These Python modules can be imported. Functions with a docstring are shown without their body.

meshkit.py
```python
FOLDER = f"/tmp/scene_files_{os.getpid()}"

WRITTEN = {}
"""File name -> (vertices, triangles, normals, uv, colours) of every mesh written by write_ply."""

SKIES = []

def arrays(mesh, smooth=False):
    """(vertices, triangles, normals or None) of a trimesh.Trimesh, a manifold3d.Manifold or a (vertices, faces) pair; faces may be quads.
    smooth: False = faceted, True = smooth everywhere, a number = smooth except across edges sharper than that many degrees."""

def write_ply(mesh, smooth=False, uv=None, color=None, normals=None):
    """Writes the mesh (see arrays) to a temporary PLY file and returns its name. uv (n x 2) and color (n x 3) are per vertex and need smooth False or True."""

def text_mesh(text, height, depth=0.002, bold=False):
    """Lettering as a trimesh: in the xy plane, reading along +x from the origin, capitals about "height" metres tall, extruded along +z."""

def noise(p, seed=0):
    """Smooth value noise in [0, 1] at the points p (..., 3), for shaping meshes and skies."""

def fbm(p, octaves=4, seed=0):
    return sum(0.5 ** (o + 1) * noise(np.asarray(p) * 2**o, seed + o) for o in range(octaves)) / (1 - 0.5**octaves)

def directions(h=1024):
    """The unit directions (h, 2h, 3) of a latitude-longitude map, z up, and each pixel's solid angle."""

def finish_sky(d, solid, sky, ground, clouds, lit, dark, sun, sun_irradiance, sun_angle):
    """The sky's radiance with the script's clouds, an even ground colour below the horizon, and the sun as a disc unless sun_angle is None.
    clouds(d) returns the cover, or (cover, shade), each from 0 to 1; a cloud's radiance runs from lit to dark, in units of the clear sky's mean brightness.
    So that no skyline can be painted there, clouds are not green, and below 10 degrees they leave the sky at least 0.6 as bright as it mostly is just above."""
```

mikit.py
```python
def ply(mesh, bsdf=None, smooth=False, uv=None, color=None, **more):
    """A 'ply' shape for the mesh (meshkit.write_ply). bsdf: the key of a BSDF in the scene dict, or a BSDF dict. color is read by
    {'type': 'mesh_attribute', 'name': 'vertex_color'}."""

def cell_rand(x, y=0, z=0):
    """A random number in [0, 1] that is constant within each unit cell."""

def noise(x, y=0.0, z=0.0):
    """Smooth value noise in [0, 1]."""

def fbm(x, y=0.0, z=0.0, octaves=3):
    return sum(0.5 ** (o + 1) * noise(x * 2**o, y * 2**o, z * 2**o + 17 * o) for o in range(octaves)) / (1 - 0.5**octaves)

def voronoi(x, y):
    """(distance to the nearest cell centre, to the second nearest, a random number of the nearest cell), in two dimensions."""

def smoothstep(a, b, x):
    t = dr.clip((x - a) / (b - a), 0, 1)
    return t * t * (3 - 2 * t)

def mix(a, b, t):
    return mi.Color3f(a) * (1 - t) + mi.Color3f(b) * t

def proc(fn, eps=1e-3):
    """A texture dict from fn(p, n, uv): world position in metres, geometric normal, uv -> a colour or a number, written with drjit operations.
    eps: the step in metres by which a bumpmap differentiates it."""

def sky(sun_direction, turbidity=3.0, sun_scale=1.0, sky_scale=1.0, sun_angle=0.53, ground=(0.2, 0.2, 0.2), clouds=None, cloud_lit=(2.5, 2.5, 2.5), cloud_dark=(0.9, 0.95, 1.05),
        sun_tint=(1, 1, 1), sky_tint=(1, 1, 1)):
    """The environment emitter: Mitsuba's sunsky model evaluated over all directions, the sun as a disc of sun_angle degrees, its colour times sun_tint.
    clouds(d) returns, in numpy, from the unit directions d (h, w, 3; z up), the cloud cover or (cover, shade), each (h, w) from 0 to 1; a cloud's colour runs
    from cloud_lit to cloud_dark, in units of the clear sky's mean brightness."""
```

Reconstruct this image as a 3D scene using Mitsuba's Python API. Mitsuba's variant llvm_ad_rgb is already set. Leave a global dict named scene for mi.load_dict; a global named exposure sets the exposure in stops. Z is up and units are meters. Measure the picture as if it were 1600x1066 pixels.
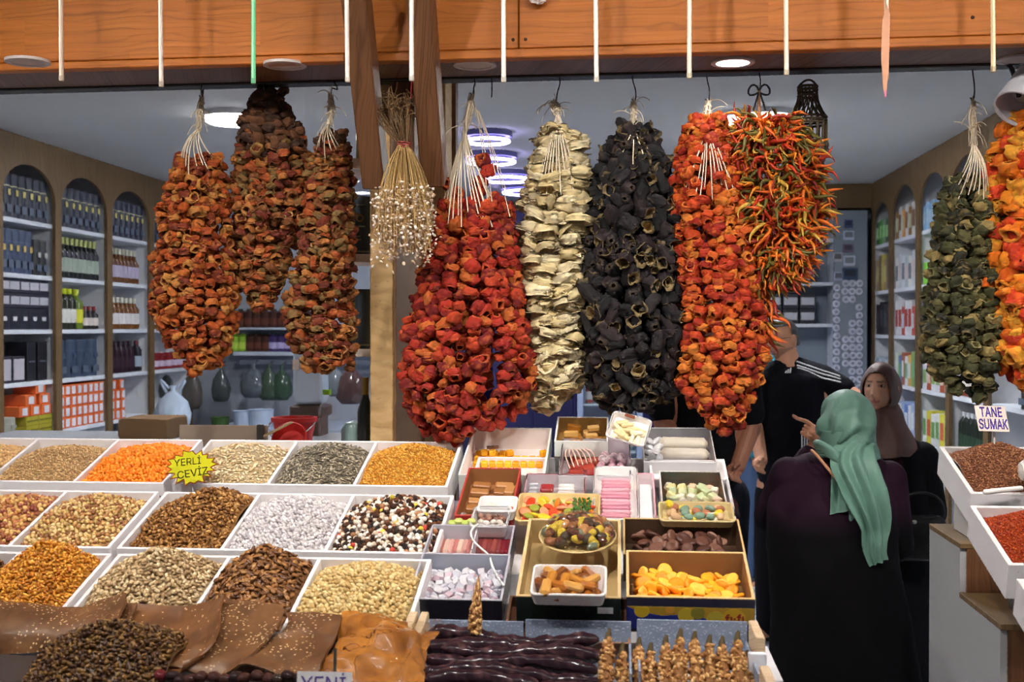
import math, random, numpy as np, trimesh, mitsuba as mi, mikit, meshkit
from manifold3d import Manifold, CrossSection
from shapely.geometry import Polygon, box as sbox
PI = math.pi
T4 = mi.ScalarTransform4f
rng = np.random.default_rng(7)
random.seed(7)
scene, labels = {}, {}

# ---------------------------------------------------------------- camera, light, exposure
exposure = 0.12
EYE = np.array([0.0, 0.0, 1.75])
FPX, YAW, PITCH, ROLL = 1850.0, math.atan(170 / 1850.0), math.atan(21 / 1850.0), 0.0
FWD = np.array([-math.sin(YAW) * math.cos(PITCH), math.cos(YAW) * math.cos(PITCH), -math.sin(PITCH)])
RGT = np.array([math.cos(YAW), math.sin(YAW), 0.0])
UPV = np.cross(RGT, FWD)
scene['camera'] = {'type': 'thinlens', 'fov': math.degrees(2 * math.atan(800 / FPX)), 'fov_axis': 'x', 'near_clip': 0.05, 'far_clip': 60.0,
                   'aperture_radius': 0.0045, 'focus_distance': 4.2,
                   'to_world': T4().look_at(origin=EYE.tolist(), target=(EYE + FWD).tolist(), up=UPV.tolist())}
scene['market_hall_ambient'] = {'type': 'constant', 'radiance': {'type': 'rgb', 'value': [0.10, 0.10, 0.105]}}
LAMP_RADIANCE = 950.0                      # the stall's track lamps
LAMP_TINT = (1.0, 0.94, 0.87)
TRACK_LAMPS = [(-2.7, 2.1, 3.45), (-1.45, 2.0, 3.45), (-0.2, 2.0, 3.45), (1.0, 2.0, 3.45), (2.3, 2.2, 3.45)]
TRACK_AIM = [(-1.9, 3.9, 1.3), (-1.1, 3.8, 1.3), (-0.2, 3.7, 1.3), (0.35, 4.2, 1.6), (1.75, 4.0, 1.5)]
CEILING_RADIANCE = 150.0
RING_RADIANCE = 10.0
DOWNLIGHT_RADIANCE = 25.0


def lin(c):
    c = np.asarray(c, float) / 255.0
    return np.where(c <= 0.04045, c / 12.92, ((c + 0.055) / 1.055) ** 2.4)


def ray(px, py):
    return FWD * FPX + RGT * (px - 800.0) + UPV * (533.0 - py)


def at(px, py, Y):
    """The point in the vertical plane at depth Y that the photograph shows at this pixel."""
    d = ray(px, py)
    return EYE + d * (Y / d[1])


def atz(px, py, z):
    d = ray(px, py)
    return EYE + d * ((z - EYE[2]) / d[2])


def atx(px, py, X):
    d = ray(px, py)
    return EYE + d * (X / d[0])


# ---------------------------------------------------------------- helpers
_taken = {}


def key_for(name, parent=None):
    base = f'{parent}__{name}' if parent else name
    n = _taken.get(base, 0)
    _taken[base] = n + 1
    return base if n == 0 else f'{base}_{n:03d}'


def tag(key, label=None, cat=None, group=None, kind=None):
    d = labels.setdefault(key, {})
    if label: d['label'] = label
    if cat: d['category'] = cat
    if group: d['group'] = group
    if kind: d['kind'] = kind


def thing(name, label, cat, group=None):
    k = key_for(name)
    tag(k, label, cat, group)
    return k


def VF(m):
    if isinstance(m, tuple): return np.asarray(m[0], float), np.asarray(m[1], int)
    if hasattr(m, 'to_mesh'):
        q = m.to_mesh()
        return np.asarray(q.vert_properties[:, :3], float), np.asarray(q.tri_verts, int)
    return np.asarray(m.vertices, float), np.asarray(m.faces, int)


class MB:
    """Collects coloured pieces of ONE mesh."""
    def __init__(s):
        s.v, s.f, s.c, s.n = [], [], [], 0

    def add(s, mesh, col, M=None):
        v, f = VF(mesh)
        if M is not None: v = v @ M[:3, :3].T + M[:3, 3]
        c = np.asarray(col, float)
        s.v.append(v); s.f.append(f + s.n); s.c.append(np.broadcast_to(lin(c), (len(v), 3))); s.n += len(v)
        return s

    def box(s, lo, hi, col, bev=0.0, M=None):
        lo, hi = np.asarray(lo, float), np.asarray(hi, float)
        return s.add(cbox(lo, hi, bev), col, M)

    def get(s):
        return (np.vstack(s.v), np.vstack(s.f)), np.vstack(s.c)


def cbox(lo, hi, bev=0.0):
    lo, hi = np.minimum(lo, hi), np.maximum(lo, hi)
    if bev <= 0:
        m = trimesh.creation.box(bounds=[lo, hi])
        return np.array(m.vertices), np.array(m.faces)
    b = min(bev, 0.45 * float((hi - lo).min()))
    pts = []
    for k in range(3):
        for sx in (0, 1):
            for sy in (0, 1):
                for sz in (0, 1):
                    e = [sx, sy, sz]
                    p = [lo[i] if e[i] == 0 else hi[i] for i in range(3)]
                    for i in range(3):
                        if i != k: p[i] += b if e[i] == 0 else -b
                    pts.append(p)
    h = trimesh.convex.convex_hull(np.array(pts))
    return np.array(h.vertices), np.array(h.faces)


def crease(mesh, deg):
    v, f = VF(mesh)
    m = trimesh.graph.smooth_shade(trimesh.Trimesh(v, f, process=False), angle=math.radians(deg), facet_minarea=None)
    return np.array(m.vertices), np.array(m.faces)


def shape(mesh, col=None, bs='matte', smooth=False):
    """The shape dict of one mesh with its colour in the vertices (col: sRGB 0..255, or linear rows per vertex)."""
    if isinstance(mesh, MB):
        mesh, col = mesh.get()
        rows = True
    else:
        rows = False
    if smooth not in (True, False):
        mesh, smooth = crease(mesh, smooth), True
        if rows: raise ValueError('crease and rows')
    v, f = VF(mesh)
    if col is None:
        return mikit.ply((v, f), bs, smooth=smooth)
    c = col if rows or (np.ndim(col) == 2) else np.broadcast_to(lin(col), (len(v), 3))
    return mikit.ply((v, f), bs, smooth=smooth, color=np.array(c))


def put(name, sh, parent=None, M=None, **lab):
    k = key_for(name, parent)
    if M is None: scene[k] = dict(sh)
    elif 'emitter' in sh: scene[k] = {**sh, 'to_world': T4(np.asarray(M, float))}
    else:                                          # copies of a shape are instances of one group
        gid = 'form_' + sh['filename'].rsplit('/', 1)[1][:-4]
        if gid not in scene: scene[gid] = {'type': 'shapegroup', 'form': sh}
        scene[k] = {'type': 'instance', 'shapegroup': {'type': 'ref', 'id': gid}, 'to_world': T4(np.asarray(M, float))}
    if lab: tag(k, **lab)
    return k


def obj(name, mesh, col=None, bs='matte', parent=None, smooth=False, M=None, **lab):
    return put(name, shape(mesh, col, bs, smooth), parent, M, **lab)


def mat(t=(0, 0, 0), rz=0.0, rx=0.0, ry=0.0, s=1.0):
    cz, sz, cx, sx, cy, sy = math.cos(rz), math.sin(rz), math.cos(rx), math.sin(rx), math.cos(ry), math.sin(ry)
    R = np.array([[cz, -sz, 0], [sz, cz, 0], [0, 0, 1]]) @ np.array([[cy, 0, sy], [0, 1, 0], [-sy, 0, cy]]) @ np.array([[1, 0, 0], [0, cx, -sx], [0, sx, cx]])
    M = np.eye(4)
    M[:3, :3] = R @ np.diag(np.broadcast_to(s, 3))
    M[:3, 3] = t
    return M


def frame(o, x, z):
    """Matrix whose local x runs along x and local z as near z as it can."""
    x = np.asarray(x, float) / np.linalg.norm(x)
    z = np.asarray(z, float) - x * np.dot(z, x)
    z /= np.linalg.norm(z)
    M = np.eye(4)
    M[:3, 0], M[:3, 1], M[:3, 2], M[:3, 3] = x, np.cross(z, x), z, o
    return M


def lathe(prof, n=16, closed=False):
    """Revolves (r, z) pairs; r = 0 ends close the form."""
    prof = np.asarray(prof, float)
    a = np.arange(n) * 2 * PI / n
    v = np.stack([prof[:, 0, None] * np.cos(a), prof[:, 0, None] * np.sin(a), np.broadcast_to(prof[:, 1, None], (len(prof), n))], -1).reshape(-1, 3)
    f = []
    for i in range(len(prof) - 1):
        for j in range(n):
            a0, a1, b0, b1 = i * n + j, i * n + (j + 1) % n, (i + 1) * n + j, (i + 1) * n + (j + 1) % n
            if prof[i, 0] > 0: f.append((a0, a1, b1))
            if prof[i + 1, 0] > 0: f.append((a0, b1, b0))
    return v, np.array(f)


def grid_faces(nu, nv, wrap_u=False):
    f = []
    for i in range(nv - 1):
        for j in range(nu if wrap_u else nu - 1):
            a, b = i * nu + j, i * nu + (j + 1) % nu
            f += [(a, b, b + nu), (a, b + nu, a + nu)]
    return np.array(f)


def tube(pts, r, n=6, cap=True):
    pts = np.asarray(pts, float)
    r = np.broadcast_to(r, (len(pts),))
    t = np.gradient(pts, axis=0)
    t /= np.linalg.norm(t, axis=1, keepdims=True) + 1e-12
    ref = np.array([0, 0, 1.0]) if abs(t[0, 2]) < 0.8 else np.array([1.0, 0, 0])
    u = np.cross(t[0], ref); u /= np.linalg.norm(u)
    V = []
    a = np.arange(n) * 2 * PI / n
    for i in range(len(pts)):
        u = u - t[i] * np.dot(u, t[i]); u /= np.linalg.norm(u) + 1e-12
        w = np.cross(t[i], u)
        V.append(pts[i] + r[i] * (np.cos(a)[:, None] * u + np.sin(a)[:, None] * w))
    V = np.vstack(V)
    f = grid_faces(n, len(pts), True)
    if cap:
        V = np.vstack([V, pts[:1], pts[-1:]])
        e, b = len(V), (len(pts) - 1) * n
        f = np.vstack([f, [(e - 2, (j + 1) % n, j) for j in range(n)], [(e - 1, b + j, b + (j + 1) % n) for j in range(n)]])
    return V, f


def curve(keys, n=12):
    """A smooth line through the key points."""
    k = np.asarray(keys, float)
    if len(k) < 3: return np.linspace(k[0], k[-1], n)
    from scipy.interpolate import CubicSpline
    s = np.concatenate([[0], np.cumsum(np.linalg.norm(np.diff(k, axis=0), axis=1) + 1e-9)])
    return CubicSpline(s, k)(np.linspace(0, s[-1], n))


def extrude(poly, h):
    m = trimesh.creation.extrude_polygon(poly, h, engine='earcut')
    return np.array(m.vertices), np.array(m.faces)


def letters(text, height, depth=0.002, bold=False):
    m = meshkit.text_mesh(text, height, depth, bold)
    v = np.array(m.vertices)
    v[:, 0] -= (v[:, 0].min() + v[:, 0].max()) / 2
    return v, np.array(m.faces)


_ico = trimesh.creation.icosahedron()
ICO = (np.array(_ico.vertices), np.array(_ico.faces))
_i1 = trimesh.creation.icosphere(subdivisions=1)
ICO1 = (np.array(_i1.vertices), np.array(_i1.faces))
_i2 = trimesh.creation.icosphere(subdivisions=2)
ICO2 = (np.array(_i2.vertices), np.array(_i2.faces))


def rand_rot(n, g):
    q = g.normal(size=(n, 4)); q /= np.linalg.norm(q, axis=1, keepdims=True)
    w, x, y, z = q.T
    return np.stack([np.stack([1 - 2 * (y * y + z * z), 2 * (x * y - z * w), 2 * (x * z + y * w)], -1),
                     np.stack([2 * (x * y + z * w), 1 - 2 * (x * x + z * z), 2 * (y * z - x * w)], -1),
                     np.stack([2 * (x * z - y * w), 2 * (y * z + x * w), 1 - 2 * (x * x + y * y)], -1)], 1)


def scatter(template, pos, R, S, cols):
    """Many copies of a template as one mesh; cols linear rows per copy, or per copy and vertex."""
    v, f = template
    n = len(pos)
    V = np.einsum('nij,nkj->nki', R, v[None] * S[:, None, :]) + pos[:, None]
    F = f[None] + (np.arange(n) * len(v))[:, None, None]
    C = np.repeat(cols, len(v), 0) if cols.ndim == 2 else cols.reshape(-1, 3)
    return (V.reshape(-1, 3), F.reshape(-1, 3)), C


def vc(rough, spec=0.5, **kw):
    return {'type': 'twosided', 'bsdf': {'type': 'principled', 'base_color': {'type': 'mesh_attribute', 'name': 'vertex_color'}, 'roughness': rough, 'specular': spec, **kw}}


scene['matte'] = vc(0.85, 0.25)
scene['satin'] = vc(0.45, 0.4)
scene['gloss'] = vc(0.16, 0.5)
scene['metal'] = vc(0.3, 0.5, metallic=1.0)
scene['film'] = {'type': 'thindielectric', 'int_ior': 1.33}
scene['glass'] = {'type': 'thindielectric', 'int_ior': 1.5}


# ---------------------------------------------------------------- the shop's shell
XL, XR, YB, ZC = -3.85, 2.15, 10.5, 2.99
XLW, XRW, YBW = XL - 0.32, XR + 0.32, 10.82          # walls behind the shelf fronts
YREC = 12.3                                          # the middle aisle runs deeper
def struct(name, mesh, col=None, bs='matte', **k):
    return obj(name, mesh, col, bs, kind='structure', **k)


scene['ceiling_paint'] = {'type': 'diffuse', 'reflectance': {'type': 'rgb', 'value': lin((210, 210, 210)).tolist()}}
struct('ceiling', cbox((XLW, 4.62, ZC), (XRW, YREC + 0.1, ZC + 0.08)), None, 'ceiling_paint', label='smooth pale grey shop ceiling')
struct('wall_left', cbox((XLW - 0.1, 4.5, 0), (XLW, YBW, ZC)), (150, 152, 156), label='left side wall behind the shelves')
struct('wall_right', cbox((XRW, 3.6, 0), (XRW + 0.1, YBW, ZC)), (150, 160, 172), label='right side wall behind the shelves')
XA, XB = -1.55, 0.95
struct('wall_back', cbox((XLW, YBW, 0), (XA, YBW + 0.1, ZC)), (160, 166, 176), label='back wall behind the hanging bags')
struct('wall_back', cbox((XB, YBW, 0), (XRW, YBW + 0.1, ZC)), (128, 138, 150), label='back wall behind the boxed goods')
struct('wall_back', cbox((XA, YREC, 0), (XB, YREC + 0.1, ZC)), (62, 60, 118), label='violet blue wall at the deep end of the middle aisle')
for x in (XA, XB):
    struct('wall_inner', cbox((x - 0.04, YBW + 0.1, 0), (x + 0.04, YREC, ZC)), (90, 92, 130), label='return wall of the deep middle aisle')
fl = struct('floor', cbox((-6, 0.2, -0.1), (6, YREC, -0.012)), (120, 130, 142), label='pale blue grey tiled shop floor')
tile = shape(cbox((0.003, 0.003, -0.012), (0.597, 0.597, 0.0), 0.002), (184, 190, 198), 'satin')
for i in range(-3, 6):
    for j in range(4, 18):
        put('tile', tile, fl, mat((i * 0.6 + 0.1, j * 0.6 + 0.2, 0)))

ordn = ['first', 'second', 'third', 'fourth', 'fifth', 'sixth', 'seventh', 'eighth', 'ninth', 'tenth', 'eleventh', 'twelfth', 'thirteenth', 'fourteenth', 'fifteenth', 'sixteenth', 'seventeenth', 'eighteenth', 'nineteenth', 'twentieth']
# ceiling lamps
def ring(r0, r1, z0, z1, n=48):
    return lathe([(r0, z0), (r1, z0), (r1, z1), (r0, z1), (r0, z0)], n)


def disc_down(r, z, n=32):
    v, f = lathe([(0.0, z), (r, z)], n)
    return v, f[:, ::-1]


def emit(name, mesh, rgb, parent, M=None):
    d = mikit.ply(mesh, {'type': 'diffuse', 'reflectance': {'type': 'rgb', 'value': 0.6}}, emitter={'type': 'area', 'radiance': {'type': 'rgb', 'value': [float(x) for x in rgb]}})
    return put(name, d, parent, M)


def face_down(mesh):
    v, f = mesh
    n = np.cross(v[f[:, 1]] - v[f[:, 0]], v[f[:, 2]] - v[f[:, 0]])[:, 2].sum()
    return (v, f if n < 0 else f[:, ::-1])


for (px, py, r, lab) in ((365, 177, 0.16, 'bright round ceiling lamp beside the leftmost pepper garland'),
                         (1186, 177, 0.19, 'bright round ceiling lamp above the chili bunch'),
                         (1136, 216, 0.12, 'small bright ceiling lamp half behind the chili bunch'),
                         (484, 252, 0.12, 'small ceiling lamp glowing between two dark pepper garlands')):
    p = atz(px, py, ZC)
    k = thing('ceiling_lamp', lab, 'ceiling lamp')
    obj('rim', ring(r, r + 0.02, -0.03, 0.0), (225, 228, 232), 'satin', k, 30, mat((p[0], p[1], ZC)))
    emit('diffuser', lathe([(r, -0.022), (r, -0.05), (r * 0.9, -0.06), (0.0, -0.066)], 32)[0:1] + (lathe([(r, -0.022), (r, -0.05), (r * 0.9, -0.06), (0.0, -0.066)], 32)[1][:, ::-1],), np.array([0.98, 0.99, 1.0]) * CEILING_RADIANCE, k, mat((p[0], p[1], ZC)))
for i, (px, py, r, lab) in enumerate(((762, 221, 0.135, 'violet neon ring lamp, highest of the row on the ceiling'), (767, 253, 0.17, 'violet neon ring lamp, second of the row, partly behind red pepper strings'),
                                      (791, 281, 0.19, 'violet neon ring lamp, third of the row, clear of the garlands'), (822, 301, 0.2, 'violet neon ring lamp, last of the row beside the cream garland'))):
    p = atz(px, py, ZC - 0.06)
    k = thing('ring_lamp', lab, 'ring lamp')
    a = np.linspace(0, 2 * PI, 41)
    v, f = tube(np.stack([r * np.cos(a), r * np.sin(a), 0 * a], 1), 0.011, 8, False)
    emit('neon_tube', (v, f), np.array([0.62, 0.52, 1.25]) * RING_RADIANCE, k, mat((p[0], p[1], ZC - 0.06)))
    obj('mount', ring(r - 0.02, r + 0.02, -0.035, 0.0), (90, 90, 140), 'satin', k, 30, mat((p[0], p[1], ZC)))
for (px, py, lab) in ((546, 281, 'small recessed spot left of the stone pillar, nearer the shelf'), (566, 300, 'small recessed spot left of the stone pillar, above the dark canister')):
    p = atz(px, py, ZC)
    k = thing('recessed_spot', lab, 'spotlight')
    obj('rim', ring(0.08, 0.1, -0.012, 0.0), (225, 228, 232), 'satin', k, 30, mat((p[0], p[1], ZC)))
    emit('lens', face_down(lathe([(0.0, -0.008), (0.08, -0.008)], 20)), np.array([0.95, 0.97, 1.05]) * 9, k, mat((p[0], p[1], ZC)))

# track lamps over the aisle, the heads of the kind that shows at the top right
def lamp_mesh():
    body = lathe([(0.0, 0.19), (0.05, 0.185), (0.075, 0.15), (0.085, 0.06), (0.09, 0.0), (0.084, 0.0), (0.08, 0.06), (0.072, 0.09), (0.0, 0.09)], 28)
    return body


lamp_body = shape(lamp_mesh(), (176, 176, 182), 'satin', 30)
lamp_yoke = shape(tube(curve([(0, 0.0, 0.19), (0, 0, 0.26), (0, 0, 0.34)], 6), 0.012, 8), (30, 30, 32), 'satin', True)
def lamp(o, aim, label, lit, yoke=True):
    k = thing('track_lamp', label, 'spotlight', None)
    o, aim = np.array(o, float), np.array(aim, float)
    z = (o - aim) / np.linalg.norm(o - aim)
    M = frame(o, np.cross((0, 1, 0.01), z), z)
    put('housing', lamp_body, k, M)
    put('stem', lamp_yoke, k, M)
    if lit:
        emit('lens', face_down(lathe([(0.0, 0.085), (0.07, 0.085)], 24)), np.array(LAMP_TINT) * LAMP_RADIANCE, k, M)
    else:
        obj('lens', lathe([(0.0, 0.088), (0.07, 0.088)], 24), (180, 175, 170), 'gloss', k, False, M)
    return k


for i, (o, a) in enumerate(zip(TRACK_LAMPS, TRACK_AIM)):
    lamp(o, a, f'lit spot lamp over the aisle, {ordn[i]} from the left', True)
struct('ceiling_track', cbox((-3.6, 1.75, 3.78), (3.6, 1.85, 3.82)), (40, 40, 42), label='dark lamp track over the market aisle')

# ---------------------------------------------------------------- wooden fascia, soffit, rail
WB = np.array([[1, -0.035, 0], [0.035, 1, 0], [0, 0, 1.0]])
def wood_fn(scale, base, dark, light, axis=0, block=0.9, rows=0.14):
    base, dark, light = lin(base).tolist(), lin(dark).tolist(), lin(light).tolist()
    def fn(p, n, uv):
        x, z = (p.x, p.z) if axis == 0 else (p.z, p.x)
        z = z + p.y * 0.31
        import drjit as dr
        row = dr.floor(z / rows)
        bx = dr.floor(x / block + mikit.cell_rand(row, 3) * 7)
        tone = mikit.cell_rand(bx, row, 5)
        wob = mikit.fbm(x * 3.0, z * 14 + tone * 31, bx, 3)
        g = mikit.noise(x * 1.5 + tone * 9, (z + 0.03 * wob) * 95 * scale, tone * 50)
        g2 = mikit.noise(x * 6, z * 330 * scale, tone * 20)
        line = dr.abs(dr.sin((z * 150 + wob * 13 + tone * 6) * scale))
        t = 0.45 * g + 0.3 * g2 + 0.25 * mikit.smoothstep(0.0, 0.7, line)
        c = mikit.mix(dark, base, mikit.smoothstep(0.1, 0.6, t))
        c = mikit.mix(c, light, mikit.smoothstep(0.55, 1.0, t) * 0.6)
        return c * (0.84 + 0.3 * tone)
    return fn


scene['fascia_wood'] = {'type': 'principled', 'base_color': mikit.proc(wood_fn(1.0, (160, 90, 30), (134, 70, 22), (178, 106, 40))), 'roughness': 0.5, 'specular': 0.2}
scene['dark_wood'] = {'type': 'principled', 'base_color': mikit.proc(wood_fn(1.4, (92, 60, 38), (62, 38, 24), (112, 76, 50), 1, 3.0, 0.5)), 'roughness': 0.45, 'specular': 0.4}
scene['shelf_wood'] = {'type': 'principled', 'base_color': mikit.proc(wood_fn(1.3, (96, 76, 50), (82, 64, 40), (108, 86, 58), 1, 2.4, 0.7)), 'roughness': 0.5, 'specular': 0.3}
YF = 4.15
zb = at(800, 88, YF)[2]
def tilt(x):                                   # the beam is not quite level with the camera: follow its run from left to right
    return (x + 0.35) * 0.0
beam = key_for('beam'); tag(beam, 'broad orange brown wooden fascia beam over the stall front', kind='structure')
XS = at(810, 40, YF)[0]
BR = mat((0, 0, 0), rz=-0.028)
def beam_M():
    return mat((0, YF, 0), rz=-0.028)
BM_ = beam_M()
obj('board', cbox((-3.4, -0.001, zb + 0.03), (XS - 0.002, 0.05, zb + 0.75), 0.003), None, 'fascia_wood', beam, M=BM_)
obj('board', cbox((XS + 0.002, -0.001, zb + 0.03), (3.4, 0.05, zb + 0.75), 0.003), None, 'fascia_wood', beam, M=BM_)
xt = at(535, 85, YF)[0]
obj('trim_strip', cbox((-3.4, -0.004, zb), (xt, 0.05, zb + 0.027), 0.003), None, 'fascia_wood', beam, M=BM_)
obj('trim_strip', cbox((xt + 0.003, -0.006, zb - 0.004), (3.4, 0.05, zb + 0.027), 0.003), None, 'fascia_wood', beam, M=BM_)
obj('soffit_panel', cbox((-3.4, 0.045, zb + 0.004), (3.4, 0.42, zb + 0.03)), None, 'dark_wood', beam, M=BM_)
for x, z in ((XS - 0.02, 0.30), (XS + 0.025, 0.30), (XS - 0.02, 0.06), (XS + 0.025, 0.06), (at(1515, 66, YF)[0], 0.09)):
    obj('screw', lathe([(0.0, 0.004), (0.006, 0.002), (0.006, 0.0)], 10), (60, 36, 20), 'satin', beam, True, BM_ @ mat((x, -0.001, zb + z), rx=PI / 2))
YR = 4.50
zr = at(800, 123, YR)[2]
obj('hanging_rail', cbox((-3.4, -0.03, zr), (3.4, 0.05, zb + 0.02), 0.004), (26, 24, 24), 'satin', M=mat((0, YR, 0), rz=-0.028), label='long black metal rail under the wooden beam from which the garlands hang', cat='rail')
for (px, py, on, lab) in ((43, 97, False, 'unlit round downlight at the far left of the soffit'), (445, 102, False, 'unlit round downlight left of the wooden braces'),
                     (742, 102, False, 'unlit round downlight right of the wooden braces'), (1145, 98, True, 'lit round downlight in the soffit'), (1592, 94, False, 'unlit round downlight at the right edge of the soffit')):
    p = atz(px, py, zb)
    k = thing('downlight', lab, 'downlight')
    M = mat((p[0], p[1], zb + 0.003))
    obj('rim', ring(0.06, 0.078, -0.006, 0.004), (200, 190, 185), 'satin', k, 30, M)
    if on: emit('lens', face_down(lathe([(0.0, -0.003), (0.06, -0.003)], 28)), np.array([1.0, 0.95, 0.88]) * DOWNLIGHT_RADIANCE, k, M)
    else: obj('lens', face_down(lathe([(0.0, -0.003), (0.06, -0.003)], 28)), (196, 184, 178), 'matte', k, False, M)

# ---------------------------------------------------------------- stone pillar, wooden braces
def trav():
    a, b, c = lin((205, 172, 122)).tolist(), lin((184, 148, 98)).tolist(), lin((150, 116, 74)).tolist()
    def fn(p, n, uv):
        w = mikit.fbm(p.x * 6, p.y * 6, p.z * 3, 3)
        t = mikit.fbm(p.x * 8, p.y * 8, p.z * 30 + w * 5, 4)
        pit = mikit.smoothstep(0.68, 0.85, mikit.fbm(p.x * 60, p.y * 60, p.z * 90, 2))
        return mikit.mix(mikit.mix(a, b, mikit.smoothstep(0.3, 0.7, t)), c, pit * 0.6)
    return fn


scene['travertine'] = {'type': 'principled', 'base_color': mikit.proc(trav()), 'roughness': 0.6, 'specular': 0.25}
xa, xb = at(578, 500, 4.62)[0], at(614, 500, 4.62)[0]
xd = at(652, 500, 4.95)[0]
struct('pillar', cbox((xa, 4.62, 0), (xb, 5.3, ZC), 0.004), None, 'travertine', label='beige travertine pillar between the shop openings')
scene['shaded_travertine'] = {'type': 'principled', 'base_color': {'type': 'rgb', 'value': lin((120, 88, 58)).tolist()}, 'roughness': 0.6, 'specular': 0.25}  # darker stand-in for travertine: shade of the pillar's side painted into its colour
struct('pillar', cbox((xb, 4.626, 0), (xb + 0.012, 5.3, ZC), 0.002), None, 'shaded_travertine', label='right side of the travertine pillar, its shade put into the brown colour')
x2 = at(696, 250, 5.3)[0]
struct('pillar', cbox((xa + 0.02, 5.3, 0), (x2, 5.5, ZC), 0.004), None, 'travertine', label='stone wall end behind the travertine pillar')
xq = at(712, 250, 5.6)[0]
struct('trim_1', cbox((xq - 0.012, 5.52, 0), (xq + 0.012, 5.6, ZC), 0.003), None, 'dark_wood', label='thin brown post beside the pillar')
obj('post', cbox((at(612, 200, 4.56)[0], 4.52, at(640, 286, 4.55)[2]), (at(650, 200, 4.56)[0], 4.61, zb), 0.004), None, 'dark_wood', label='short dark wooden post at the pillar top between the braces', cat='post')
for (p0, p1, lab) in (((553, -40), (588, 287), 'left slanting dark wooden brace in front of the pillar'), ((655, -40), (680, 283), 'right slanting dark wooden brace in front of the pillar')):
    a_, b_ = at(*p0, 3.93), at(*p1, 4.34)
    d = b_ - a_
    M = frame(a_, d, (0, -1, 0.5))
    L = np.linalg.norm(d)
    obj('wooden_brace', cbox((-0.2, -0.042, -0.055), (L, 0.042, 0.055), 0.006), None, 'dark_wood', M=M, label=lab, cat='brace')

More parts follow.
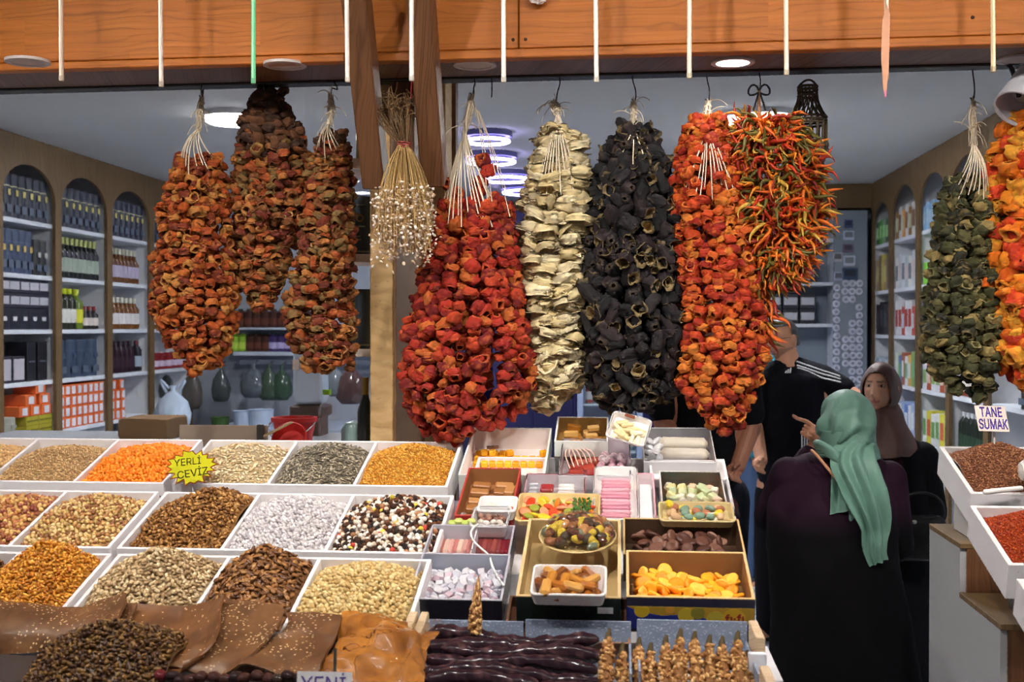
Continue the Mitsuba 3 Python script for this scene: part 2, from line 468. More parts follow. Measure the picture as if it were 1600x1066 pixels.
# ---------------------------------------------------------------- LED tubes in the foreground
tube_px = [(96, 124, (214, 190, 168)), (252, 133, (222, 200, 186)), (396, 128, (120, 205, 150)), (543, 126, (226, 214, 200)), (643, 124, (232, 226, 214)), (787, 126, (235, 226, 212)),
           (932, 126, (230, 220, 202)), (1077, 120, (228, 214, 186)), (1229, 115, (226, 206, 178)), (1385, 122, (224, 190, 160)), (1552, 110, (226, 200, 160))]
t_body = lathe([(0.0, 0.006), (0.0075, 0.006), (0.0075, 0.9), (0.0, 0.9)], 12)
for i, (px, py, c) in enumerate(tube_px):
    p = at(px, py, 3.7)
    k = thing('led_tube', f'{"green glowing" if i == 2 else "slim white"} LED tube hanging before the beam, {ordn[i]} from the left', 'LED tube', 'LED tubes before the beam')
    M = mat(p, rx=-0.0, ry=random.uniform(-0.012, 0.012))
    obj('tube', t_body, c, 'satin', k, 40, M)
    obj('strip', cbox((-0.0025, -0.0088, 0.01), (0.0025, -0.0074, 0.88)), tuple(min(255, int(q * 1.0 + 30)) for q in c), 'gloss', k, False, M)
    obj('end_cap', lathe([(0.0, -0.006), (0.0078, -0.005), (0.0085, 0.0), (0.0085, 0.012), (0.0, 0.012)], 12), tuple(int(q * 0.8) for q in c), 'satin', k, 40, M)


# ---------------------------------------------------------------- left stall: tilted white trays with heaps
SLOPE = 0.30
TH = math.atan(SLOPE)
DT = 0.37                                        # depth of a tray along the slope, over the ground
ROWS = [(4.06, at(350, 751, 4.06)[2]), (3.49, at(350, 852, 3.49)[2]), (2.93, at(350, 978, 2.93)[2])]
WHITE = (226, 222, 222)
WALL_H, WT = 0.10, 0.012


def tray_M(x0, row):
    Y, z = ROWS[row]
    return mat((x0, Y, z - WALL_H), rx=TH)         # local: x along the front, y up the slope, z out of the tray


def tray(x0, x1, divs, row, label, drop=0.0):
    k = thing('tray', label, 'display tray', 'white divided display trays')
    L, W = DT / math.cos(TH), x1 - x0
    M = mat((0, 0, drop)) @ tray_M(x0, row)
    b = 0.0015
    sp = lambda lo, hi: cbox(lo, hi, b)
    fp = obj('front_panel', sp((0, -WT, 0.0), (W, 0, WALL_H)), WHITE, 'satin', k, False, M)
    obj('back_panel', sp((0, L, 0), (W, L + WT, WALL_H)), WHITE, 'satin', k, False, M)
    obj('side_panel', sp((0, 0, 0), (WT, L, WALL_H)), WHITE, 'satin', k, False, M)
    obj('side_panel', sp((W - WT, 0, 0), (W, L, WALL_H)), WHITE, 'satin', k, False, M)
    obj('bottom', sp((WT, 0, 0), (W - WT, L, 0.006)), WHITE, 'satin', k, False, M)
    for d in divs:
        obj('divider', sp((d - x0 - WT / 2, 0, 0.006), (d - x0 + WT / 2, L, WALL_H - 0.001)), WHITE, 'satin', k, False, M)
    for x in (0.02, W - 0.02):
        obj('screw', lathe([(0.0, 0.003), (0.004, 0.002), (0.005, 0.0)], 8), (120, 120, 124), 'metal', fp, True, M @ mat((x, -WT, WALL_H / 2), rx=PI / 2))
    return k


def noise2(p, f, seed=0):
    return meshkit.fbm(np.column_stack([p * f, np.full(len(p), seed * 3.7)]), 3, seed) - 0.5


def heap(name, label, row, x0, x1, tmpl, size, cols, peak, base=0.086, px=0.5, py=0.55, seed=1, aspect=(1, 1, 1), lie=False, jit=0.25, weights=None, dark=0.6, M=None, L=None, cat='heap', edge_drop=0.010, bs='satin', width=0.37, fill=0.9):
    """A mound of grains over a tray compartment: one object of uncountable pieces."""
    g = np.random.default_rng(seed)
    if M is None: M = tray_M(0, row)
    if L is None: L = DT / math.cos(TH)
    W = x1 - x0
    def h(p):
        u, v = (p[:, 0] - x0) / W, p[:, 1] / L
        r = np.sqrt(((u - px) / (width * 1.5)) ** 2 + ((v - py) / (width * 1.45)) ** 2)
        rim = np.minimum.reduce([u, 1 - u, v + 0.3, 1 - v]) * 9
        dome = np.clip(1 - r / 1.35, 0, 1)
        bk = base - 0.032 * np.clip((v - 0.5) / 0.5, 0, 1)
        return bk + np.maximum(peak + 0.022 - bk, 0) * (dome ** 1.1) - edge_drop * np.exp(-np.clip(rim, 0, 9)) + 0.012 * noise2(p, 14, seed)
    s = size * fill
    gx, gy = np.meshgrid(np.arange(x0 + size * 0.5, x1 - size * 0.4, s), np.arange(size * 0.5, L - size * 0.35, s * 0.92))
    gx[::2] += s / 2
    P = np.column_stack([gx.ravel(), gy.ravel()]) + g.uniform(-jit, jit, (gx.size, 2)) * s
    keep = (P[:, 0] > x0 + size * 0.3) & (P[:, 0] < x1 - size * 0.3)
    P = P[keep]
    z = h(P) + g.normal(0, 0.22, len(P)) * size * 0.6
    extra = g.random(len(P)) < 0.22
    P2 = P[extra] + g.uniform(-.5, .5, (extra.sum(), 2)) * s
    P2 = P2[(P2[:, 0] > x0 + size * .4) & (P2[:, 0] < x1 - size * .4) & (P2[:, 1] > size * .4) & (P2[:, 1] < L - size * .3)]
    P = np.vstack([P, P2]); z = np.concatenate([z, h(P2) + size * 0.45])
    n = len(P)
    pos = np.column_stack([P, z])
    if lie:
        e = 1e-3
        nx = (h(P + [e, 0]) - h(P - [e, 0])) / (2 * e); ny = (h(P + [0, e]) - h(P - [0, e])) / (2 * e)
        N = np.column_stack([-nx, -ny, np.ones(n)]) + g.normal(0, 0.33, (n, 3))
        N /= np.linalg.norm(N, axis=1, keepdims=True)
        A = g.normal(size=(n, 3)); A -= N * (A * N).sum(1, keepdims=True); A /= np.linalg.norm(A, axis=1, keepdims=True)
        R = np.stack([A, np.cross(N, A), N], -1)
    else:
        R = rand_rot(n, g)
    cl = np.array([lin(c) for c in cols])
    ci = g.choice(len(cl), n, p=None if weights is None else np.array(weights) / np.sum(weights))
    C = cl[ci] * g.uniform(0.8, 1.15, (n, 1))
    S = np.asarray(aspect) * size * 0.5 * g.uniform(0.85, 1.15, (n, 1))
    v, f = VF(tmpl)
    shade = 1.0
    gm, gc = scatter((v, f), pos, R, S, C)
    nu, nv = 22, 24
    bx, by = np.meshgrid(np.linspace(x0, x1, nu), np.linspace(0.0, L, nv))
    B = np.column_stack([bx.ravel(), by.ravel()])
    bz = np.maximum(h(B) - size * 0.3, 0.008)
    bv, bf = np.column_stack([B, bz]), grid_faces(nu, nv)
    V = np.vstack([gm[0], bv]); F = np.vstack([gm[1], bf + len(gm[0])])
    Cc = np.vstack([gc, np.broadcast_to(cl.mean(0) * dark, (len(bv), 3))])
    return obj(name, (V, F), Cc, bs, smooth=True, M=M, label=label, cat=cat, kind='stuff')


def deform(t, fn):
    v, f = t
    return np.array([fn(*p) for p in v]), f


PEANUT = deform(ICO1, lambda x, y, z: (x * 1.0, y * (0.62 + 0.12 * math.cos(x * 4)), z * 0.6))
NUT = deform(ICO1, lambda x, y, z: (x * (1 + 0.10 * (z > 0.6)), y * 0.95, z * 1.08))
NUTL = ICO
ALMOND = deform(ICO1, lambda x, y, z: (x * 1.0, y * (0.55 - 0.22 * x), z * 0.34))
SEED = deform(ICO, lambda x, y, z: (x * 1.0, y * (0.42 - 0.18 * x), z * 0.2))
PSEED = deform(ICO, lambda x, y, z: (x * 1.0, y * (0.62 - 0.1 * x), z * 0.2))
CORN = deform(ICO, lambda x, y, z: (x * (0.9 + 0.3 * z), y * 0.8, z * 0.55))
PIST = deform(ICO1, lambda x, y, z: (x * 1.0, y * 0.62, z * 0.52))
RAISIN = deform(ICO1, lambda x, y, z: (x * (1 + 0.12 * math.sin(9 * y + 3 * z)), y * 0.66 * (1 + 0.2 * math.sin(7 * x + 5 * z)), z * 0.55 * (1 + 0.2 * math.sin(8 * y - 4 * x))))
WALNUT = deform(ICO1, lambda x, y, z: (x * (1 + 0.3 * math.sin(5 * y + 7 * z)), y * 0.75 * (1 + 0.3 * math.sin(6 * z + 4 * x)), z * 0.55 * (1 + 0.3 * math.sin(5 * x - 6 * y))))


def ux(row, px, frac=0.0):
    """World x of a divider whose front end shows at this pixel column."""
    Y, z = ROWS[row]
    pyy = {0: 751, 1: 853, 2: 955}[row]
    if row == 2: return atz(px, 955, ROWS[2][1] + 0.02)[0]
    return at(px, pyy, Y)[0]


XE = -0.545
R0 = [ux(0, p) for p in (-160, -14, 121, 262)], [ux(0, p) for p in (275, 422, 556)] + [ux(0, 702)]
R1 = [ux(1, p) for p in (-140, 22, 179)], [ux(1, p) for p in (190, 351, 512)] + [ux(1, 684)]
R2 = [ux(2, p) for p in (-240, -72, 94)], [ux(2, p) for p in (105, 303, 460)] + [ux(2, 652)]
for row, (A, B_) in enumerate((R0, R1, R2)):
    rn = ('back', 'middle', 'front')[row]
    tray(A[0], A[-1], A[1:-1], row, f'left white divided tray in the {rn} row of the nut stall')
    tray(B_[0], B_[-1], B_[1:-1], row, f'right white divided tray in the {rn} row of the nut stall')


def cell(A, i):
    return A[i] + (WT if i == 0 else WT / 2) + 0.001, A[i + 1] - (WT if i == len(A) - 2 else WT / 2) - 0.001


heap('chickpea_heap', 'heap of golden roasted chickpeas at the left edge of the back row', 0, *cell(R0[0], 0), ICO1, 0.0105, [(206, 164, 108), (218, 180, 126), (188, 142, 88)], 0.10, seed=11, px=0.6)
heap('roasted_chickpea_heap', 'heap of pale tan small roasted kernels left of the orange heap', 0, *cell(R0[0], 1), CORN, 0.0092, [(208, 172, 120), (190, 150, 98), (224, 192, 142), (170, 126, 76)], 0.105, seed=12, lie=True)
heap('orange_nut_heap', 'heap of bright orange coated nuts under the starburst sign', 0, *cell(R0[0], 2), ICO1, 0.0145, [(240, 138, 36), (246, 150, 48), (228, 120, 24)], 0.105, seed=13, aspect=(1, .9, .9), px=0.55, py=0.6)
heap('pumpkin_seed_heap', 'heap of flat cream pumpkin seeds right of the starburst sign', 0, *cell(R0[1], 0), PSEED, 0.0165, [(226, 204, 160), (236, 216, 176), (206, 180, 132)], 0.12, seed=14, lie=True, px=0.5, py=0.6)
heap('sunflower_seed_heap', 'heap of grey striped sunflower seeds in the back row', 0, *cell(R0[1], 1), SEED, 0.0185, [(158, 146, 124), (132, 120, 100), (180, 168, 146), (100, 92, 78)], 0.125, seed=15, lie=True, py=0.6, fill=0.62)
heap('roasted_corn_heap', 'heap of golden yellow roasted corn at the right end of the back row', 0, *cell(R0[1], 2), CORN, 0.0098, [(226, 168, 64), (212, 146, 46), (236, 184, 88), (190, 120, 34)], 0.125, seed=16, px=0.5, py=0.6)
heap('mixed_nut_heap', 'heap of reddish brown mixed nuts at the left edge of the middle row', 1, *cell(R1[0], 0), NUT, 0.0145, [(196, 150, 84), (150, 88, 60), (212, 172, 106), (128, 66, 50), (178, 118, 70)], 0.115, seed=21, px=0.65, py=0.6)
heap('mixed_nut_heap', 'heap of tan mixed nuts with hazelnuts and pistachios in the middle row', 1, *cell(R1[0], 1), PEANUT, 0.0155, [(206, 170, 110), (176, 126, 76), (220, 190, 134), (140, 92, 58), (190, 160, 96)], 0.12, seed=22, py=0.62, aspect=(1, 1.25, 1.25))
heap('walnut_heap', 'heap of brown walnut kernels below the starburst sign', 1, *cell(R1[1], 0), WALNUT, 0.0155, [(160, 112, 58), (138, 92, 46), (184, 138, 78), (112, 72, 36)], 0.15, seed=23, px=0.62, py=0.66)
heap('white_chickpea_heap', 'heap of white sugar coated chickpeas', 1, *cell(R1[1], 1), NUT, 0.0125, [(198, 192, 192), (208, 203, 202), (180, 174, 176)], 0.125, seed=24, py=0.62)
heap('dragee_heap', 'heap of dark brown and white dragees with a few coloured ones', 1, *cell(R1[1], 2), ICO1, 0.0165, [(232, 224, 212), (58, 38, 30), (96, 60, 40), (212, 192, 168), (214, 190, 70), (190, 70, 60), (40, 36, 36), (170, 120, 84)], 0.135, seed=25, weights=[7, 5, 4, 4, .8, .6, 2, 1.5], px=0.5, py=0.6, bs='gloss')
heap('golden_raisin_heap', 'heap of golden raisins at the left of the front row', 2, *cell(R2[0], 1), RAISIN, 0.0130, [(206, 142, 46), (188, 120, 32), (222, 162, 66), (172, 102, 28)], 0.17, seed=31, px=0.5, py=0.72, fill=0.8)
heap('golden_raisin_heap', 'corner of a second raisin heap beyond the left edge', 2, *cell(R2[0], 0), RAISIN, 0.0155, [(120, 74, 34), (90, 56, 28)], 0.12, seed=32, px=0.5, py=0.6)
heap('pistachio_heap', 'heap of pistachios in their shells in the front row', 2, *cell(R2[1], 0), PIST, 0.0165, [(190, 164, 122), (168, 140, 100), (206, 184, 144), (140, 112, 76)], 0.155, seed=33, lie=True, py=0.7, fill=0.75)
heap('almond_heap', 'heap of brown almonds in the front row', 2, *cell(R2[1], 1), ALMOND, 0.022, [(136, 90, 48), (112, 72, 38), (156, 110, 62), (94, 60, 34)], 0.165, seed=34, lie=True, fill=0.55, py=0.72)
heap('hazelnut_heap', 'heap of pale blanched hazelnuts in the front row', 2, *cell(R2[1], 2), NUT, 0.0128, [(200, 172, 114), (210, 188, 134), (184, 152, 94)], 0.13, seed=35, py=0.6)

# the table under the trays
tb = thing('stall_table', 'white stepped stall table under the nut trays', 'table')
for row, (Y, z) in enumerate(ROWS):
    obj('step', cbox((-3.0, Y + 0.03, 0.0), (XE - 0.01, Y + DT - 0.02, z - WALL_H - 0.012)), (206, 204, 206), 'satin', tb)

# starburst sign
def starburst(R, r, n, sx, sy, g):
    a = np.linspace(0, 2 * PI, 2 * n, endpoint=False)
    q = np.where(np.arange(2 * n) % 2 == 0, R, r) * g.uniform(0.88, 1.08, 2 * n)
    return Polygon(np.column_stack([np.cos(a) * q * sx, np.sin(a) * q * sy]))


g5 = np.random.default_rng(5)
sp_ = at(299, 730, 4.0)
sk = thing('starburst_sign', 'yellow green starburst paper sign with a red brown edge lettered YERLI CEVIZ', 'sign')
sb = starburst(1.0, 0.78, 17, 0.093, 0.066, g5)
SM = frame(sp_, RGT, -FWD * 1.0 + np.array([0, 0, 0.25])) @ mat((0, 0, 0), rz=0.12)
obj('backing', extrude(sb, 0.0015), (128, 58, 24), 'matte', sk, M=SM @ mat((0, 0, -0.002)))
obj('face', extrude(sb.buffer(-0.0032), 0.0015), (190, 186, 30), 'matte', sk, M=SM)
obj('lettering', letters('YERLİ', 0.024, 0.0008), (36, 34, 16), 'matte', sk, M=SM @ mat((-0.012, 0.008, 0.0016), rz=-0.02))
obj('lettering', letters('CEVİZ', 0.026, 0.0008), (36, 34, 16), 'matte', sk, M=SM @ mat((0.004, -0.034, 0.0016), rz=0.05))
obj('stick', tube([sp_ + (0, 0.004, -0.05), sp_ + (0.005, 0.03, -0.18)], 0.003, 6), (214, 206, 196), 'satin', sk, True)


# ---------------------------------------------------------------- strung dried vegetables hanging from the rail
def wrinkle(p, n, uv):
    return 0.6 * mikit.noise(p.x * 130, p.y * 130, p.z * 210) + 0.4 * mikit.noise(p.x * 300, p.y * 300, p.z * 420)


scene['dried'] = {'type': 'twosided', 'bsdf': {'type': 'bumpmap', 'tex': mikit.proc(wrinkle, 4e-4), 'scale': 0.011,
                  'bsdf': {'type': 'principled', 'base_color': {'type': 'mesh_attribute', 'name': 'vertex_color'}, 'roughness': 0.42, 'specular': 0.45}}}


def cup(seed, n=18, tall=0.75, lobes=4, crumple=0.20, mouth=0.55, long_wr=0.0, flat=0.0):
    """A dried hollow vegetable: crumpled cup, stem end at z = 0, open end up; about one unit wide. Returns vertices, faces, inside mask, rim mask."""
    g = np.random.default_rng(seed)
    prof = [(0.05, 0.0), (0.28, 0.0), (0.43, 0.12), (0.50, 0.32), (0.515, 0.52), (0.48, 0.72), (0.41, 0.90), (mouth * 0.66, 1.0), (mouth * 0.50, 0.93), (0.28, 0.55), (0.0, 0.34)]
    P = np.array(prof); P[:, 1] *= tall
    v, f = lathe(P, n)
    v = v.copy()
    ring_ = np.arange(len(v)) // n
    a = np.arctan2(v[:, 1], v[:, 0]); r = np.hypot(v[:, 0], v[:, 1])
    ph = g.uniform(0, 6, 4)
    k = 1 + 0.11 * np.cos(lobes * a + ph[0]) + 0.08 * np.cos(2 * a + ph[1]) + 0.05 * np.cos(7 * a + ph[3] + 2 * v[:, 2]) + long_wr * np.cos(9 * a + ph[2] + 2 * v[:, 2])
    nz = meshkit.noise(v * 3.3 + seed * 7.1) - 0.5
    nz2 = meshkit.noise(v * 7.0 + seed * 3.3) - 0.5
    k = k + crumple * nz * 1.6 + crumple * nz2 * 0.9
    fold = 1 + 0.11 * np.sin(v[:, 2] / tall * 17 + 3.0 * meshkit.noise(v * 2.1 + seed) * 2 + ph[3])
    k = k * np.where(ring_ < 7, fold, 1)
    v[:, 0] *= k; v[:, 1] *= k * (1 - flat)
    v[:, 2] += (meshkit.noise(v * 2.7 + 50 + seed) - 0.5) * 0.26 * tall
    v[:, 0] += v[:, 2] * g.normal(0, 0.18); v[:, 1] += v[:, 2] * g.normal(0, 0.18)
    v[:, 2] -= tall * 0.5
    return v, f, ring_ >= 9, (ring_ == 7) | (ring_ == 8)


def cup_shapes(seed, count, palette, inner, rim, size, bs='dried', rimk=0.5, **kw):
    """Shape dicts: count forms in every colour of the palette."""
    out = []
    for i in range(count):
        v, f, ins, rm = cup(seed + i, **kw)
        m = (meshkit.fbm(v * 3 + i * 9, 3, seed) - 0.5)[:, None]
        for j, c in enumerate(palette):
            col = np.broadcast_to(lin(c), v.shape) * (1 + 1.5 * m)
            alt = lin(palette[(j + 1) % len(palette)])
            col = np.where(m > 0.12, 0.5 * col + 0.5 * alt, col)
            col = np.where(ins[:, None], lin(inner) * (1 + m), col)
            if rim is not None: col = np.where(rm[:, None], (1 - rimk) * col + rimk * lin(rim), col)
            out.append(shape((v * size, f), np.clip(col, 0.002, 1), bs, True))
    return out


def interp_rows(rows, y):
    r = np.array(rows, float)
    return np.interp(y, r[:, 0], r[:, 1]), np.interp(y, r[:, 0], r[:, 2])


CORD = (222, 208, 184)
hook_col = (34, 32, 32)


def aim(d, g, spin=True):
    d = d / np.linalg.norm(d)
    a = np.cross(d, g.normal(size=3)); a /= np.linalg.norm(a)
    R = np.eye(4); R[:3, 0], R[:3, 1], R[:3, 2] = a, np.cross(d, a), d
    return R


def garland(name, label, part, rows, Yc, shapes, step, seed, hook_px, knot, fan, out=0.55, down=0.8, jitter=0.6, n_front=9, singles=300, depth=0.8, dmax=0.14, cats='garland', ragged=40, cordcol=CORD, scale=(0.85, 1.2), dark_top=None, loops=True):
    """Peppers strung on cords round an elliptical bundle whose outline (photo rows: y, left, right) is given at depth Yc."""
    g = np.random.default_rng(seed)
    k = thing(name, label, cats, 'garlands of dried vegetables')
    y0, y1 = rows[0][0], rows[-1][0]
    C = []
    for layer, (fac, share) in enumerate(((1.0, 1.0), (0.62, 0.6))):
        ns = int(n_front * share)
        for s in range(ns):
            phi = -PI * 0.62 + PI * 1.24 * (s + 0.5) / ns + g.normal(0, 0.05)
            if layer: phi = g.uniform(-PI, PI)
            y_end = y1 - abs(g.normal(0, ragged)) * (0.4 + abs(math.sin(phi)))
            yy = y0 + g.uniform(0, 12)
            wob = g.normal(0, 0.12)
            while yy < y_end:
                xl, xr = interp_rows(rows, yy)
                xc, hw = (xl + xr) / 2, (xr - xl) / 2
                mid = at(xc, yy, Yc)
                hwm = hw * mid[1] / FPX * 1.03
                hd = min(hwm * depth, dmax)
                ph = phi + wob * math.sin(yy / 60.0 + s)
                rr = fac * (1 + g.normal(0, 0.035))
                p = mid + np.array([(hwm - 0.012) * math.sin(ph) * rr, -hd * math.cos(ph) * rr, 0])
                o = np.array([math.sin(ph), -math.cos(ph), 0.0])
                C.append((layer, math.cos(ph), p, o, yy))
                yy += step * FPX / mid[1] * g.uniform(0.85, 1.2)
    # the ones that show most come first
    C.sort(key=lambda q: (q[0], -q[1]))
    rest = MB() if False else []
    n_single = 0
    for (layer, cz, p, o, yy) in C:
        sg = -1 if g.random() < 0.7 else 1
        d = o * out * g.uniform(-0.5, 1.3) + np.array([0, 0, sg * down]) * g.uniform(0.5, 1.6) + g.normal(0, jitter * 0.42, 3)
        M = aim(d, g)
        M[:3, :3] *= g.uniform(*scale)
        M[:3, 3] = p + g.normal(0, 0.008, 3)
        sh = shapes[int(g.integers(len(shapes)))]
        if dark_top and yy < dark_top[0] and g.random() < (dark_top[0] - yy) / 60.0 + 0.25: sh = dark_top[1][int(g.integers(len(dark_top[1])))]
        if n_single < singles and layer == 0:
            put(part, sh, k, M); n_single += 1
        else:
            rest.append((sh, M))
    if rest:
        V, F, Cc, n = [], [], [], 0
        for sh, M in rest:
            v, f, nn, uv, c = meshkit.WRITTEN[sh['filename']]
            V.append(v @ M[:3, :3].T + M[:3, 3]); F.append(f + n); Cc.append(c); n += len(v)
        obj('inner_' + part, (np.vstack(V), np.vstack(F)), np.vstack(Cc), 'dried', k, True, kind='stuff')
    # hook, knot and cords
    hx, hy = hook_px
    h0, h1 = at(hx, 118, Yc), at(knot[0], knot[1], Yc)
    top = np.array([h0[0], YR, zr + 0.005])
    obj('hook', tube(curve([top, top + (0.004, 0, -0.03), h1 + (0.006, 0, 0.03), h1 + (0.0, 0, 0.0), h1 + (-0.01, 0, 0.008)], 14), 0.0025, 6), hook_col, 'satin', k, True)
    if fan:
        kx, ky, yend, n = fan
        a = at(kx, ky, Yc)
        for i in range(n):
            u = (i + 0.5) / n * 2 - 1
            ye = yend + g.uniform(-10, 26)
            xl, xr = interp_rows(rows, min(max(ye, y0), y1))
            hwm = (xr - xl) / 2 * Yc / FPX
            e = at((xl + xr) / 2, ye, Yc) + np.array([hwm * 0.86 * math.sin(u * 1.35), -min(hwm * depth, dmax) * math.cos(u * 1.35) * 1.1 - 0.012, 0])
            mid = a * 0.5 + e * 0.5 + np.array([0.004 * u, -0.05, -0.004])
            a = at(kx, ky, Yc) + np.array([0, -0.02, 0])
            obj('cord', tube(curve([a + g.normal(0, 0.004, 3), mid, e], 7), 0.0026, 5), cordcol, 'matte', k, True)
        tie = MB()
        ln = a - h1
        for i in range(16):
            q = [h1 + g.normal(0, 0.006, 3), h1 * .5 + a * .5 + g.normal(0, 0.009, 3), a + g.normal(0, 0.006, 3)]
            tie.add(tube(curve(q, 7), 0.0022, 5), np.array(cordcol) * g.uniform(0.8, 1.08))
        for i in range(18):
            b = h1 * (t_ := g.uniform(0, 1)) + a * (1 - t_)
            d = g.normal(0, 0.022, 3)
            tie.add(tube(curve([b, b + d * 0.7 + (0, 0, 0.01), b + d * 1.5 - (0, 0, 0.015)], 6), 0.0016, 4), np.array(cordcol) * g.uniform(0.8, 1.1))
        for i in range(3):
            c_ = h1 * (0.5 - 0.4 * i / 2 + .3) + a * (0.2 + 0.4 * i / 2)
            t_ = np.linspace(0, 2 * PI, 13)
            tie.add(tube(c_ + np.stack([0.012 * np.cos(t_), 0.012 * np.sin(t_), 0.004 * np.sin(3 * t_)], 1), 0.0035, 5, False), cordcol)
        obj('knot', tie, None, 'matte', k, False)
    return k


BROWN = [(170, 78, 30), (152, 62, 26), (182, 100, 42), (120, 48, 26), (182, 122, 60)]
BROWN2 = [(156, 72, 34), (178, 112, 56), (112, 46, 30), (128, 74, 40), (126, 98, 56)]
DKTOP = [(84, 54, 38), (66, 44, 34), (104, 66, 42)]
RED = [(164, 44, 28), (138, 32, 26), (178, 62, 32), (112, 25, 25), (186, 96, 42)]
ORED = [(188, 66, 26), (168, 46, 24), (200, 88, 32), (146, 36, 24), (206, 118, 44)]
CREAM = [(226, 206, 156), (214, 192, 138), (234, 218, 176), (204, 184, 140)]
BLACK = [(24, 22, 24), (18, 17, 20), (34, 30, 32), (42, 32, 34)]
OLIVE = [(70, 70, 40), (56, 58, 36), (92, 88, 52), (46, 46, 34), (150, 130, 80)]
ORANGE = [(240, 140, 34), (228, 100, 28), (246, 168, 54), (206, 60, 30), (236, 120, 30)]
sBR = cup_shapes(100, 5, BROWN, (120, 50, 24), (214, 150, 80), 0.042, tall=0.62, mouth=0.7)
sBR2 = cup_shapes(110, 5, BROWN2, (110, 50, 26), (196, 146, 84), 0.042, tall=0.62, mouth=0.7)
sDK = cup_shapes(120, 3, DKTOP, (50, 34, 26), (120, 84, 56), 0.052, tall=0.6)
sRE = cup_shapes(130, 6, RED, (120, 30, 20), (220, 110, 50), 0.050, tall=0.74, mouth=0.45)
sOR = cup_shapes(140, 6, ORED, (150, 44, 20), (232, 140, 60), 0.045, tall=0.68, mouth=0.55)
sCR = cup_shapes(150, 6, CREAM, (206, 176, 116), (240, 226, 190), 0.082, tall=0.46, crumple=0.36, mouth=0.8, flat=0.18)
sBL = cup_shapes(160, 6, BLACK, (190, 160, 104), (206, 178, 122), 0.047, rimk=0.32, tall=1.75, crumple=0.2, mouth=0.75, long_wr=0.07)
sBL = sBL[:16] + cup_shapes(165, 5, BLACK, (120, 100, 70), (120, 100, 72), 0.047, rimk=0.25, tall=1.7, crumple=0.26, mouth=0.28, long_wr=0.09)
sOL = cup_shapes(170, 6, OLIVE, (120, 108, 62), (172, 156, 104), 0.05, tall=0.7, crumple=0.34)
sYE = cup_shapes(180, 6, ORANGE, (190, 84, 24), (248, 180, 76), 0.066, tall=0.85, crumple=0.36)

garland('pepper_garland', 'orange brown dried pepper garland, leftmost, with a white string tuft', 'pepper', [(248, 282, 348), (280, 268, 352), (340, 252, 358), (400, 248, 364), (480, 240, 372), (530, 258, 368), (560, 284, 348), (588, 292, 332)], 4.50, sBR, 0.0255, 1, (315, 120), (315, 152), (314, 205, 262, 9), n_front=15, ragged=26)
garland('pepper_garland', 'brown dried pepper garland with a dark withered top, second from the left', 'pepper', [(150, 405, 438), (190, 384, 458), (240, 372, 482), (290, 370, 486), (350, 366, 476), (400, 368, 452), (440, 378, 440), (482, 388, 424)], 4.58, sBR2, 0.0255, 2, (421, 120), (421, 148), None, n_front=15, ragged=34, dark_top=(250, sDK))
garland('pepper_garland', 'narrow brown dried pepper garland just left of the stone pillar', 'pepper', [(214, 504, 530), (240, 492, 542), (280, 482, 548), (360, 474, 550), (420, 462, 550), (480, 446, 550), (540, 460, 552), (582, 474, 546)], 4.50, sBR2, 0.0255, 3, (521, 120), (517, 150), (517, 196, 236, 7), n_front=12, ragged=26, dark_top=(238, sDK))
garland('pepper_garland', 'large deep red dried pepper garland right of the stone pillar', 'pepper', [(318, 690, 792), (340, 682, 795), (360, 676, 798), (420, 664, 808), (480, 652, 818), (550, 640, 826), (600, 632, 832), (640, 642, 806), (668, 660, 776), (694, 696, 734)], 4.44, sRE, 0.032, 5, (738, 120), (738, 148), (727, 212, 338, 17), n_front=18, ragged=34, dmax=0.17)
garland('cream_garland', 'cream coloured dried aubergine garland between the red and the black one', 'dried_slice', [(206, 852, 894), (240, 842, 904), (290, 830, 914), (350, 822, 916), (420, 820, 914), (500, 822, 908), (570, 824, 906), (606, 830, 902), (640, 836, 872)], 4.50, sCR, 0.034, 6, (873, 120), (868, 160), (872, 182, 292, 13), n_front=8, ragged=22, out=0.5, down=0.9, jitter=0.45)
garland('aubergine_garland', 'black dried aubergine garland with pale hollow ends', 'aubergine', [(206, 968, 1008), (250, 948, 1028), (300, 932, 1048), (370, 922, 1056), (450, 914, 1062), (520, 912, 1064), (570, 926, 1060), (610, 938, 1046), (640, 952, 1016)], 4.50, sBL, 0.038, 7, (988, 120), (991, 158), (990, 206, 240, 5), n_front=14, ragged=26, out=1.0, down=0.35, jitter=0.75, dmax=0.16)
garland('pepper_garland', 'bright orange red dried pepper garland with a cream cord top beside the chili bunch', 'pepper', [(186, 1082, 1126), (220, 1068, 1136), (270, 1056, 1150), (340, 1056, 1168), (420, 1060, 1178), (500, 1064, 1188), (560, 1066, 1192), (600, 1066, 1176), (640, 1080, 1162), (674, 1110, 1150)], 4.46, sOR, 0.029, 8, (1105, 120), (1106, 158), (1104, 200, 300, 13), n_front=17, ragged=32, dmax=0.16)
garland('green_pepper_garland', 'dark olive green dried pepper garland above the sumac heap', 'pepper', [(284, 1488, 1538), (310, 1474, 1546), (360, 1466, 1552), (430, 1460, 1560), (500, 1452, 1564), (550, 1446, 1562), (586, 1464, 1556), (622, 1498, 1546)], 4.50, sOL, 0.034, 10, (1519, 120), (1520, 156), (1518, 228, 300, 11), n_front=12, ragged=26)
garland('pepper_garland', 'yellow orange dried pepper garland at the right edge beneath the spotlight', 'pepper', [(186, 1580, 1640), (240, 1566, 1662), (300, 1558, 1678), (380, 1556, 1682), (470, 1556, 1684), (550, 1562, 1676), (604, 1576, 1650)], 4.44, sYE, 0.046, 11, (1612, 120), (1610, 150), (1610, 170, 250, 8), n_front=11, ragged=22)

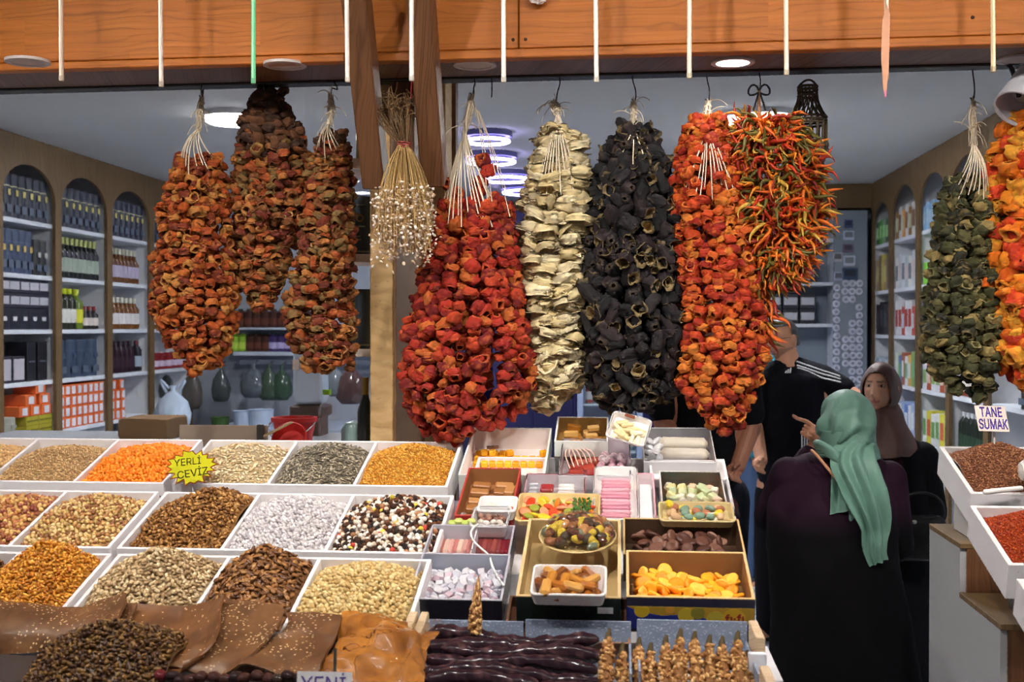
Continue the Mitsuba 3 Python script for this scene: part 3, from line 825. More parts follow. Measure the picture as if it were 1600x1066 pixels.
# second small strand and cords of the red garland
def chili(seed):
    g = np.random.default_rng(seed)
    L = g.uniform(0.06, 0.1)
    b = g.uniform(-0.9, 0.9)
    t = np.linspace(0, 1, 7)
    pts = np.stack([0.030 * b * np.sin(t * 2.6), 0.012 * np.sin(t * 5 + seed), -L * t], 1)
    r = 0.0068 * np.array([0.25, 0.85, 1.0, 0.92, 0.7, 0.45, 0.12])
    return tube(pts, r, 5)


CHC = [(198, 86, 26), (210, 124, 38), (176, 50, 24), (186, 146, 58), (92, 84, 36), (206, 102, 30), (136, 38, 24)]
sCH = [shape(chili(s), c, 'satin', True) for s in range(8) for c in CHC]
sCHS = shape(tube(curve([(0, 0, 0), (0.002, 0.001, 0.012), (0.006, 0.002, 0.022)], 4), 0.0014, 4), (128, 120, 60), 'matte', True)
g9 = np.random.default_rng(99)
ck = thing('chili_bunch', 'big bunch of thin curled red orange and green chilies on a dark bow', 'chili bunch', 'garlands of dried vegetables')
crow = [(188, 1166, 1226), (215, 1150, 1252), (250, 1144, 1270), (310, 1150, 1276), (360, 1170, 1272), (380, 1176, 1262), (410, 1178, 1246), (440, 1180, 1216), (470, 1182, 1204), (565, 1186, 1196)]
items = []
for i in range(1900):
    yy = 188 + 248 * g9.random() ** 1.3 if g9.random() < 0.975 else g9.uniform(420, 520)
    xl, xr = interp_rows(crow, yy)
    ph = g9.uniform(-PI * 0.6, PI * 0.6) if i < 800 else g9.uniform(-PI, PI)
    fac = g9.uniform(0.82, 1.04) if i < 800 else g9.uniform(0.3, 0.9)
    mid = at((xl + xr) / 2, yy, 4.48)
    hw = (xr - xl) / 2 * 4.48 / FPX
    p = mid + np.array([hw * math.sin(ph) * fac, -min(hw, 0.12) * math.cos(ph) * fac, 0])
    o = np.array([math.sin(ph), -math.cos(ph), 0])
    d = -(o * g9.uniform(0.1, 1.3) + np.array([0, 0, -1.0]) * g9.uniform(-0.1, 1.3) + g9.normal(0, 0.5, 3))
    items.append((fac * math.cos(ph) + (i < 800), p, d))
items.sort(key=lambda q: -q[0])
V, F, Cc, n = [], [], [], 0
for j, (_, p, d) in enumerate(items):
    M = aim(d, g9); M[:3, :3] *= g9.uniform(0.8, 1.25); M[:3, 3] = p
    wts = np.array([1.0, 0.9, 0.7, 0.8, 1.5, 0.9, 1.0]); cidx = g9.choice(7, p=wts / wts.sum())
    sh = sCH[int(g9.integers(8)) * 7 + cidx]
    if j < 300: put('chili', sh, ck, M)
    else:
        v, f, nn, uv, c = meshkit.WRITTEN[sh['filename']]
        V.append(v @ M[:3, :3].T + M[:3, 3]); F.append(f + n); Cc.append(c); n += len(v)
obj('inner_chili', (np.vstack(V), np.vstack(F)), np.vstack(Cc), 'satin', ck, True, kind='stuff')
hb = at(1186, 142, 4.48)
obj('hook', tube(curve([(hb[0], YR, zr + 0.005), hb + (0.005, 0, 0.03), hb + (0, 0, 0)], 8), 0.0025, 6), hook_col, 'satin', ck, True)
bow = MB()
for s in (-1, 1):
    bow.add(tube(curve([hb, hb + (0.03 * s, -0.004, 0.018), hb + (0.04 * s, 0, -0.002), hb + (0, 0, -0.006)], 10), 0.004, 6), (30, 30, 32))
    bow.add(tube(curve([hb, hb + (0.012 * s, -0.01, -0.04), hb + (0.022 * s, -0.012, -0.075)], 8), 0.0036, 6), (30, 30, 32))
bow.add(tube(curve([hb, hb + (0.0, 0, -0.05), at(1190, 192, 4.48)], 8), 0.006, 6), (150, 110, 80))
obj('bow', bow, None, 'matte', ck, False)

# loose peppers strung higher on the red garland and an extra hook
rk = 'pepper_garland_003'
for (px, py) in ((698, 284), (716, 300), (704, 316), (757, 252), (760, 268), (752, 284), (770, 312), (748, 300), (776, 330)):
    put('pepper', sRE[int(g9.integers(len(sRE)))], rk, (lambda M: (M.__setitem__((slice(0, 3), 3), at(px, py, 4.36)), M)[1])(aim(g9.normal(size=3), g9)))
for i in range(6):
    a, b = at(744 + i * 0.8, 172, 4.40), at(762 + i * 7, 300 + g9.uniform(-20, 40), 4.33)
    obj('cord', tube(curve([a, a * .5 + b * .5 + (0.006, 0, 0), b], 6), 0.0018, 5), CORD, 'matte', rk, True)
e0 = at(768, 118, 4.5)
obj('spare_hook', tube(curve([(e0[0], YR, zr + 0.004), (e0[0] + 0.002, 4.5, zr - 0.03), (e0[0], 4.5, zr - 0.07)], 8), 0.0025, 6), hook_col, 'satin', None, True, label='empty thin dark hook on the rail right of the red garland strings', cat='hook')

# bundle of dried flowers on the pillar
g6 = np.random.default_rng(66)
bk = thing('dried_flower_bunch', 'upside down bunch of dried white seed heads tied with red cord before the braces', 'dried flowers')
tie_p = at(631, 226, 4.18)
stems, pods = MB(), MB()
pv = []
for i in range(260):
    u = g6.uniform(-1, 1); w = g6.uniform(-1, 1)
    L = g6.uniform(0.6, 1.0)
    base = tie_p + np.array([0.016 * u, 0.02 * w, 0.0])
    yb = 250 + 150 * L
    e = at(634 + 46 * u * (0.55 + 0.45 * L), yb, 4.18) + np.array([0, 0.085 * w - 0.02, 0])
    m = base * 0.5 + e * 0.5 + np.array([0.016 * u, 0.03 * w, 0.02])
    q = curve([base, m, e], 7)
    stems.add(tube(q, 0.0011, 4, False), np.array((176, 144, 92)) * g6.uniform(0.8, 1.15))
    for t in range(5):
        pv.append(q[-1 - (t % 3)] + g6.normal(0, 0.014, 3) + np.array([0, -0.004, 0.02 * t - 0.03]))
for i in range(70):
    u = g6.uniform(-1, 1); w = g6.uniform(-1, 1)
    base = tie_p + np.array([0.016 * u, 0.02 * w, 0.0])
    e = at(614 + 34 * u, 150 + 28 * g6.random() + abs(u) * 6, 4.2) + np.array([0, 0.05 * w, 0])
    stems.add(tube(curve([base, base * .5 + e * .5 + g6.normal(0, 0.008, 3), e], 6), 0.0016, 4, False), np.array((104, 80, 54)) * g6.uniform(0.8, 1.15))
    for t in range(2): stems.add(tube(curve([e, e + g6.normal(0, 0.012, 3), e + g6.normal(0, 0.02, 3)], 4), 0.0016, 4, False), np.array((110, 84, 56)))
obj('stems', stems, None, 'matte', bk, False, kind='stuff')
pv = np.array(pv); npd = len(pv)
pm, pc = scatter(ICO, pv, rand_rot(npd, g6), np.array([0.0075, 0.0058, 0.0035]) * g6.uniform(0.7, 1.2, (npd, 1)), np.array([lin(c) for c in ((222, 208, 190), (206, 186, 160), (236, 228, 216), (180, 150, 118))])[g6.integers(0, 4, npd)])
obj('seed_heads', pm, pc, 'satin', bk, True, kind='stuff')
t_ = np.linspace(0, 6 * PI, 40)
obj('red_cord', tube(np.vstack([tie_p + np.stack([0.024 * np.cos(t_), 0.026 * np.sin(t_), 0.012 - 0.004 * t_ / PI], 1)]), 0.003, 5), (150, 72, 66), 'matte', bk, True)
obj('red_cord', tube(curve([tie_p + (0.01, 0, 0), at(641, 170, 4.19), at(643, 128, 4.2), (at(643, 128, 4.2)[0], 4.24, zb + 0.006)], 12), 0.0022, 5), (190, 60, 70), 'matte', bk, True)


# ---------------------------------------------------------------- right stall: boxes of sweets on tilted shelves
def proj(p):
    d = np.asarray(p, float) - EYE
    k = FPX / np.dot(d, FWD)
    return 800 + np.dot(d, RGT) * k, 533 - np.dot(d, UPV) * k


class Box:
    """An open box by its rim in the photograph: front edge x0..x1 at height yf, back edge at yb, front at depth Y; H deep, tilted."""
    def __init__(s, x0, x1, yf, yb, Y, H, tilt=TH, rz=0.0):
        a, b = at(x0, yf, Y), at(x1, yf, Y)
        s.W = float(np.linalg.norm((b - a)[[0, 1]]))
        lo, hi = 0.02, 1.2
        for _ in range(40):
            D = (lo + hi) / 2
            q = proj(a + np.array([s.W / 2, D * math.cos(tilt), D * math.sin(tilt)]))
            if q[1] > yb: lo = D
            else: hi = D
        s.D, s.H = D, H
        s.M = mat(a, rx=tilt, rz=rz)

    def build(s, name, label, cat, outer, inner, wt=0.004, rim=None, group=None, bs='satin', front=None, flare=0.0):
        k = thing(name, label, cat, group)
        W, D, H = s.W, s.D, s.H
        def wall(nm, lo, hi, axis):
            m = MB()
            v, f = cbox(lo, hi, 0.0008)
            m.add((v, f), outer)
            inn = {'f': ((lo[0] + wt, hi[1], lo[2]), (hi[0] - wt, hi[1] + 0.0006, hi[2] - 0.001)), 'b': ((lo[0] + wt, lo[1] - 0.0006, lo[2]), (hi[0] - wt, lo[1], hi[2] - 0.001)),
                   'l': ((hi[0], lo[1], lo[2]), (hi[0] + 0.0006, hi[1], hi[2] - 0.001)), 'r': ((lo[0] - 0.0006, lo[1], lo[2]), (lo[0], hi[1], hi[2] - 0.001))}[axis]
            m.add(cbox(*inn), inner)
            if rim is not None: m.add(cbox((lo[0] - .0005, lo[1] - .0005, hi[2] - 0.0015), (hi[0] + .0005, hi[1] + .0005, hi[2] + 0.0015), 0.0005), rim)
            obj(nm, m, None, bs, k, False, s.M)
        wall('wall', (0, 0, -H), (W, wt, 0), 'f'); wall('wall', (0, D - wt, -H), (W, D, 0), 'b')
        wall('wall', (0, wt, -H), (wt, D - wt, 0), 'l'); wall('wall', (W - wt, wt, -H), (W, D - wt, 0), 'r')
        obj('bottom', cbox((0, 0, -H - 0.002), (W, D, -H)), inner, bs, k, False, s.M)
        s.key = k
        return k

    def at(s, u, v, n=0.0):
        return (s.M @ np.array([u * s.W, v * s.D, n, 1.0]))[:3]

    def place(s, u, v, n, rz=0, rx=0, ry=0, sc=1.0):
        return s.M @ mat((u * s.W, v * s.D, n), rz=rz, rx=rx, ry=ry, s=sc)


def foam_tray(x0, x1, yf, yb, Y, label, H=0.022, tilt=TH, rz=0.0, col=(232, 228, 226), M=None, W=None, D=None, group='white foam trays'):
    b = Box(x0, x1, yf, yb, Y, H, tilt, rz)
    if M is not None: b.M, b.W, b.D = M, W, D
    k = thing('foam_tray', label, 'tray', group)
    W, D = b.W, b.D
    def rr(m, z, r, n=6):
        c = [(W - m - r, m + r, -PI / 2), (W - m - r, D - m - r, 0), (m + r, D - m - r, PI / 2), (m + r, m + r, PI)]
        return np.array([(cx + r * math.cos(a0 + t), cy + r * math.sin(a0 + t), z) for cx, cy, a0 in c for t in np.linspace(0, PI / 2, n)])
    rings = [rr(0.0, 0.0, 0.018), rr(0.001, 0.003, 0.018), rr(0.006, 0.003, 0.016), rr(0.008, 0.0, 0.016), rr(0.014, -H, 0.012)]
    n = len(rings[0])
    V = np.vstack(rings + [np.array([[W / 2, D / 2, -H]])])
    F = grid_faces(n, len(rings), True)
    F = np.vstack([F, [((len(rings) - 1) * n + j, (len(rings) - 1) * n + (j + 1) % n, len(V) - 1) for j in range(n)]])
    under = [rr(0.0, 0.0, 0.018), rr(0.010, -H - 0.003, 0.012)]
    V2 = np.vstack(under + [np.array([[W / 2, D / 2, -H - 0.003]])])
    F2 = np.vstack([grid_faces(n, 2, True), [(n + j, n + (j + 1) % n, 2 * n) for j in range(n)]])[:, ::-1]
    obj('shell', (np.vstack([V, V2]), np.vstack([F, F2 + len(V)])), col, 'satin', k, 40, b.M)
    b.key, b.H = k, H
    return b


def film_sheet(b, parent, lift=0.002, seed=0, nm='plastic_film', u0=0.0, u1=1.0, v0=0.0, v1=1.0, sag=0.006):
    nu, nv = 22, 18
    x, y = np.meshgrid(np.linspace(u0 * b.W, u1 * b.W, nu), np.linspace(v0 * b.D, v1 * b.D, nv))
    p = np.column_stack([x.ravel(), y.ravel()])
    e = np.minimum.reduce([p[:, 0] / b.W - u0, u1 - p[:, 0] / b.W, p[:, 1] / b.D - v0, v1 - p[:, 1] / b.D]).clip(0, 0.2) / 0.2
    z = lift - sag * e + 0.004 * e * noise2(p, 22, seed) + 0.0012 * noise2(p, 70, seed + 1)
    obj(nm, (np.column_stack([p, z]), grid_faces(nu, nv)), None, 'film', parent, True, b.M)


def rod(L, r, n=10, bump=0.0, seed=0, seg=14):
    t = np.linspace(0, 1, seg)
    g = np.random.default_rng(seed)
    rr = r * np.minimum(1, np.minimum((t + 0.004) / 0.04, (1.004 - t) / 0.04)) ** 0.5 * (1 + bump * g.normal(0, 1, seg))
    return tube(np.stack([L * t, 0 * t, 0 * t], 1), np.maximum(rr, r * 0.15), n)


def cuboid(s, b=0.15):
    return cbox(-np.array(s) / 2, np.array(s) / 2, b * min(s))


def strew(b, name, label, cat, group, shapes, n, seed, lo=(0.05, 0.05), hi=(0.95, 0.95), z0=None, layers=1, step=0.01, tumble=0.3, sc=(0.9, 1.1), grid=None):
    """Puts n single things into a box."""
    g = np.random.default_rng(seed)
    z0 = -b.H if z0 is None else z0
    spots = []
    nx = max(1, int(round(math.sqrt(n / layers * (b.W * (hi[0] - lo[0])) / (b.D * (hi[1] - lo[1]))))))
    ny = max(1, int(math.ceil(n / layers / nx)))
    for L in range(layers):
        for j in range(ny):
            for i in range(nx):
                spots.append((lo[0] + (hi[0] - lo[0]) * (i + 0.5 + 0.25 * ((j + L) % 2) + g.uniform(-.2, .2)) / (nx + .25), lo[1] + (hi[1] - lo[1]) * (j + 0.5 + g.uniform(-.2, .2)) / ny, L))
    for (u, v, L) in spots[:n]:
        k = put(name, shapes[int(g.integers(len(shapes)))], None, b.place(min(max(u, lo[0]), hi[0]), v, z0 + step * (L + 0.5) + g.uniform(0, step * .4), g.uniform(0, 6.28) if tumble > 0.15 else g.normal(0, .1), g.normal(0, tumble), g.normal(0, tumble), g.uniform(*sc)))
        tag(k, label, cat, group)


# white trays that carry the boxes
for row in (0, 1):
    xa_, xb_ = XE + 0.012, (at(1146, 762, 4.06)[0] if row == 0 else at(1168, 866, 3.49)[0])
    _k = tray(xa_, xb_, [], row, f'white undivided tray under the boxes of sweets, {("upper", "lower")[row]} one', -0.055)
tb2 = thing('stall_table', 'white stepped table under the boxes of sweets', 'table')
for row, (Y, z) in enumerate(ROWS):
    obj('step', cbox((XE + 0.02, Y + 0.03, 0.0), ((0.39, 0.37, 0.40)[row], Y + DT - 0.02, z - WALL_H - 0.012 - (0.055 if row < 2 else 0))), (206, 204, 206), 'satin', tb2)

# A: lined white box with yellow cubes
A = Box(716, 851, 742, 669, 4.10, 0.085)
A.build('sweet_box', 'white lined box with a row of yellow cubes, upper left of the sweets', 'box', (196, 200, 194), (232, 222, 216), 0.006, (222, 222, 216))
lin_ = foam_tray(0, 0, 0, 0, 1, 'pinkish white plastic liner inside the box of yellow cubes', 0.07, M=A.M @ mat((0.008, 0.008, 0.0)), W=A.W - 0.016, D=A.D - 0.016, col=(236, 222, 214), group=None) if False else None
yc = [shape(cuboid((0.026, 0.022, 0.022)), c, 'satin') for c in ((236, 166, 20), (244, 178, 30), (226, 150, 16))]
g7 = np.random.default_rng(77)
for j in range(3):
    for i in range(9):
        if j == 2 and i > 4: continue
        k = put('yellow_cube', yc[(i * 7 + j) % 3], None, A.place(0.10 + 0.097 * i, 0.60 + 0.11 * j, -0.074 + (0.0 if j < 2 else 0.0), rz=g7.normal(0, .05)), label='yellow sugared cube in the white lined box', cat='sweet', group='yellow cubes')
for i, u in enumerate((0.18, 0.28, 0.5, 0.92)):
    put('yellow_cube', yc[i % 3], None, A.place(u, 0.72, -0.051, rz=0.2 * i), label='yellow sugared cube in the white lined box', cat='sweet', group='yellow cubes')
pk = thing('wrapped_sweet', 'small dark printed wrapper on the yellow cubes', 'wrapper')
obj('wrapper', cuboid((0.045, 0.016, 0.008)), (120, 78, 50), 'gloss', pk, False, A.place(0.28, 0.76, -0.036, rz=.1))

# B
B_ = Box(866, 950, 690, 652, 4.33, 0.06)
B_.build('sweet_box', 'white box of nut bars behind the leaning foam tray', 'box', (216, 218, 212), (150, 112, 60), 0.006, (226, 226, 220))
nb = [shape(cuboid((0.05, 0.03, 0.02)), c, 'gloss') for c in ((176, 118, 44), (156, 98, 36), (196, 150, 84))]
strew(B_, 'nut_bar', 'honey brown nut bar in the box behind the leaning tray', 'sweet', 'nut bars', nb, 12, 3, (0.15, 0.1), (0.9, 0.9), layers=2, step=0.022, tumble=0.08)

# C: leaning foam tray with cream pieces
Cc_ = at(944, 683, 4.16)
dC = at(1007, 700, 4.14) - Cc_
CM = frame(Cc_, dC, (0.0, -0.80, 0.6))
Cb = foam_tray(944, 1007, 690, 640, 4.15, 'white foam tray of cream coloured pieces leaning up over the nut bars', 0.018, M=CM, W=float(np.linalg.norm(dC)), D=0.118)
cp = [shape(deform(cuboid((0.042, 0.016, 0.012), .3), lambda x, y, z: (x, y + 0.3 * x, z)), c, 'satin') for c in ((232, 216, 172), (222, 202, 150), (238, 228, 196))]
strew(Cb, 'cream_piece', 'cream coloured piece in the leaning foam tray', 'sweet', 'cream pieces', cp, 22, 5, (0.18, 0.12), (0.86, 0.72), layers=2, step=0.01, tumble=0.2)
obj('tray_sticker', extrude(sbox(0, 0, 0.036, 0.012), 0.001), (126, 70, 50), 'gloss', Cb.key, False, CM @ mat((0.045, 0.102, 0.004), rz=-0.05))
film_sheet(Cb, Cb.key, 0.004, 4)

# D
D_ = Box(872, 986, 744, 686, 4.06, 0.07)
D_.build('sweet_box', 'grey lined box of pink and red delight under clear film', 'box', (196, 192, 196), (184, 172, 180), 0.004, (206, 202, 206))
rd = [shape(cuboid((0.05, 0.03, 0.02), .3), c, 'gloss') for c in ((170, 52, 44), (190, 76, 60), (206, 110, 84))]
strew(D_, 'red_delight', 'glossy red slab of delight in the grey lined box', 'sweet', 'red delight slabs', rd, 14, 6, (0.12, 0.3), (0.55, 0.85), layers=2, step=0.016, tumble=0.15)
pkc = [shape(deform(ICO1, lambda x, y, z: (x * .016, y * .013, z * .012)), c, 'satin') for c in ((226, 196, 204), (234, 214, 218), (214, 170, 184))]
strew(D_, 'pink_lump', 'pale pink sugared lump in the grey lined box', 'sweet', 'pink lumps', pkc, 44, 7, (0.52, 0.25), (0.94, 0.95), layers=2, step=0.018)
for i in range(7):
    a_ = D_.at(0.08 + 0.03 * i, 0.92, -0.03); b2 = D_.at(0.14 + 0.06 * i, 0.35 + 0.03 * i, -0.022)
    obj('pale_strip', tube(curve([a_, a_ * .5 + b2 * .5 + (0.004 * (i - 3), 0, 0.014), b2], 8), 0.003, 6), (230, 196, 180), 'gloss', None, True, label='thin pale strip of delight across the red slabs', cat='sweet', group='pale strips')
film_sheet(D_, D_.key, 0.002, 9)

# E: clear container with big white rolls
E_ = Box(1006, 1120, 722, 669, 4.20, 0.07)
E_.build('sweet_box', 'clear plastic container with two thick cream rolls, upper right of the sweets', 'box', (176, 174, 176), (150, 146, 148), 0.003, (206, 204, 206))
for i, (v, c) in enumerate(((0.50, (226, 214, 196)), (0.78, (216, 204, 184)))):
    obj('cream_roll', rod(0.18, 0.024, 12, 0.02, i), c, 'satin', None, True, E_.place(0.24, v, -0.038 + .005 * i, rz=-0.03), label=('front', 'rear')[i] + ' thick cream roll in the clear container', cat='sweet')
crk = [shape(deform(ICO1, lambda x, y, z: (x * .022 * (1 + .3 * math.sin(5 * y)), y * .016, z * .010)), c, 'gloss') for c in ((226, 224, 224), (206, 204, 206))]
strew(E_, 'white_wrapper', 'crumpled white wrapper beside the cream rolls', 'wrapper', 'white wrappers', crk, 16, 8, (0.04, 0.3), (0.28, 0.95), layers=2, step=0.02)
film_sheet(E_, E_.key, 0.003, 10)

# F
F_ = foam_tray(1016, 1137, 750, 720, 4.09, 'empty looking white foam tray behind the pastel cubes', 0.03)

# K, M
K_ = Box(816, 913, 778, 741, 3.90, 0.05)
K_.build('sweet_box', 'pink edged box of white rolls and red jelly above the fruit mix', 'box', (206, 150, 160), (190, 178, 184), 0.004, (222, 168, 178))
wr = shape(rod(0.06, 0.009, 8), (226, 222, 218), 'satin', True)
for i in range(5): put('white_roll', wr, None, K_.place(0.54, 0.34 + 0.145 * i, -0.026), label='small white roll in the pink edged box', cat='sweet', group='white rolls')
obj('red_jelly', cuboid((0.045, 0.05, 0.014), .3), (160, 36, 44), 'gloss', None, False, K_.place(0.36, 0.68, -0.026), label='piece of shiny red jelly in the pink edged box', cat='sweet')
for i in range(4): put('white_bar', shape(cuboid((0.03, 0.014, 0.012)), (196, 200, 206), 'satin'), None, K_.place(0.13, 0.35 + 0.17 * i, -0.03), label='small white bar at the left of the pink edged box', cat='sweet', group='white bars')
film_sheet(K_, K_.key, 0.002, 11)
M_ = Box(996, 1026, 812, 740, 3.75, 0.045)
M_.build('sweet_box', 'narrow pink box with one white slab right of the pink rolls', 'box', (216, 140, 156), (214, 200, 202), 0.004, (224, 160, 172))
obj('white_slab', cuboid((M_.W * .7, M_.D * .78, 0.02)), (222, 222, 224), 'satin', None, False, M_.place(0.5, 0.5, -0.032), label='white slab in the narrow pink box', cat='sweet')

# G: foam tray of pink rolls
G_ = foam_tray(924, 999, 812, 730, 3.72, 'white foam tray of pink rolls in the middle of the sweets', 0.025)
pr = [shape(rod(0.098, 0.0098, 10, 0.03, i), c, 'satin', True) for i, c in enumerate(((206, 140, 154), (214, 156, 168), (196, 124, 142)))]
for i in range(11):
    put('pink_roll', pr[i % 3], None, G_.place(0.17 + g7.uniform(-.01, .02), 0.10 + 0.066 * i, -0.008, rz=g7.normal(0, .04)), label=f'sugared pink roll in the white foam tray, {ordn[i]} from the front', cat='sweet', group='pink rolls')
film_sheet(G_, G_.key, 0.004, 12)

# H: pastel cubes
H_ = Box(1034, 1137, 790, 737, 3.80, 0.08)
H_.build('sweet_box', 'dark lined box of pastel cubes under clear film', 'box', (196, 196, 196), (70, 74, 66), 0.004, (206, 206, 204))
pc_ = [shape(cuboid((0.025, 0.025, 0.023), .12), c, 'satin') for c in ((206, 216, 170), (226, 218, 160), (232, 226, 206), (190, 206, 164), (226, 196, 168))]
strew(H_, 'pastel_cube', 'pastel green or yellow cube under clear film', 'sweet', 'pastel cubes', pc_, 84, 13, (0.1, 0.08), (0.93, 0.92), layers=3, step=0.021)
film_sheet(H_, H_.key, 0.003, 14)

# I: red edged box of date slabs
I_ = Box(710, 799, 806, 732, 3.72, 0.06)
I_.build('sweet_box', 'red edged box of brown slabs at the left of the sweets', 'box', (150, 42, 38), (140, 92, 56), 0.005, (176, 60, 52))
ds = [shape(deform(cuboid((0.062, 0.036, 0.02), .2), lambda x, y, z: (x, y, z + 0.002 * math.sin(180 * x))), c, 'satin') for c in ((164, 112, 66), (150, 98, 54), (178, 126, 76))]
for j in range(5):
    for i in range(2):
        put('brown_slab', ds[(i + j) % 3], None, I_.place(0.29 + 0.43 * i, 0.12 + 0.17 * j, -0.034 + 0.004 * (j % 2), rz=g7.normal(0, .04)), label='brown date slab in the red edged box', cat='sweet', group='brown slabs')
put('brown_slab', ds[2], None, I_.place(0.86, 0.62, -0.02, rz=1.5), label='brown slab standing crosswise at the right of the red edged box', cat='sweet')

# J: small trays
J1 = foam_tray(744, 806, 800, 776, 3.68, 'small white foam tray behind the clear tub of brown and white sweets', 0.03)
bw = [shape(deform(ICO1, lambda x, y, z: (x * .013, y * .01, z * .009)), c, 'satin') for c in ((226, 222, 214), (206, 198, 188), (120, 84, 70), (150, 110, 92))]
strew(J1, 'white_sweet', 'creamy white sweet in the small foam tray', 'sweet', 'white sweets', bw[:2], 18, 15, (0.2, 0.2), (0.85, 0.8), step=0.012)
J2 = foam_tray(732, 793, 824, 792, 3.58, 'clear little tub of brown and white sweets left of the fruit mix', 0.035, col=(206, 206, 206))
strew(J2, 'brown_sweet', 'brown sweet at the back of the little clear tub', 'sweet', 'brown sweets', bw[2:], 16, 16, (0.15, 0.5), (0.88, 0.85), layers=2, step=0.012)
strew(J2, 'white_sweet', 'white sweet at the front of the little clear tub', 'sweet', 'front white sweets', bw[:2], 16, 17, (0.15, 0.15), (0.88, 0.5), layers=2, step=0.012)
film_sheet(J2, J2.key, 0.004, 18)
gb = [shape(cuboid((0.026, 0.022, 0.018), .3), c, 'satin') for c in ((170, 186, 84), (190, 196, 110))]
for i in range(4): put('green_delight', gb[i % 2], None, mat(at(707 + 10 * i, 818 - (i % 2) * 3, 3.62), rx=TH, rz=0.2 * i), label='green cube of delight between the red edged box and the film covered box', cat='sweet', group='green delights')

# L: tray of bright dried fruit
L_ = foam_tray(803, 937, 815, 772, 3.68, 'shallow tray of orange green and yellow candied fruit', 0.015, col=(214, 190, 130))
fr = [shape(deform(ICO1, lambda x, y, z: (x * .022, y * .017, z * .007)), c, 'gloss') for c in ((216, 96, 34), (232, 130, 40), (206, 70, 40), (226, 150, 110), (232, 196, 50), (150, 160, 60))]
strew(L_, 'candied_fruit', 'slice of candied fruit in the shallow tray', 'sweet', 'candied fruit slices', fr, 44, 19, (0.06, 0.08), (0.94, 0.92), layers=2, step=0.009, tumble=0.35)
lg = [shape(deform(ICO, lambda x, y, z: (x * .009, y * .004, z * .004)), c, 'matte') for c in ((60, 104, 44), (84, 128, 58))]
strew(L_, 'green_bit', 'small green bit on the right of the candied fruit', 'sweet', 'green bits', lg, 50, 20, (0.66, 0.25), (0.90, 0.75), z0=0.006, layers=2, step=0.006, tumble=1.0)
film_sheet(L_, L_.key, 0.016, 21, sag=-0.004)

# N: plate of wrapped sweets at the right
N_ = foam_tray(1030, 1150, 815, 785, 3.62, 'tray of mixed sweets in crinkled clear film at the right edge', 0.02, col=(196, 180, 130))
mx = [shape(deform(ICO1, lambda x, y, z: (x * .017, y * .013, z * .011)), c, 'gloss') for c in ((206, 170, 130), (120, 150, 130), (226, 200, 60), (170, 110, 80), (226, 214, 190))]
strew(N_, 'mixed_sweet', 'mixed sweet under the crinkled film at the right edge', 'sweet', 'mixed sweets', mx, 36, 22, (0.1, 0.1), (0.9, 0.9), layers=2, step=0.014)
film_sheet(N_, N_.key, 0.012, 23, sag=-0.008, u0=-0.06, u1=1.06)

# O: film covered double box of white delight
O1 = Box(660, 796, 866, 821, 3.42, 0.075)
O1.build('sweet_box', 'film covered box of pale and dark red delight, rear one of the pair', 'box', (40, 36, 44), (176, 178, 188), 0.005, (170, 170, 178))
obj('inner_divider', cbox((0.54 * O1.W, 0.006, -0.075), (0.545 * O1.W + 0.003, O1.D - 0.006, -0.002)), (206, 206, 210), 'satin', O1.key, False, O1.M)
rl = [shape(rod(0.085, 0.011, 8, .02, i), c, 'satin', True) for i, c in enumerate(((196, 150, 140), (176, 110, 104), (206, 176, 160)))]
for i in range(8): put('pale_delight', rl[i % 3], None, O1.place(0.08 + 0.055 * i, 0.97, -0.052, rz=-1.57), label='pale pink stick of delight in the rear film covered box', cat='sweet', group='pale delight sticks')
rl2 = [shape(rod(0.085, 0.012, 8, .02, i), c, 'gloss', True) for i, c in enumerate(((120, 52, 52), (140, 70, 64), (110, 20, 34)))]
for i in range(7): put('dark_delight', rl2[2 if i > 4 else i % 2], None, O1.place(0.59 + 0.056 * i, 0.97, -0.05, rz=-1.57), label='dark red stick of delight in the rear film covered box', cat='sweet', group='dark delight sticks')
film_sheet(O1, O1.key, 0.003, 24)
O2 = Box(636, 784, 936, 866, 3.08, 0.075)
O2.build('sweet_box', 'black film covered box full of small white powdered cubes', 'box', (26, 22, 32), (166, 172, 186), 0.005, (176, 176, 186), bs='gloss')
wc = [shape(cuboid((0.021, 0.019, 0.016), .08), c, 'matte') for c in ((204, 204, 210), (190, 190, 200), (212, 210, 214), (200, 180, 190))]
strew(O2, 'powdered_cube', 'white powdered cube in the black film covered box', 'sweet', 'powdered cubes', wc, 180, 25, (0.07, 0.06), (0.93, 0.94), layers=2, step=0.018, tumble=0.35)
film_sheet(O2, O2.key, 0.003, 26)
w_ = [O1.at(0.56, 0.95, 0.008), O1.at(0.55, 0.4, 0.008), O1.at(0.72, 0.0, 0.012), O2.at(0.82, 0.7, 0.012), O2.at(1.0, 0.25, 0.008)]
obj('white_strap', tube(curve(w_, 20), 0.0036, 6), (222, 222, 220), 'satin', None, True, label='white plastic strap lying across the two film covered boxes', cat='strap')

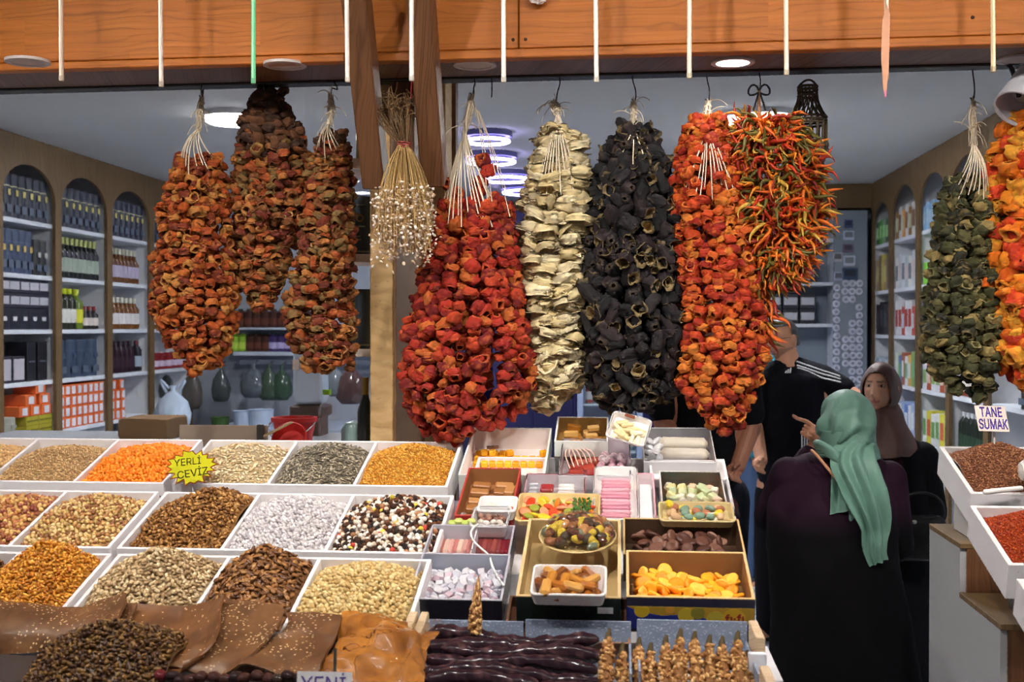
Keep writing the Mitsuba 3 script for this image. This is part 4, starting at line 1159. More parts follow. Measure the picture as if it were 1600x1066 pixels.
# P: green black box with a domed plate and a foam tray
P_ = Box(806, 970, 932, 812, 3.06, 0.075)
P_.build('sweet_box', 'dark green box holding a domed platter and a foam tray', 'box', (22, 34, 30), (168, 142, 96), 0.008, (206, 178, 130))
obj('barcode_label', extrude(sbox(0, 0, 0.04, 0.018), 0.0006), (196, 198, 204), 'matte', P_.key, False, P_.M @ mat((P_.W * 0.78, -0.0005, -0.045), rx=PI / 2))
pl = thing('platter', 'gold edged round platter of candied sweets wrapped in shiny film', 'platter')
PM = P_.place(0.55, 0.70, 0.004)
rp = P_.W * 0.40
obj('plate', lathe([(0.0, 0.0), (rp * .8, 0.0), (rp, 0.012), (rp * 1.02, 0.014), (rp * .98, 0.017), (rp * .78, 0.006), (0.0, 0.006)], 36), (190, 166, 110), 'satin', pl, 40, PM)
pm_ = [shape(deform(ICO1, lambda x, y, z: (x * .019, y * .014, z * .012)), c, 'gloss') for c in ((120, 78, 50), (166, 120, 76), (84, 50, 38), (186, 160, 56), (104, 110, 90), (70, 58, 46), (136, 88, 60))]
for i in range(90):
    r_ = rp * 0.9 * math.sqrt(g7.random()); t_ = g7.uniform(0, 6.28)
    hh = 0.014 + 0.042 * (1 - (r_ / rp) ** 2)
    put('candied_sweet', pm_[int(g7.integers(7))], None, PM @ mat((r_ * math.cos(t_), r_ * math.sin(t_), hh), rz=g7.uniform(0, 6), rx=g7.normal(0, .4), ry=g7.normal(0, .4)), label='candied sweet heaped on the gold edged platter', cat='sweet', group='candied sweets')
_t = np.linspace(0, 1, 16)
dm = lathe(np.column_stack([rp * .99 * np.cos(_t * PI / 2), 0.014 + 0.058 * np.sin(_t * PI / 2)]), 60)
dv = dm[0].copy(); dv += np.column_stack([0 * dv[:, 0], 0 * dv[:, 0], 0.012 * (meshkit.fbm(dv * 70, 3, 3) - .5)])
obj('clear_wrap', (dv, dm[1]), None, 'film', pl, True, PM)
PT = foam_tray(827, 948, 930, 884, 2.98, 'white foam tray of golden syrup pastries in front of the platter', 0.03)
bk_ = [shape(deform(cuboid((0.055, 0.026, 0.02), .35), lambda x, y, z: (x, y * (1 + 6 * x), z)), c, 'gloss') for c in ((176, 116, 46), (156, 92, 36), (192, 140, 72), (124, 70, 32))]
strew(PT, 'pastry', 'golden syrup pastry in the white foam tray', 'pastry', 'syrup pastries', bk_, 40, 27, (0.12, 0.12), (0.88, 0.90), layers=3, step=0.014, tumble=0.25)
film_sheet(PT, PT.key, 0.008, 28, sag=-0.002)

# Q: boxes of dried apricots
def apricot(seed):
    g = np.random.default_rng(seed)
    v, f = VF(ICO2)
    v = v.copy()
    r = np.hypot(v[:, 0], v[:, 1])
    v[:, 2] *= 0.40
    v[:, 2] -= np.where(v[:, 2] > 0, 0.30 * np.exp(-(r / 0.45) ** 2), 0)
    v *= (1 + 0.16 * (meshkit.noise(v * 2.0 + seed * 5) - .5))[:, None] * np.array([1.0, g.uniform(0.8, 0.98), 1.0])
    v[:, 2] += 0.14 * (meshkit.noise(v * 1.6 + 9 + seed * 3) - .5)
    return v * 0.022, f


APR = [(238, 158, 30), (244, 172, 48), (228, 140, 24), (246, 184, 70)]
sAP = [shape(apricot(i), c, 'satin', True) for i in range(5) for c in APR]
Q1 = Box(974, 1166, 866, 811, 3.42, 0.085)
Q1.build('fruit_box', 'cardboard box of dark brown dried apricots, rear one of the pair', 'box', (74, 58, 44), (70, 50, 36), 0.005, (190, 160, 110))
sBA = [shape(apricot(i + 20), c, 'satin', True) for i in range(5) for c in ((88, 54, 42), (104, 68, 54), (70, 40, 32), (122, 88, 74))]
strew(Q1, 'brown_apricot', 'dark brown dried apricot in the rear cardboard box', 'apricot', 'brown dried apricots', sBA, 52, 29, (0.08, 0.1), (0.88, 0.93), z0=-0.052, layers=2, step=0.018, tumble=0.45, sc=(0.95, 1.2))
Q2 = Box(979, 1180, 933, 862, 3.07, 0.10)
Q2.build('fruit_box', 'printed cardboard box of bright orange dried apricots with red cursive lettering', 'box', (40, 38, 60), (134, 98, 62), 0.007, (206, 172, 120))
strew(Q2, 'orange_apricot', 'bright orange dried apricot in the printed cardboard box', 'apricot', 'orange dried apricots', sAP, 120, 30, (0.07, 0.07), (0.93, 0.93), z0=-0.088, layers=2, step=0.024, tumble=0.5, sc=(0.9, 1.15))
FM = Q2.M @ mat((0, -0.0006, -0.092), rx=PI / 2)             # front face: x along the face, y up
blue = Polygon([(0, 0), (Q2.W, 0), (Q2.W, 0.02), (Q2.W * .8, 0.016), (Q2.W * .5, 0.046), (Q2.W * .28, 0.04), (Q2.W * 0.1, 0.05), (0, 0.066)])
obj('print_ground', extrude(sbox(0, 0, Q2.W, 0.066), 0.0004), (176, 138, 44), 'satin', Q2.key + '__wall', False, FM)
obj('print_blue', extrude(blue, 0.0004), (34, 44, 126), 'satin', Q2.key + '__wall', False, FM @ mat((0, 0, 0.0004)))
import shapely
fruit = lambda x, y, r: shapely.geometry.Point(x, y).buffer(r)
for (x, y, r, c) in ((0.12, 0.054, 0.02, (204, 172, 40)), (0.47, 0.042, 0.022, (196, 172, 48)), (0.56, 0.05, 0.018, (140, 130, 50)), (0.70, 0.032, 0.024, (190, 170, 60)), (0.66, 0.014, 0.013, (180, 160, 50)), (0.84, 0.034, 0.03, (200, 160, 40)), (0.34, 0.058, 0.012, (206, 150, 50))):
    q = fruit(x * Q2.W, y, r).intersection(sbox(0, 0, Q2.W, 0.066))
    obj('printed_fruit', extrude(q, 0.0004), c, 'satin', Q2.key + '__wall', False, FM @ mat((0, 0, 0.0008 + 0.00005 * x)))
obj('lettering', letters('fı·fı', 0.024, 0.0005, True), (140, 36, 28), 'satin', Q2.key + '__wall', False, FM @ mat((0.845 * Q2.W, 0.024, 0.0014)) @ mat(ry=0, rz=0.04))
obj('side_print', extrude(sbox(0, 0, Q2.D, 0.08), 0.0004), (30, 28, 40), 'satin', Q2.key, False, Q2.M @ frame((Q2.W + 0.0005, 0, -0.085), (0, 1, 0), (1, 0, 0)))

# R: brown tray under P
R_ = Box(784, 985, 972, 905, 2.98, 0.03)
R_.M = R_.M @ mat((0, 0.0, -0.055))
R_.build('serving_tray', 'brown plastic tray under the dark green box', 'tray', (96, 66, 50), (84, 56, 42), 0.006, (126, 92, 72), bs='gloss')

# S: crates with speckled boxes at the front
def sparkle():
    a, b = lin((112, 124, 146)).tolist(), lin((178, 188, 206)).tolist()
    def fn(p, n, uv):
        t = mikit.noise(p.x * 240, p.y * 240, p.z * 240)
        u = mikit.fbm(p.x * 30, p.y * 30, p.z * 60, 3)
        return mikit.mix(a, b, mikit.smoothstep(0.62, 0.9, t) * 0.8 + 0.25 * u)
    return fn


scene['sparkle'] = {'type': 'principled', 'base_color': mikit.proc(sparkle()), 'roughness': 0.35, 'specular': 0.5}
for i, (x0, x1) in enumerate(((655, 818), (821, 986), (995, 1168))):
    a, b = at(x0, 968, 3.02), at(x1, 968, 3.02)
    k = thing('speckled_box', f'silvery blue speckled box behind the sausage sweets, {ordn[i]} from the left', 'box')
    h = 0.17
    M = mat(a, rx=0.0)
    W = (b - a)[0]
    for nm, lo, hi in (('back_wall', (0, 0, -h), (W, 0.006, 0)), ('side_wall', (0, -0.28, -h), (0.006, 0, -0.05)), ('side_wall', (W - 0.006, -0.28, -h), (W, 0, -0.05)), ('bottom', (0, -0.28, -h), (W, 0, -h + 0.006))):
        obj(nm, cbox(lo, hi, 0.001), None, 'sparkle', k, False, M)
scene['pale_wood'] = {'type': 'principled', 'base_color': mikit.proc(wood_fn(1.6, (206, 180, 146), (186, 156, 120), (222, 200, 170), 0, 2.0, 0.3)), 'roughness': 0.6, 'specular': 0.3}
cr = thing('wooden_crate', 'pale wooden crate edge at the right of the speckled boxes', 'crate')
a = at(1170, 972, 3.02)
obj('side_board', cbox((0, -0.16, -0.16), (0.022, 0.01, 0.002), 0.002), None, 'pale_wood', cr, False, mat(a))
obj('front_block', cbox((-0.02, -0.185, -0.17), (0.022, -0.165, -0.03), 0.002), (222, 222, 228), 'satin', cr, False, mat(a))
a = at(1186, 1040, 2.72)
cr2 = thing('wooden_crate', 'pale wooden crate corner at the bottom right of the stall', 'crate')
obj('side_board', cbox((0, -0.3, -0.16), (0.022, 0.0, 0.0), 0.002), None, 'pale_wood', cr2, False, mat(a))
a = at(640, 955, 2.99)
cr3 = thing('wooden_crate', 'two pale board ends under the black film covered box', 'crate')
obj('board_end', cbox((0, -0.12, -0.09), (0.022, 0.0, -0.0), 0.002), None, 'pale_wood', cr3, False, mat(a, rx=.2))
obj('board_end', cbox((0.03, -0.12, -0.09), (0.05, 0.0, -0.0), 0.002), None, 'pale_wood', cr3, False, mat(a, rx=.2))

# sausage sweets: dark ones lying, nut covered ones hanging forward
def sausage(L, r, seed, lump=0.16, n=12, seg=44):
    g = np.random.default_rng(seed)
    t = np.linspace(0, 1, seg)
    rr = r * np.minimum(1, np.minimum((t + 0.01) / 0.05, (1.03 - t) / 0.12)) ** 0.6 * (1 + lump * np.sin(t * L / r * 1.5 + g.uniform(0, 6)) * g.uniform(0.4, 1, seg))
    P = np.stack([L * t, 0.010 * np.sin(t * 5 + g.uniform(0, 6)), 0.008 * np.sin(t * 7 + g.uniform(0, 6))], 1)
    v, f = tube(P, rr, n)
    v = v + (meshkit.fbm(v * 60 + seed, 3, seed)[:, None] - 0.5) * 0.012 * np.array([0.3, 1, 1])
    return v, f


for i, (x0, x1, y, Y, L) in enumerate(((668, 936, 1000, 2.93, 0), (664, 930, 1014, 2.88, 0), (690, 940, 1022, 2.84, 0), (664, 934, 1038, 2.79, 0), (660, 936, 1056, 2.73, 0), (664, 930, 1068, 2.69, 0), (664, 934, 1092, 2.65, 0), (664, 934, 1110, 2.6, 0))):
    a, b = at(x0, y - 6, Y), at(x1, y + 6, Y)
    v, f = sausage(np.linalg.norm(b - a), 0.020, 40 + i)
    m = meshkit.fbm(v * 90, 3, i)[:, None]
    col = lin((34, 18, 26)) * (1 - np.clip(m * 2.4 - 1.35, 0, 1)) + lin((120, 84, 84)) * np.clip(m * 2.4 - 1.35, 0, 1)
    obj('dark_sausage_sweet', (v, f), col, 'gloss', None, True, frame(a, b - a, (0, 0, 1)), label=f'dark purple knobbly sausage sweet lying across, {ordn[i]} from the back', cat='sausage sweet', group='dark sausage sweets')


def knobbly(L, r, seed):
    g = np.random.default_rng(seed)
    v, f = tube(np.stack([np.linspace(0, L, 10), 0 * np.linspace(0, L, 10), 0.006 * np.sin(np.linspace(0, 4, 10))], 1), r * 0.75 * np.minimum(1, (np.linspace(0, 1, 10) + 0.15) / 0.3), 8)
    n = 190
    t = g.random(n); a = g.uniform(0, 2 * PI, n)
    R = r * 0.8 * np.minimum(1, (t + 0.12) / 0.3)
    pos = np.column_stack([t * L, R * np.cos(a), R * np.sin(a) + 0.006 * np.sin(t * 4)])
    cols = np.array([lin(c) for c in ((186, 140, 84), (166, 118, 66), (206, 166, 110), (140, 92, 50))])[g.integers(0, 4, n)]
    m, c = scatter(ICO, pos, rand_rot(n, g), np.array([0.0085, 0.006, 0.005]) * g.uniform(.7, 1.15, (n, 1)), cols)
    return (np.vstack([m[0], v]), np.vstack([m[1], f + len(m[0])])), np.vstack([c, np.broadcast_to(lin((120, 80, 44)), (len(v), 3))])


kn = [shape(*knobbly(0.30, 0.019, i), 'satin', True) for i in range(4)]
stemtip = shape(tube(curve([(-0.035, 0.003, 0.004), (-0.01, 0, 0), (0.02, 0, 0)], 6), [0.004, 0.006, 0.008, 0.009, 0.009, 0.006], 6), (74, 62, 40), 'matte', True)
for i, (px, py, tx) in enumerate(((950, 1000, -6), (972, 1022, 8), (998, 1014, 4), (1016, 1022, 2), (1040, 1010, 4), (1062, 1000, -2), (1085, 1004, 6), (1108, 1010, 3), (1128, 1012, 10), (1152, 1004, 6), (1166, 1034, 4))):
    a = at(px, py, 2.90); b = at(px + tx, py + 150, 2.62)
    k = thing('nut_sausage_sweet', f'nut covered sausage sweet hanging forward, {ordn[i]} from the left', 'sausage sweet', 'nut covered sausage sweets')
    M = frame(a, b - a, (0, -1, 1))
    put('stick', kn[i % 4], k, M); put('tip', stemtip, k, M)
a = at(748, 902, 2.97); b = at(741, 992, 2.91)
k = thing('nut_sausage_sweet', 'single nut covered sausage sweet standing upright before the black box', 'sausage sweet')
L = float(np.linalg.norm(b - a))
kk, cc = knobbly(L, 0.0165, 9)
vv = kk[0].copy(); s_ = np.clip(0.25 + vv[:, 0] / L * 1.0, 0.2, 1); vv[:, 1] *= s_; vv[:, 2] *= s_
obj('stick', (vv, kk[1]), cc, 'satin', k, True, frame(a, b - a, (0, -1, 0)))
# clear tub around the dark ones
tubk = thing('clear_tub', 'clear plastic tub round the dark sausage sweets', 'tub')
a0, a1 = at(662, 992, 2.96), at(938, 996, 2.96)
obj('side', cbox((a0[0] - 0.002, 2.56, a0[2] - 0.24), (a0[0], 2.96, a0[2] + 0.006)), None, 'glass', tubk)
obj('side', cbox((a1[0], 2.56, a1[2] - 0.24), (a1[0] + 0.002, 2.96, a1[2] + 0.006)), None, 'glass', tubk)
obj('bottom', cbox((a0[0], 2.56, a0[2] - 0.242), (a1[0], 2.96, a0[2] - 0.238)), (170, 170, 174), 'satin', tubk)
for s in (0,):
    obj('front_table', cbox((XE + 0.0, 2.45, 0.0), (0.42, 2.985, at(800, 1010, 2.9)[2] - 0.27)), (196, 196, 200), 'satin', tb2)

# ---------------------------------------------------------------- fruit leather, raisins and the card at the front
def leather(base, dark, seeds, amount):
    base, dark, seeds = lin(base).tolist(), lin(dark).tolist(), lin(seeds).tolist()
    def fn(p, n, uv):
        a = mikit.fbm(p.x * 14, p.y * 14, p.z * 14, 4)
        d1, d2, w = mikit.voronoi(p.x * 95 + p.z * 20, p.y * 95 + p.z * 60)
        dots = mikit.smoothstep(0.30, 0.16, d1) * mikit.smoothstep(1 - amount, 1 - amount + .02, w) * mikit.smoothstep(0.35, 0.5, mikit.fbm(p.x * 9, p.y * 9, p.z * 9 + 4, 2))
        return mikit.mix(mikit.mix(dark, base, mikit.smoothstep(0.25, 0.7, a)), seeds, dots)
    return fn


scene['leather_seeded'] = {'type': 'twosided', 'bsdf': {'type': 'principled', 'base_color': mikit.proc(leather((112, 76, 46), (82, 52, 31), (214, 180, 136), 0.4)), 'roughness': 0.4, 'specular': 0.45}}
scene['leather_plain'] = {'type': 'twosided', 'bsdf': {'type': 'principled', 'base_color': mikit.proc(leather((114, 74, 42), (86, 54, 30), (214, 180, 136), 0.08)), 'roughness': 0.42, 'specular': 0.45}}
scene['leather_amber'] = {'type': 'twosided', 'bsdf': {'type': 'principled', 'base_color': mikit.proc(leather((168, 108, 44), (122, 70, 24), (232, 190, 120), 0.0)), 'roughness': 0.3, 'specular': 0.5}}


def sheet(name, label, rows, bs, seed, thick=0.006, amp=0.012, cat='fruit leather', group=None, n=30):
    """A soft sheet through a net of (px, py, Y) points, with thickness."""
    from scipy.interpolate import RectBivariateSpline
    P = np.array([[at(*q) for q in r] for r in rows])
    nv, nu = P.shape[:2]
    tv, tu = np.linspace(0, 1, n), np.linspace(0, 1, n)
    S = np.stack([RectBivariateSpline(np.linspace(0, 1, nv), np.linspace(0, 1, nu), P[..., k], kx=min(3, nv - 1), ky=min(3, nu - 1))(tv, tu) for k in range(3)], -1)
    du, dv = np.gradient(S, axis=1), np.gradient(S, axis=0)
    N = np.cross(du, dv); N /= np.linalg.norm(N, axis=-1, keepdims=True) + 1e-12
    if N[..., 2].mean() < 0: N = -N
    w = meshkit.fbm(S.reshape(-1, 3) * 9 + seed, 3, seed).reshape(n, n) - 0.5
    w2 = meshkit.fbm(S.reshape(-1, 3) * 30 + seed, 3, seed).reshape(n, n) - 0.5
    S = S + N * (w * amp * 2 + w2 * amp * 0.4)[..., None]
    top, bot = S.reshape(-1, 3), (S - N * thick).reshape(-1, 3)
    F = grid_faces(n, n)
    e = [(0 * n + i, 0 * n + i + 1) for i in range(n - 1)] + [((n - 1) * n + i + 1, (n - 1) * n + i) for i in range(n - 1)] + [(i * n + n, i * n) for i in range(0, n - 1)] + [(i * n + n - 1, i * n + 2 * n - 1) for i in range(n - 1)]
    m = n * n
    side = np.array([(a, b, b + m) for a, b in e] + [(a, b + m, a + m) for a, b in e])
    V, F = np.vstack([top, bot]), np.vstack([F, F[:, ::-1] + m, side])
    return obj(name, (V, F), None, bs, None, 50, label=label, cat=cat, group=group)


sheet('fruit_leather', 'long seeded brown fruit leather slung along the lower left edge', [[(-40, 940, 2.98), (70, 944, 2.97), (140, 948, 2.95), (214, 942, 2.92)], [(-40, 985, 2.88), (70, 976, 2.87), (140, 972, 2.87), (204, 966, 2.87)], [(-40, 1022, 2.84), (70, 1018, 2.83), (140, 1002, 2.83), (190, 985, 2.83)]], 'leather_seeded', 1)
sheet('fruit_leather', 'wrinkled grey brown fold of fruit leather standing up left of the plain sheet', [[(120, 946, 2.97), (160, 936, 2.95), (196, 926, 2.93)], [(124, 972, 2.9), (164, 962, 2.88), (192, 950, 2.86)], [(128, 1000, 2.82), (160, 992, 2.8), (182, 984, 2.79)]], 'leather_seeded', 2, amp=0.02)
sheet('fruit_leather', 'plain smooth brown fruit leather with a raised right corner', [[(186, 940, 2.95), (240, 944, 2.94), (300, 944, 2.92), (349, 926, 2.9)], [(190, 975, 2.85), (246, 985, 2.84), (300, 984, 2.82), (342, 960, 2.8)], [(196, 1020, 2.72), (248, 1020, 2.72), (296, 1020, 2.72), (334, 1000, 2.72)], [(160, 1070, 2.62), (200, 1060, 2.64), (256, 1054, 2.64), (288, 1036, 2.66)]], 'leather_plain', 3)
sheet('fruit_leather', 'seeded brown fruit leather, middle one of the overlapping three', [[(344, 930, 2.93), (380, 938, 2.92), (410, 942, 2.91), (442, 946, 2.9)], [(334, 975, 2.82), (366, 978, 2.82), (400, 980, 2.81), (434, 976, 2.8)], [(300, 1015, 2.72), (336, 1018, 2.72), (372, 1016, 2.72), (408, 1006, 2.72)], [(262, 1040, 2.66), (300, 1050, 2.66), (334, 1056, 2.66), (372, 1036, 2.66)]], 'leather_seeded', 4)
sheet('fruit_leather', 'seeded brown fruit leather, right one of the overlapping three', [[(446, 956, 2.93), (476, 956, 2.92), (506, 958, 2.91), (534, 962, 2.9)], [(440, 984, 2.83), (470, 986, 2.82), (500, 988, 2.82), (526, 992, 2.81)], [(404, 1012, 2.73), (438, 1020, 2.72), (474, 1024, 2.72), (512, 1018, 2.72)], [(374, 1042, 2.66), (410, 1044, 2.66), (456, 1058, 2.65), (494, 1062, 2.65)]], 'leather_seeded', 5)
bg = thing('leather_bag', 'clear plastic bag of amber fruit leather at the lower middle', 'fruit leather')
def bagsheet(rows, bs, seed, nm, thick, amp):
    k = sheet('x_tmp', 'x', rows, bs, seed, thick, amp, 'x')
    d = scene.pop(k); labels.pop(k); _taken['x_tmp'] = 0
    scene[key_for(nm, bg)] = d
bagrows = [[(536, 962, 2.93), (580, 960, 2.93), (640, 966, 2.93), (690, 982, 2.92)], [(520, 1000, 2.83), (570, 985, 2.8), (630, 990, 2.8), (676, 1010, 2.82)], [(490, 1045, 2.72), (560, 1030, 2.7), (620, 1036, 2.7), (664, 1050, 2.72)], [(480, 1090, 2.6), (560, 1090, 2.6), (620, 1090, 2.6), (660, 1096, 2.6)]]
bagsheet(bagrows, 'leather_amber', 6, 'folded_leather', 0.012, 0.05)
bagsheet([[(x, y, Y - 0.016) for x, y, Y in r] for r in bagrows], 'film', 8, 'plastic_bag', 0.0004, 0.06)
# raisins in front
RM = mat(at(20, 1100, 2.55), rx=TH)
heap('dark_raisin_heap', 'heap of dark brown raisins at the lower left corner', 2, 0.0, at(240, 1100, 2.55)[0] - at(20, 1100, 2.55)[0], RAISIN, 0.0145, [(104, 74, 36), (84, 54, 28), (126, 92, 46), (66, 40, 24)], 0.10, M=RM, L=0.30, seed=41, base=0.03, fill=0.8, width=0.34, px=0.52, py=0.5)
prn = [shape(deform(ICO1, lambda x, y, z: (x * .019 * (1 + .1 * math.sin(6 * y)), y * .015, z * .013)), c, 'gloss', True) for c in ((40, 26, 26), (62, 36, 32), (96, 30, 36), (52, 40, 34))]
for i in range(34):
    px = 232 + (i % 17) * 17 + g7.uniform(-4, 4); row = i // 17
    p = at(px, 1058 + 20 * row + g7.uniform(-4, 5), 2.6 - 0.04 * row)
    put('prune', prn[2 if px < 262 and i < 17 else int(g7.choice([0, 1, 3]))], None, mat(p, rz=g7.uniform(0, 6), rx=g7.normal(0, .3)), label='dark glossy prune under the fruit leather edge', cat='prune', group='prunes at the lower edge')
fb = thing('stall_table', 'dark low front shelf under the fruit leathers', 'table')
zf_ = at(300, 1100, 2.5)[2]
obj('top', cbox((-1.6, 2.35, zf_ - 0.03), (XE - 0.02, 2.84, zf_), 0.004), (52, 44, 42), 'satin', fb)
obj('support', cbox((-1.55, 2.4, 0.0), (XE - 0.06, 2.80, zf_ - 0.03)), (60, 54, 52), 'satin', fb)
# white card
cd = thing('price_card', 'white card on a grey stake at the lower edge with purple letters', 'sign')
cM = frame(at(507, 1066, 2.52), RGT + np.array([0, 0, -0.02]), -FWD + np.array([0, 0, 0.1]))
obj('card', extrude(sbox(-0.06, -0.05, 0.06, 0.022), 0.0012), (214, 212, 214), 'matte', cd, False, cM)
obj('lettering', letters('YENİ', 0.03, 0.0006), (84, 70, 140), 'matte', cd, False, cM @ mat((-0.002, -0.018, 0.0014)))
obj('stake', tube([at(524, 1014, 2.53), at(521, 1120, 2.53)], 0.0035, 6), (150, 152, 146), 'metal', cd, True)
# crumpled clear bag scrap between the seeds
scr = thing('plastic_scrap', 'crumpled clear plastic bag corner between pumpkin and sunflower seeds', 'plastic bag')
q = [[(420, 706, 4.05), (440, 712, 4.04), (462, 716, 4.03)], [(426, 728, 4.02), (446, 724, 4.0), (476, 736, 4.02)], [(430, 750, 4.0), (450, 744, 3.99), (470, 752, 4.02)]]
k = sheet('x_tmp', 'x', q, 'film', 12, 0.0004, 0.02, 'x', n=14); d = scene.pop(k); labels.pop(k); _taken['x_tmp'] = 0
scene[key_for('film', scr)] = d


# ---------------------------------------------------------------- people
def ball(c, r, n=20):
    return Manifold.sphere(float(r), n).translate([float(x) for x in c])


def bones(lst):
    """Union of hulls of spheres: entries are chains [(point, radius), ...]."""
    parts = []
    for ch in lst:
        for (p, r), (q, s) in zip(ch[:-1], ch[1:]):
            parts.append(Manifold.batch_hull([ball(p, r), ball(q, s)]))
    m = parts[0]
    for q in parts[1:]: m = m + q
    return m


def soften(m, edge=0.012, it=12):
    m = m.refine_to_length(edge)
    v, f = VF(m)
    t = trimesh.Trimesh(v, f, process=True)
    trimesh.smoothing.filter_taubin(t, lamb=0.5, nu=0.52, iterations=it)
    return np.array(t.vertices), np.array(t.faces)


def man_of(vf):
    import manifold3d
    v, f = vf
    return Manifold(manifold3d.Mesh(np.asarray(v, np.float32), np.asarray(f, np.uint32)))


def head_mesh(sx=1.0, sz=1.0):
    """A head: face towards -y, z up, centre of the skull at the origin. Returns vertices, faces."""
    s = trimesh.creation.icosphere(subdivisions=4)
    v = np.array(s.vertices); f = np.array(s.faces)
    d = v.copy()
    x, y, z = d.T
    P = np.column_stack([x * 0.074, y * 0.094, z * 0.116])
    lo = np.clip(-z, 0, 1)
    P[:, 0] *= 1 - 0.34 * lo ** 1.8
    P[:, 1] = np.where(y > 0, P[:, 1] * (1 - 0.35 * lo ** 1.2), P[:, 1] * (1 - 0.06 * lo))
    X, Z = P[:, 0], P[:, 2]
    fr = np.clip(-y * 2.0, 0, 1)
    g = lambda c, w: np.exp(-((X - c[0]) / w[0]) ** 2 - ((Z - c[1]) / w[1]) ** 2)
    ga = lambda c, w: np.exp(-((np.abs(X) - c[0]) / w[0]) ** 2 - ((Z - c[1]) / w[1]) ** 2)
    dy = np.zeros(len(P))
    nose = np.exp(-(X / 0.0115) ** 2) * np.clip((0.026 - Z) / 0.062, 0, 1) * np.clip((Z + 0.044) / 0.010, 0, 1)
    dy -= 0.030 * nose
    dy -= 0.010 * ga((0.011, -0.032), (0.007, 0.007))
    dy += 0.011 * ga((0.030, 0.012), (0.014, 0.010))
    dy -= 0.006 * ga((0.030, 0.034), (0.022, 0.007))
    dy -= 0.006 * ga((0.042, -0.016), (0.018, 0.016))
    dy -= 0.008 * g((0, -0.056), (0.022, 0.0055)) + 0.008 * g((0, -0.068), (0.019, 0.006))
    dy += 0.004 * g((0, -0.062), (0.024, 0.0022))
    dy += 0.004 * g((0, -0.080), (0.02, 0.006))
    dy -= 0.010 * g((0, -0.100), (0.022, 0.014))
    P[:, 1] += dy * fr
    P[:, 0] *= sx; P[:, 2] *= sz
    return P, f


def face_colours(P, skin, lips=(150, 84, 76), brow=(52, 38, 32), beard=None):
    X, Y, Z = P.T
    c = np.broadcast_to(lin(skin), P.shape).copy()
    fr = Y < -0.04
    def put_(mask, col, a=1.0): c[mask] = c[mask] * (1 - a) + lin(col) * a
    put_(fr & (np.abs(X) < 0.046) & (np.abs(X) > 0.012) & (np.abs(Z - 0.032 - 0.06 * (np.abs(X) - .03)) < 0.0042), brow, 0.85)
    put_(fr & (np.abs(X) < 0.022) & (np.abs(Z + 0.062 - 0.10 * np.abs(X)) < 0.0085 * (1 - (X / 0.026) ** 2)), lips, 0.7)
    put_(fr & (np.abs(np.abs(X) - 0.030) < 0.016) & (np.abs(Z - 0.012) < 0.008), (92, 62, 50), 0.5)
    put_(fr & (np.abs(X) > 0.03) & (Z < -0.005) & (Z > -0.04), (206, 130, 112), 0.25)
    if beard is not None:
        put_((Z < -0.045) & (Y < 0.02) & ~((np.abs(X) < 0.024) & (Z > -0.072)), beard, 0.45)
    return c


def eyes_mb():
    m = MB()
    for s in (-1, 1):
        m.add((ICO2[0] * np.array([0.0115, 0.0105, 0.0062]), ICO2[1]), (176, 164, 154), mat((0.030 * s, -0.0715, 0.012)))
        m.add((ICO2[0] * 0.0058, ICO2[1]), (34, 24, 20), mat((0.030 * s, -0.0788, 0.012), s=(1, .6, 1)))
    return m


def mc(A, M):
    return np.asarray(A) @ M[:3, :3].T + M[:3, 3]


def body_with_head(chains, HM, skin, neck_to, extra=None, beard=None, sx=1.0, neck_r=0.055, edge=0.012):
    """One continuous skin: smoothed limbs and trunk joined to a head with a face."""
    P, f = head_mesh(sx)
    base = bones(chains + [[(mc([[0, 0.012, -0.05]], HM)[0], neck_r), (neck_to, neck_r * 1.15)]])
    bv, bf = soften(base, edge)
    cols_h = face_colours(P, skin, beard=beard)
    hv = mc(P, HM)
    m = man_of((bv, bf)) + man_of((hv, f))
    ears = [man_of((mc(ICO2[0] * np.array([0.011, 0.02, 0.031]), HM @ mat((0.074 * s * sx, 0.012, -0.004), rx=0.15)), ICO2[1])) for s in (-1, 1)]
    for e in ears: m = m + e
    if extra is not None: m = m + extra
    v, f2 = VF(m)
    from scipy.spatial import cKDTree
    dist, idx = cKDTree(hv).query(v)
    col = np.where((dist < 0.004)[:, None], cols_h[idx], lin(skin))
    return (v, f2), col


def hand(finger_rows, palm, wrist):
    ch = [palm]
    return bones([palm] + finger_rows + [wrist])


def loft(rings, n=40, wob=0.0, seed=0, folds=0, famp=0.0):
    """Ellipse rings (centre, rx, ry) from top to bottom as one closed form."""
    a = np.arange(n) * 2 * PI / n
    from scipy.interpolate import PchipInterpolator
    R = np.array([[*c, rx, ry] for c, rx, ry in rings], float)
    t = np.linspace(0, 1, len(R))
    tt = np.linspace(0, 1, 46)
    Q = PchipInterpolator(t, R)(tt)
    V = []
    for i, q in enumerate(Q):
        k = 1 + famp * tt[i] * np.sin(folds * a + 3 * np.sin(tt[i] * 3 + seed))
        V.append(np.column_stack([q[0] + q[3] * np.cos(a) * k, q[1] + q[4] * np.sin(a) * k, np.full(n, q[2])]))
    V = np.vstack(V)
    F = grid_faces(n, len(Q), True)[:, ::-1]
    V = np.vstack([V, Q[0, :3], Q[-1, :3]])
    e, b = len(V), (len(Q) - 1) * n
    F = np.vstack([F, [(e - 2, j, (j + 1) % n) for j in range(n)], [(e - 1, b + (j + 1) % n, b + j) for j in range(n)]])
    if wob: V = V + (meshkit.fbm(V * 7 + seed, 3, seed)[:, None] - 0.5) * wob
    return V, F


def oring(y, xl, xr, Y, ry):
    p, q = at(xl, y, Y), at(xr, y, Y)
    return ((p + q) / 2, (q - p)[0] / 2, ry)


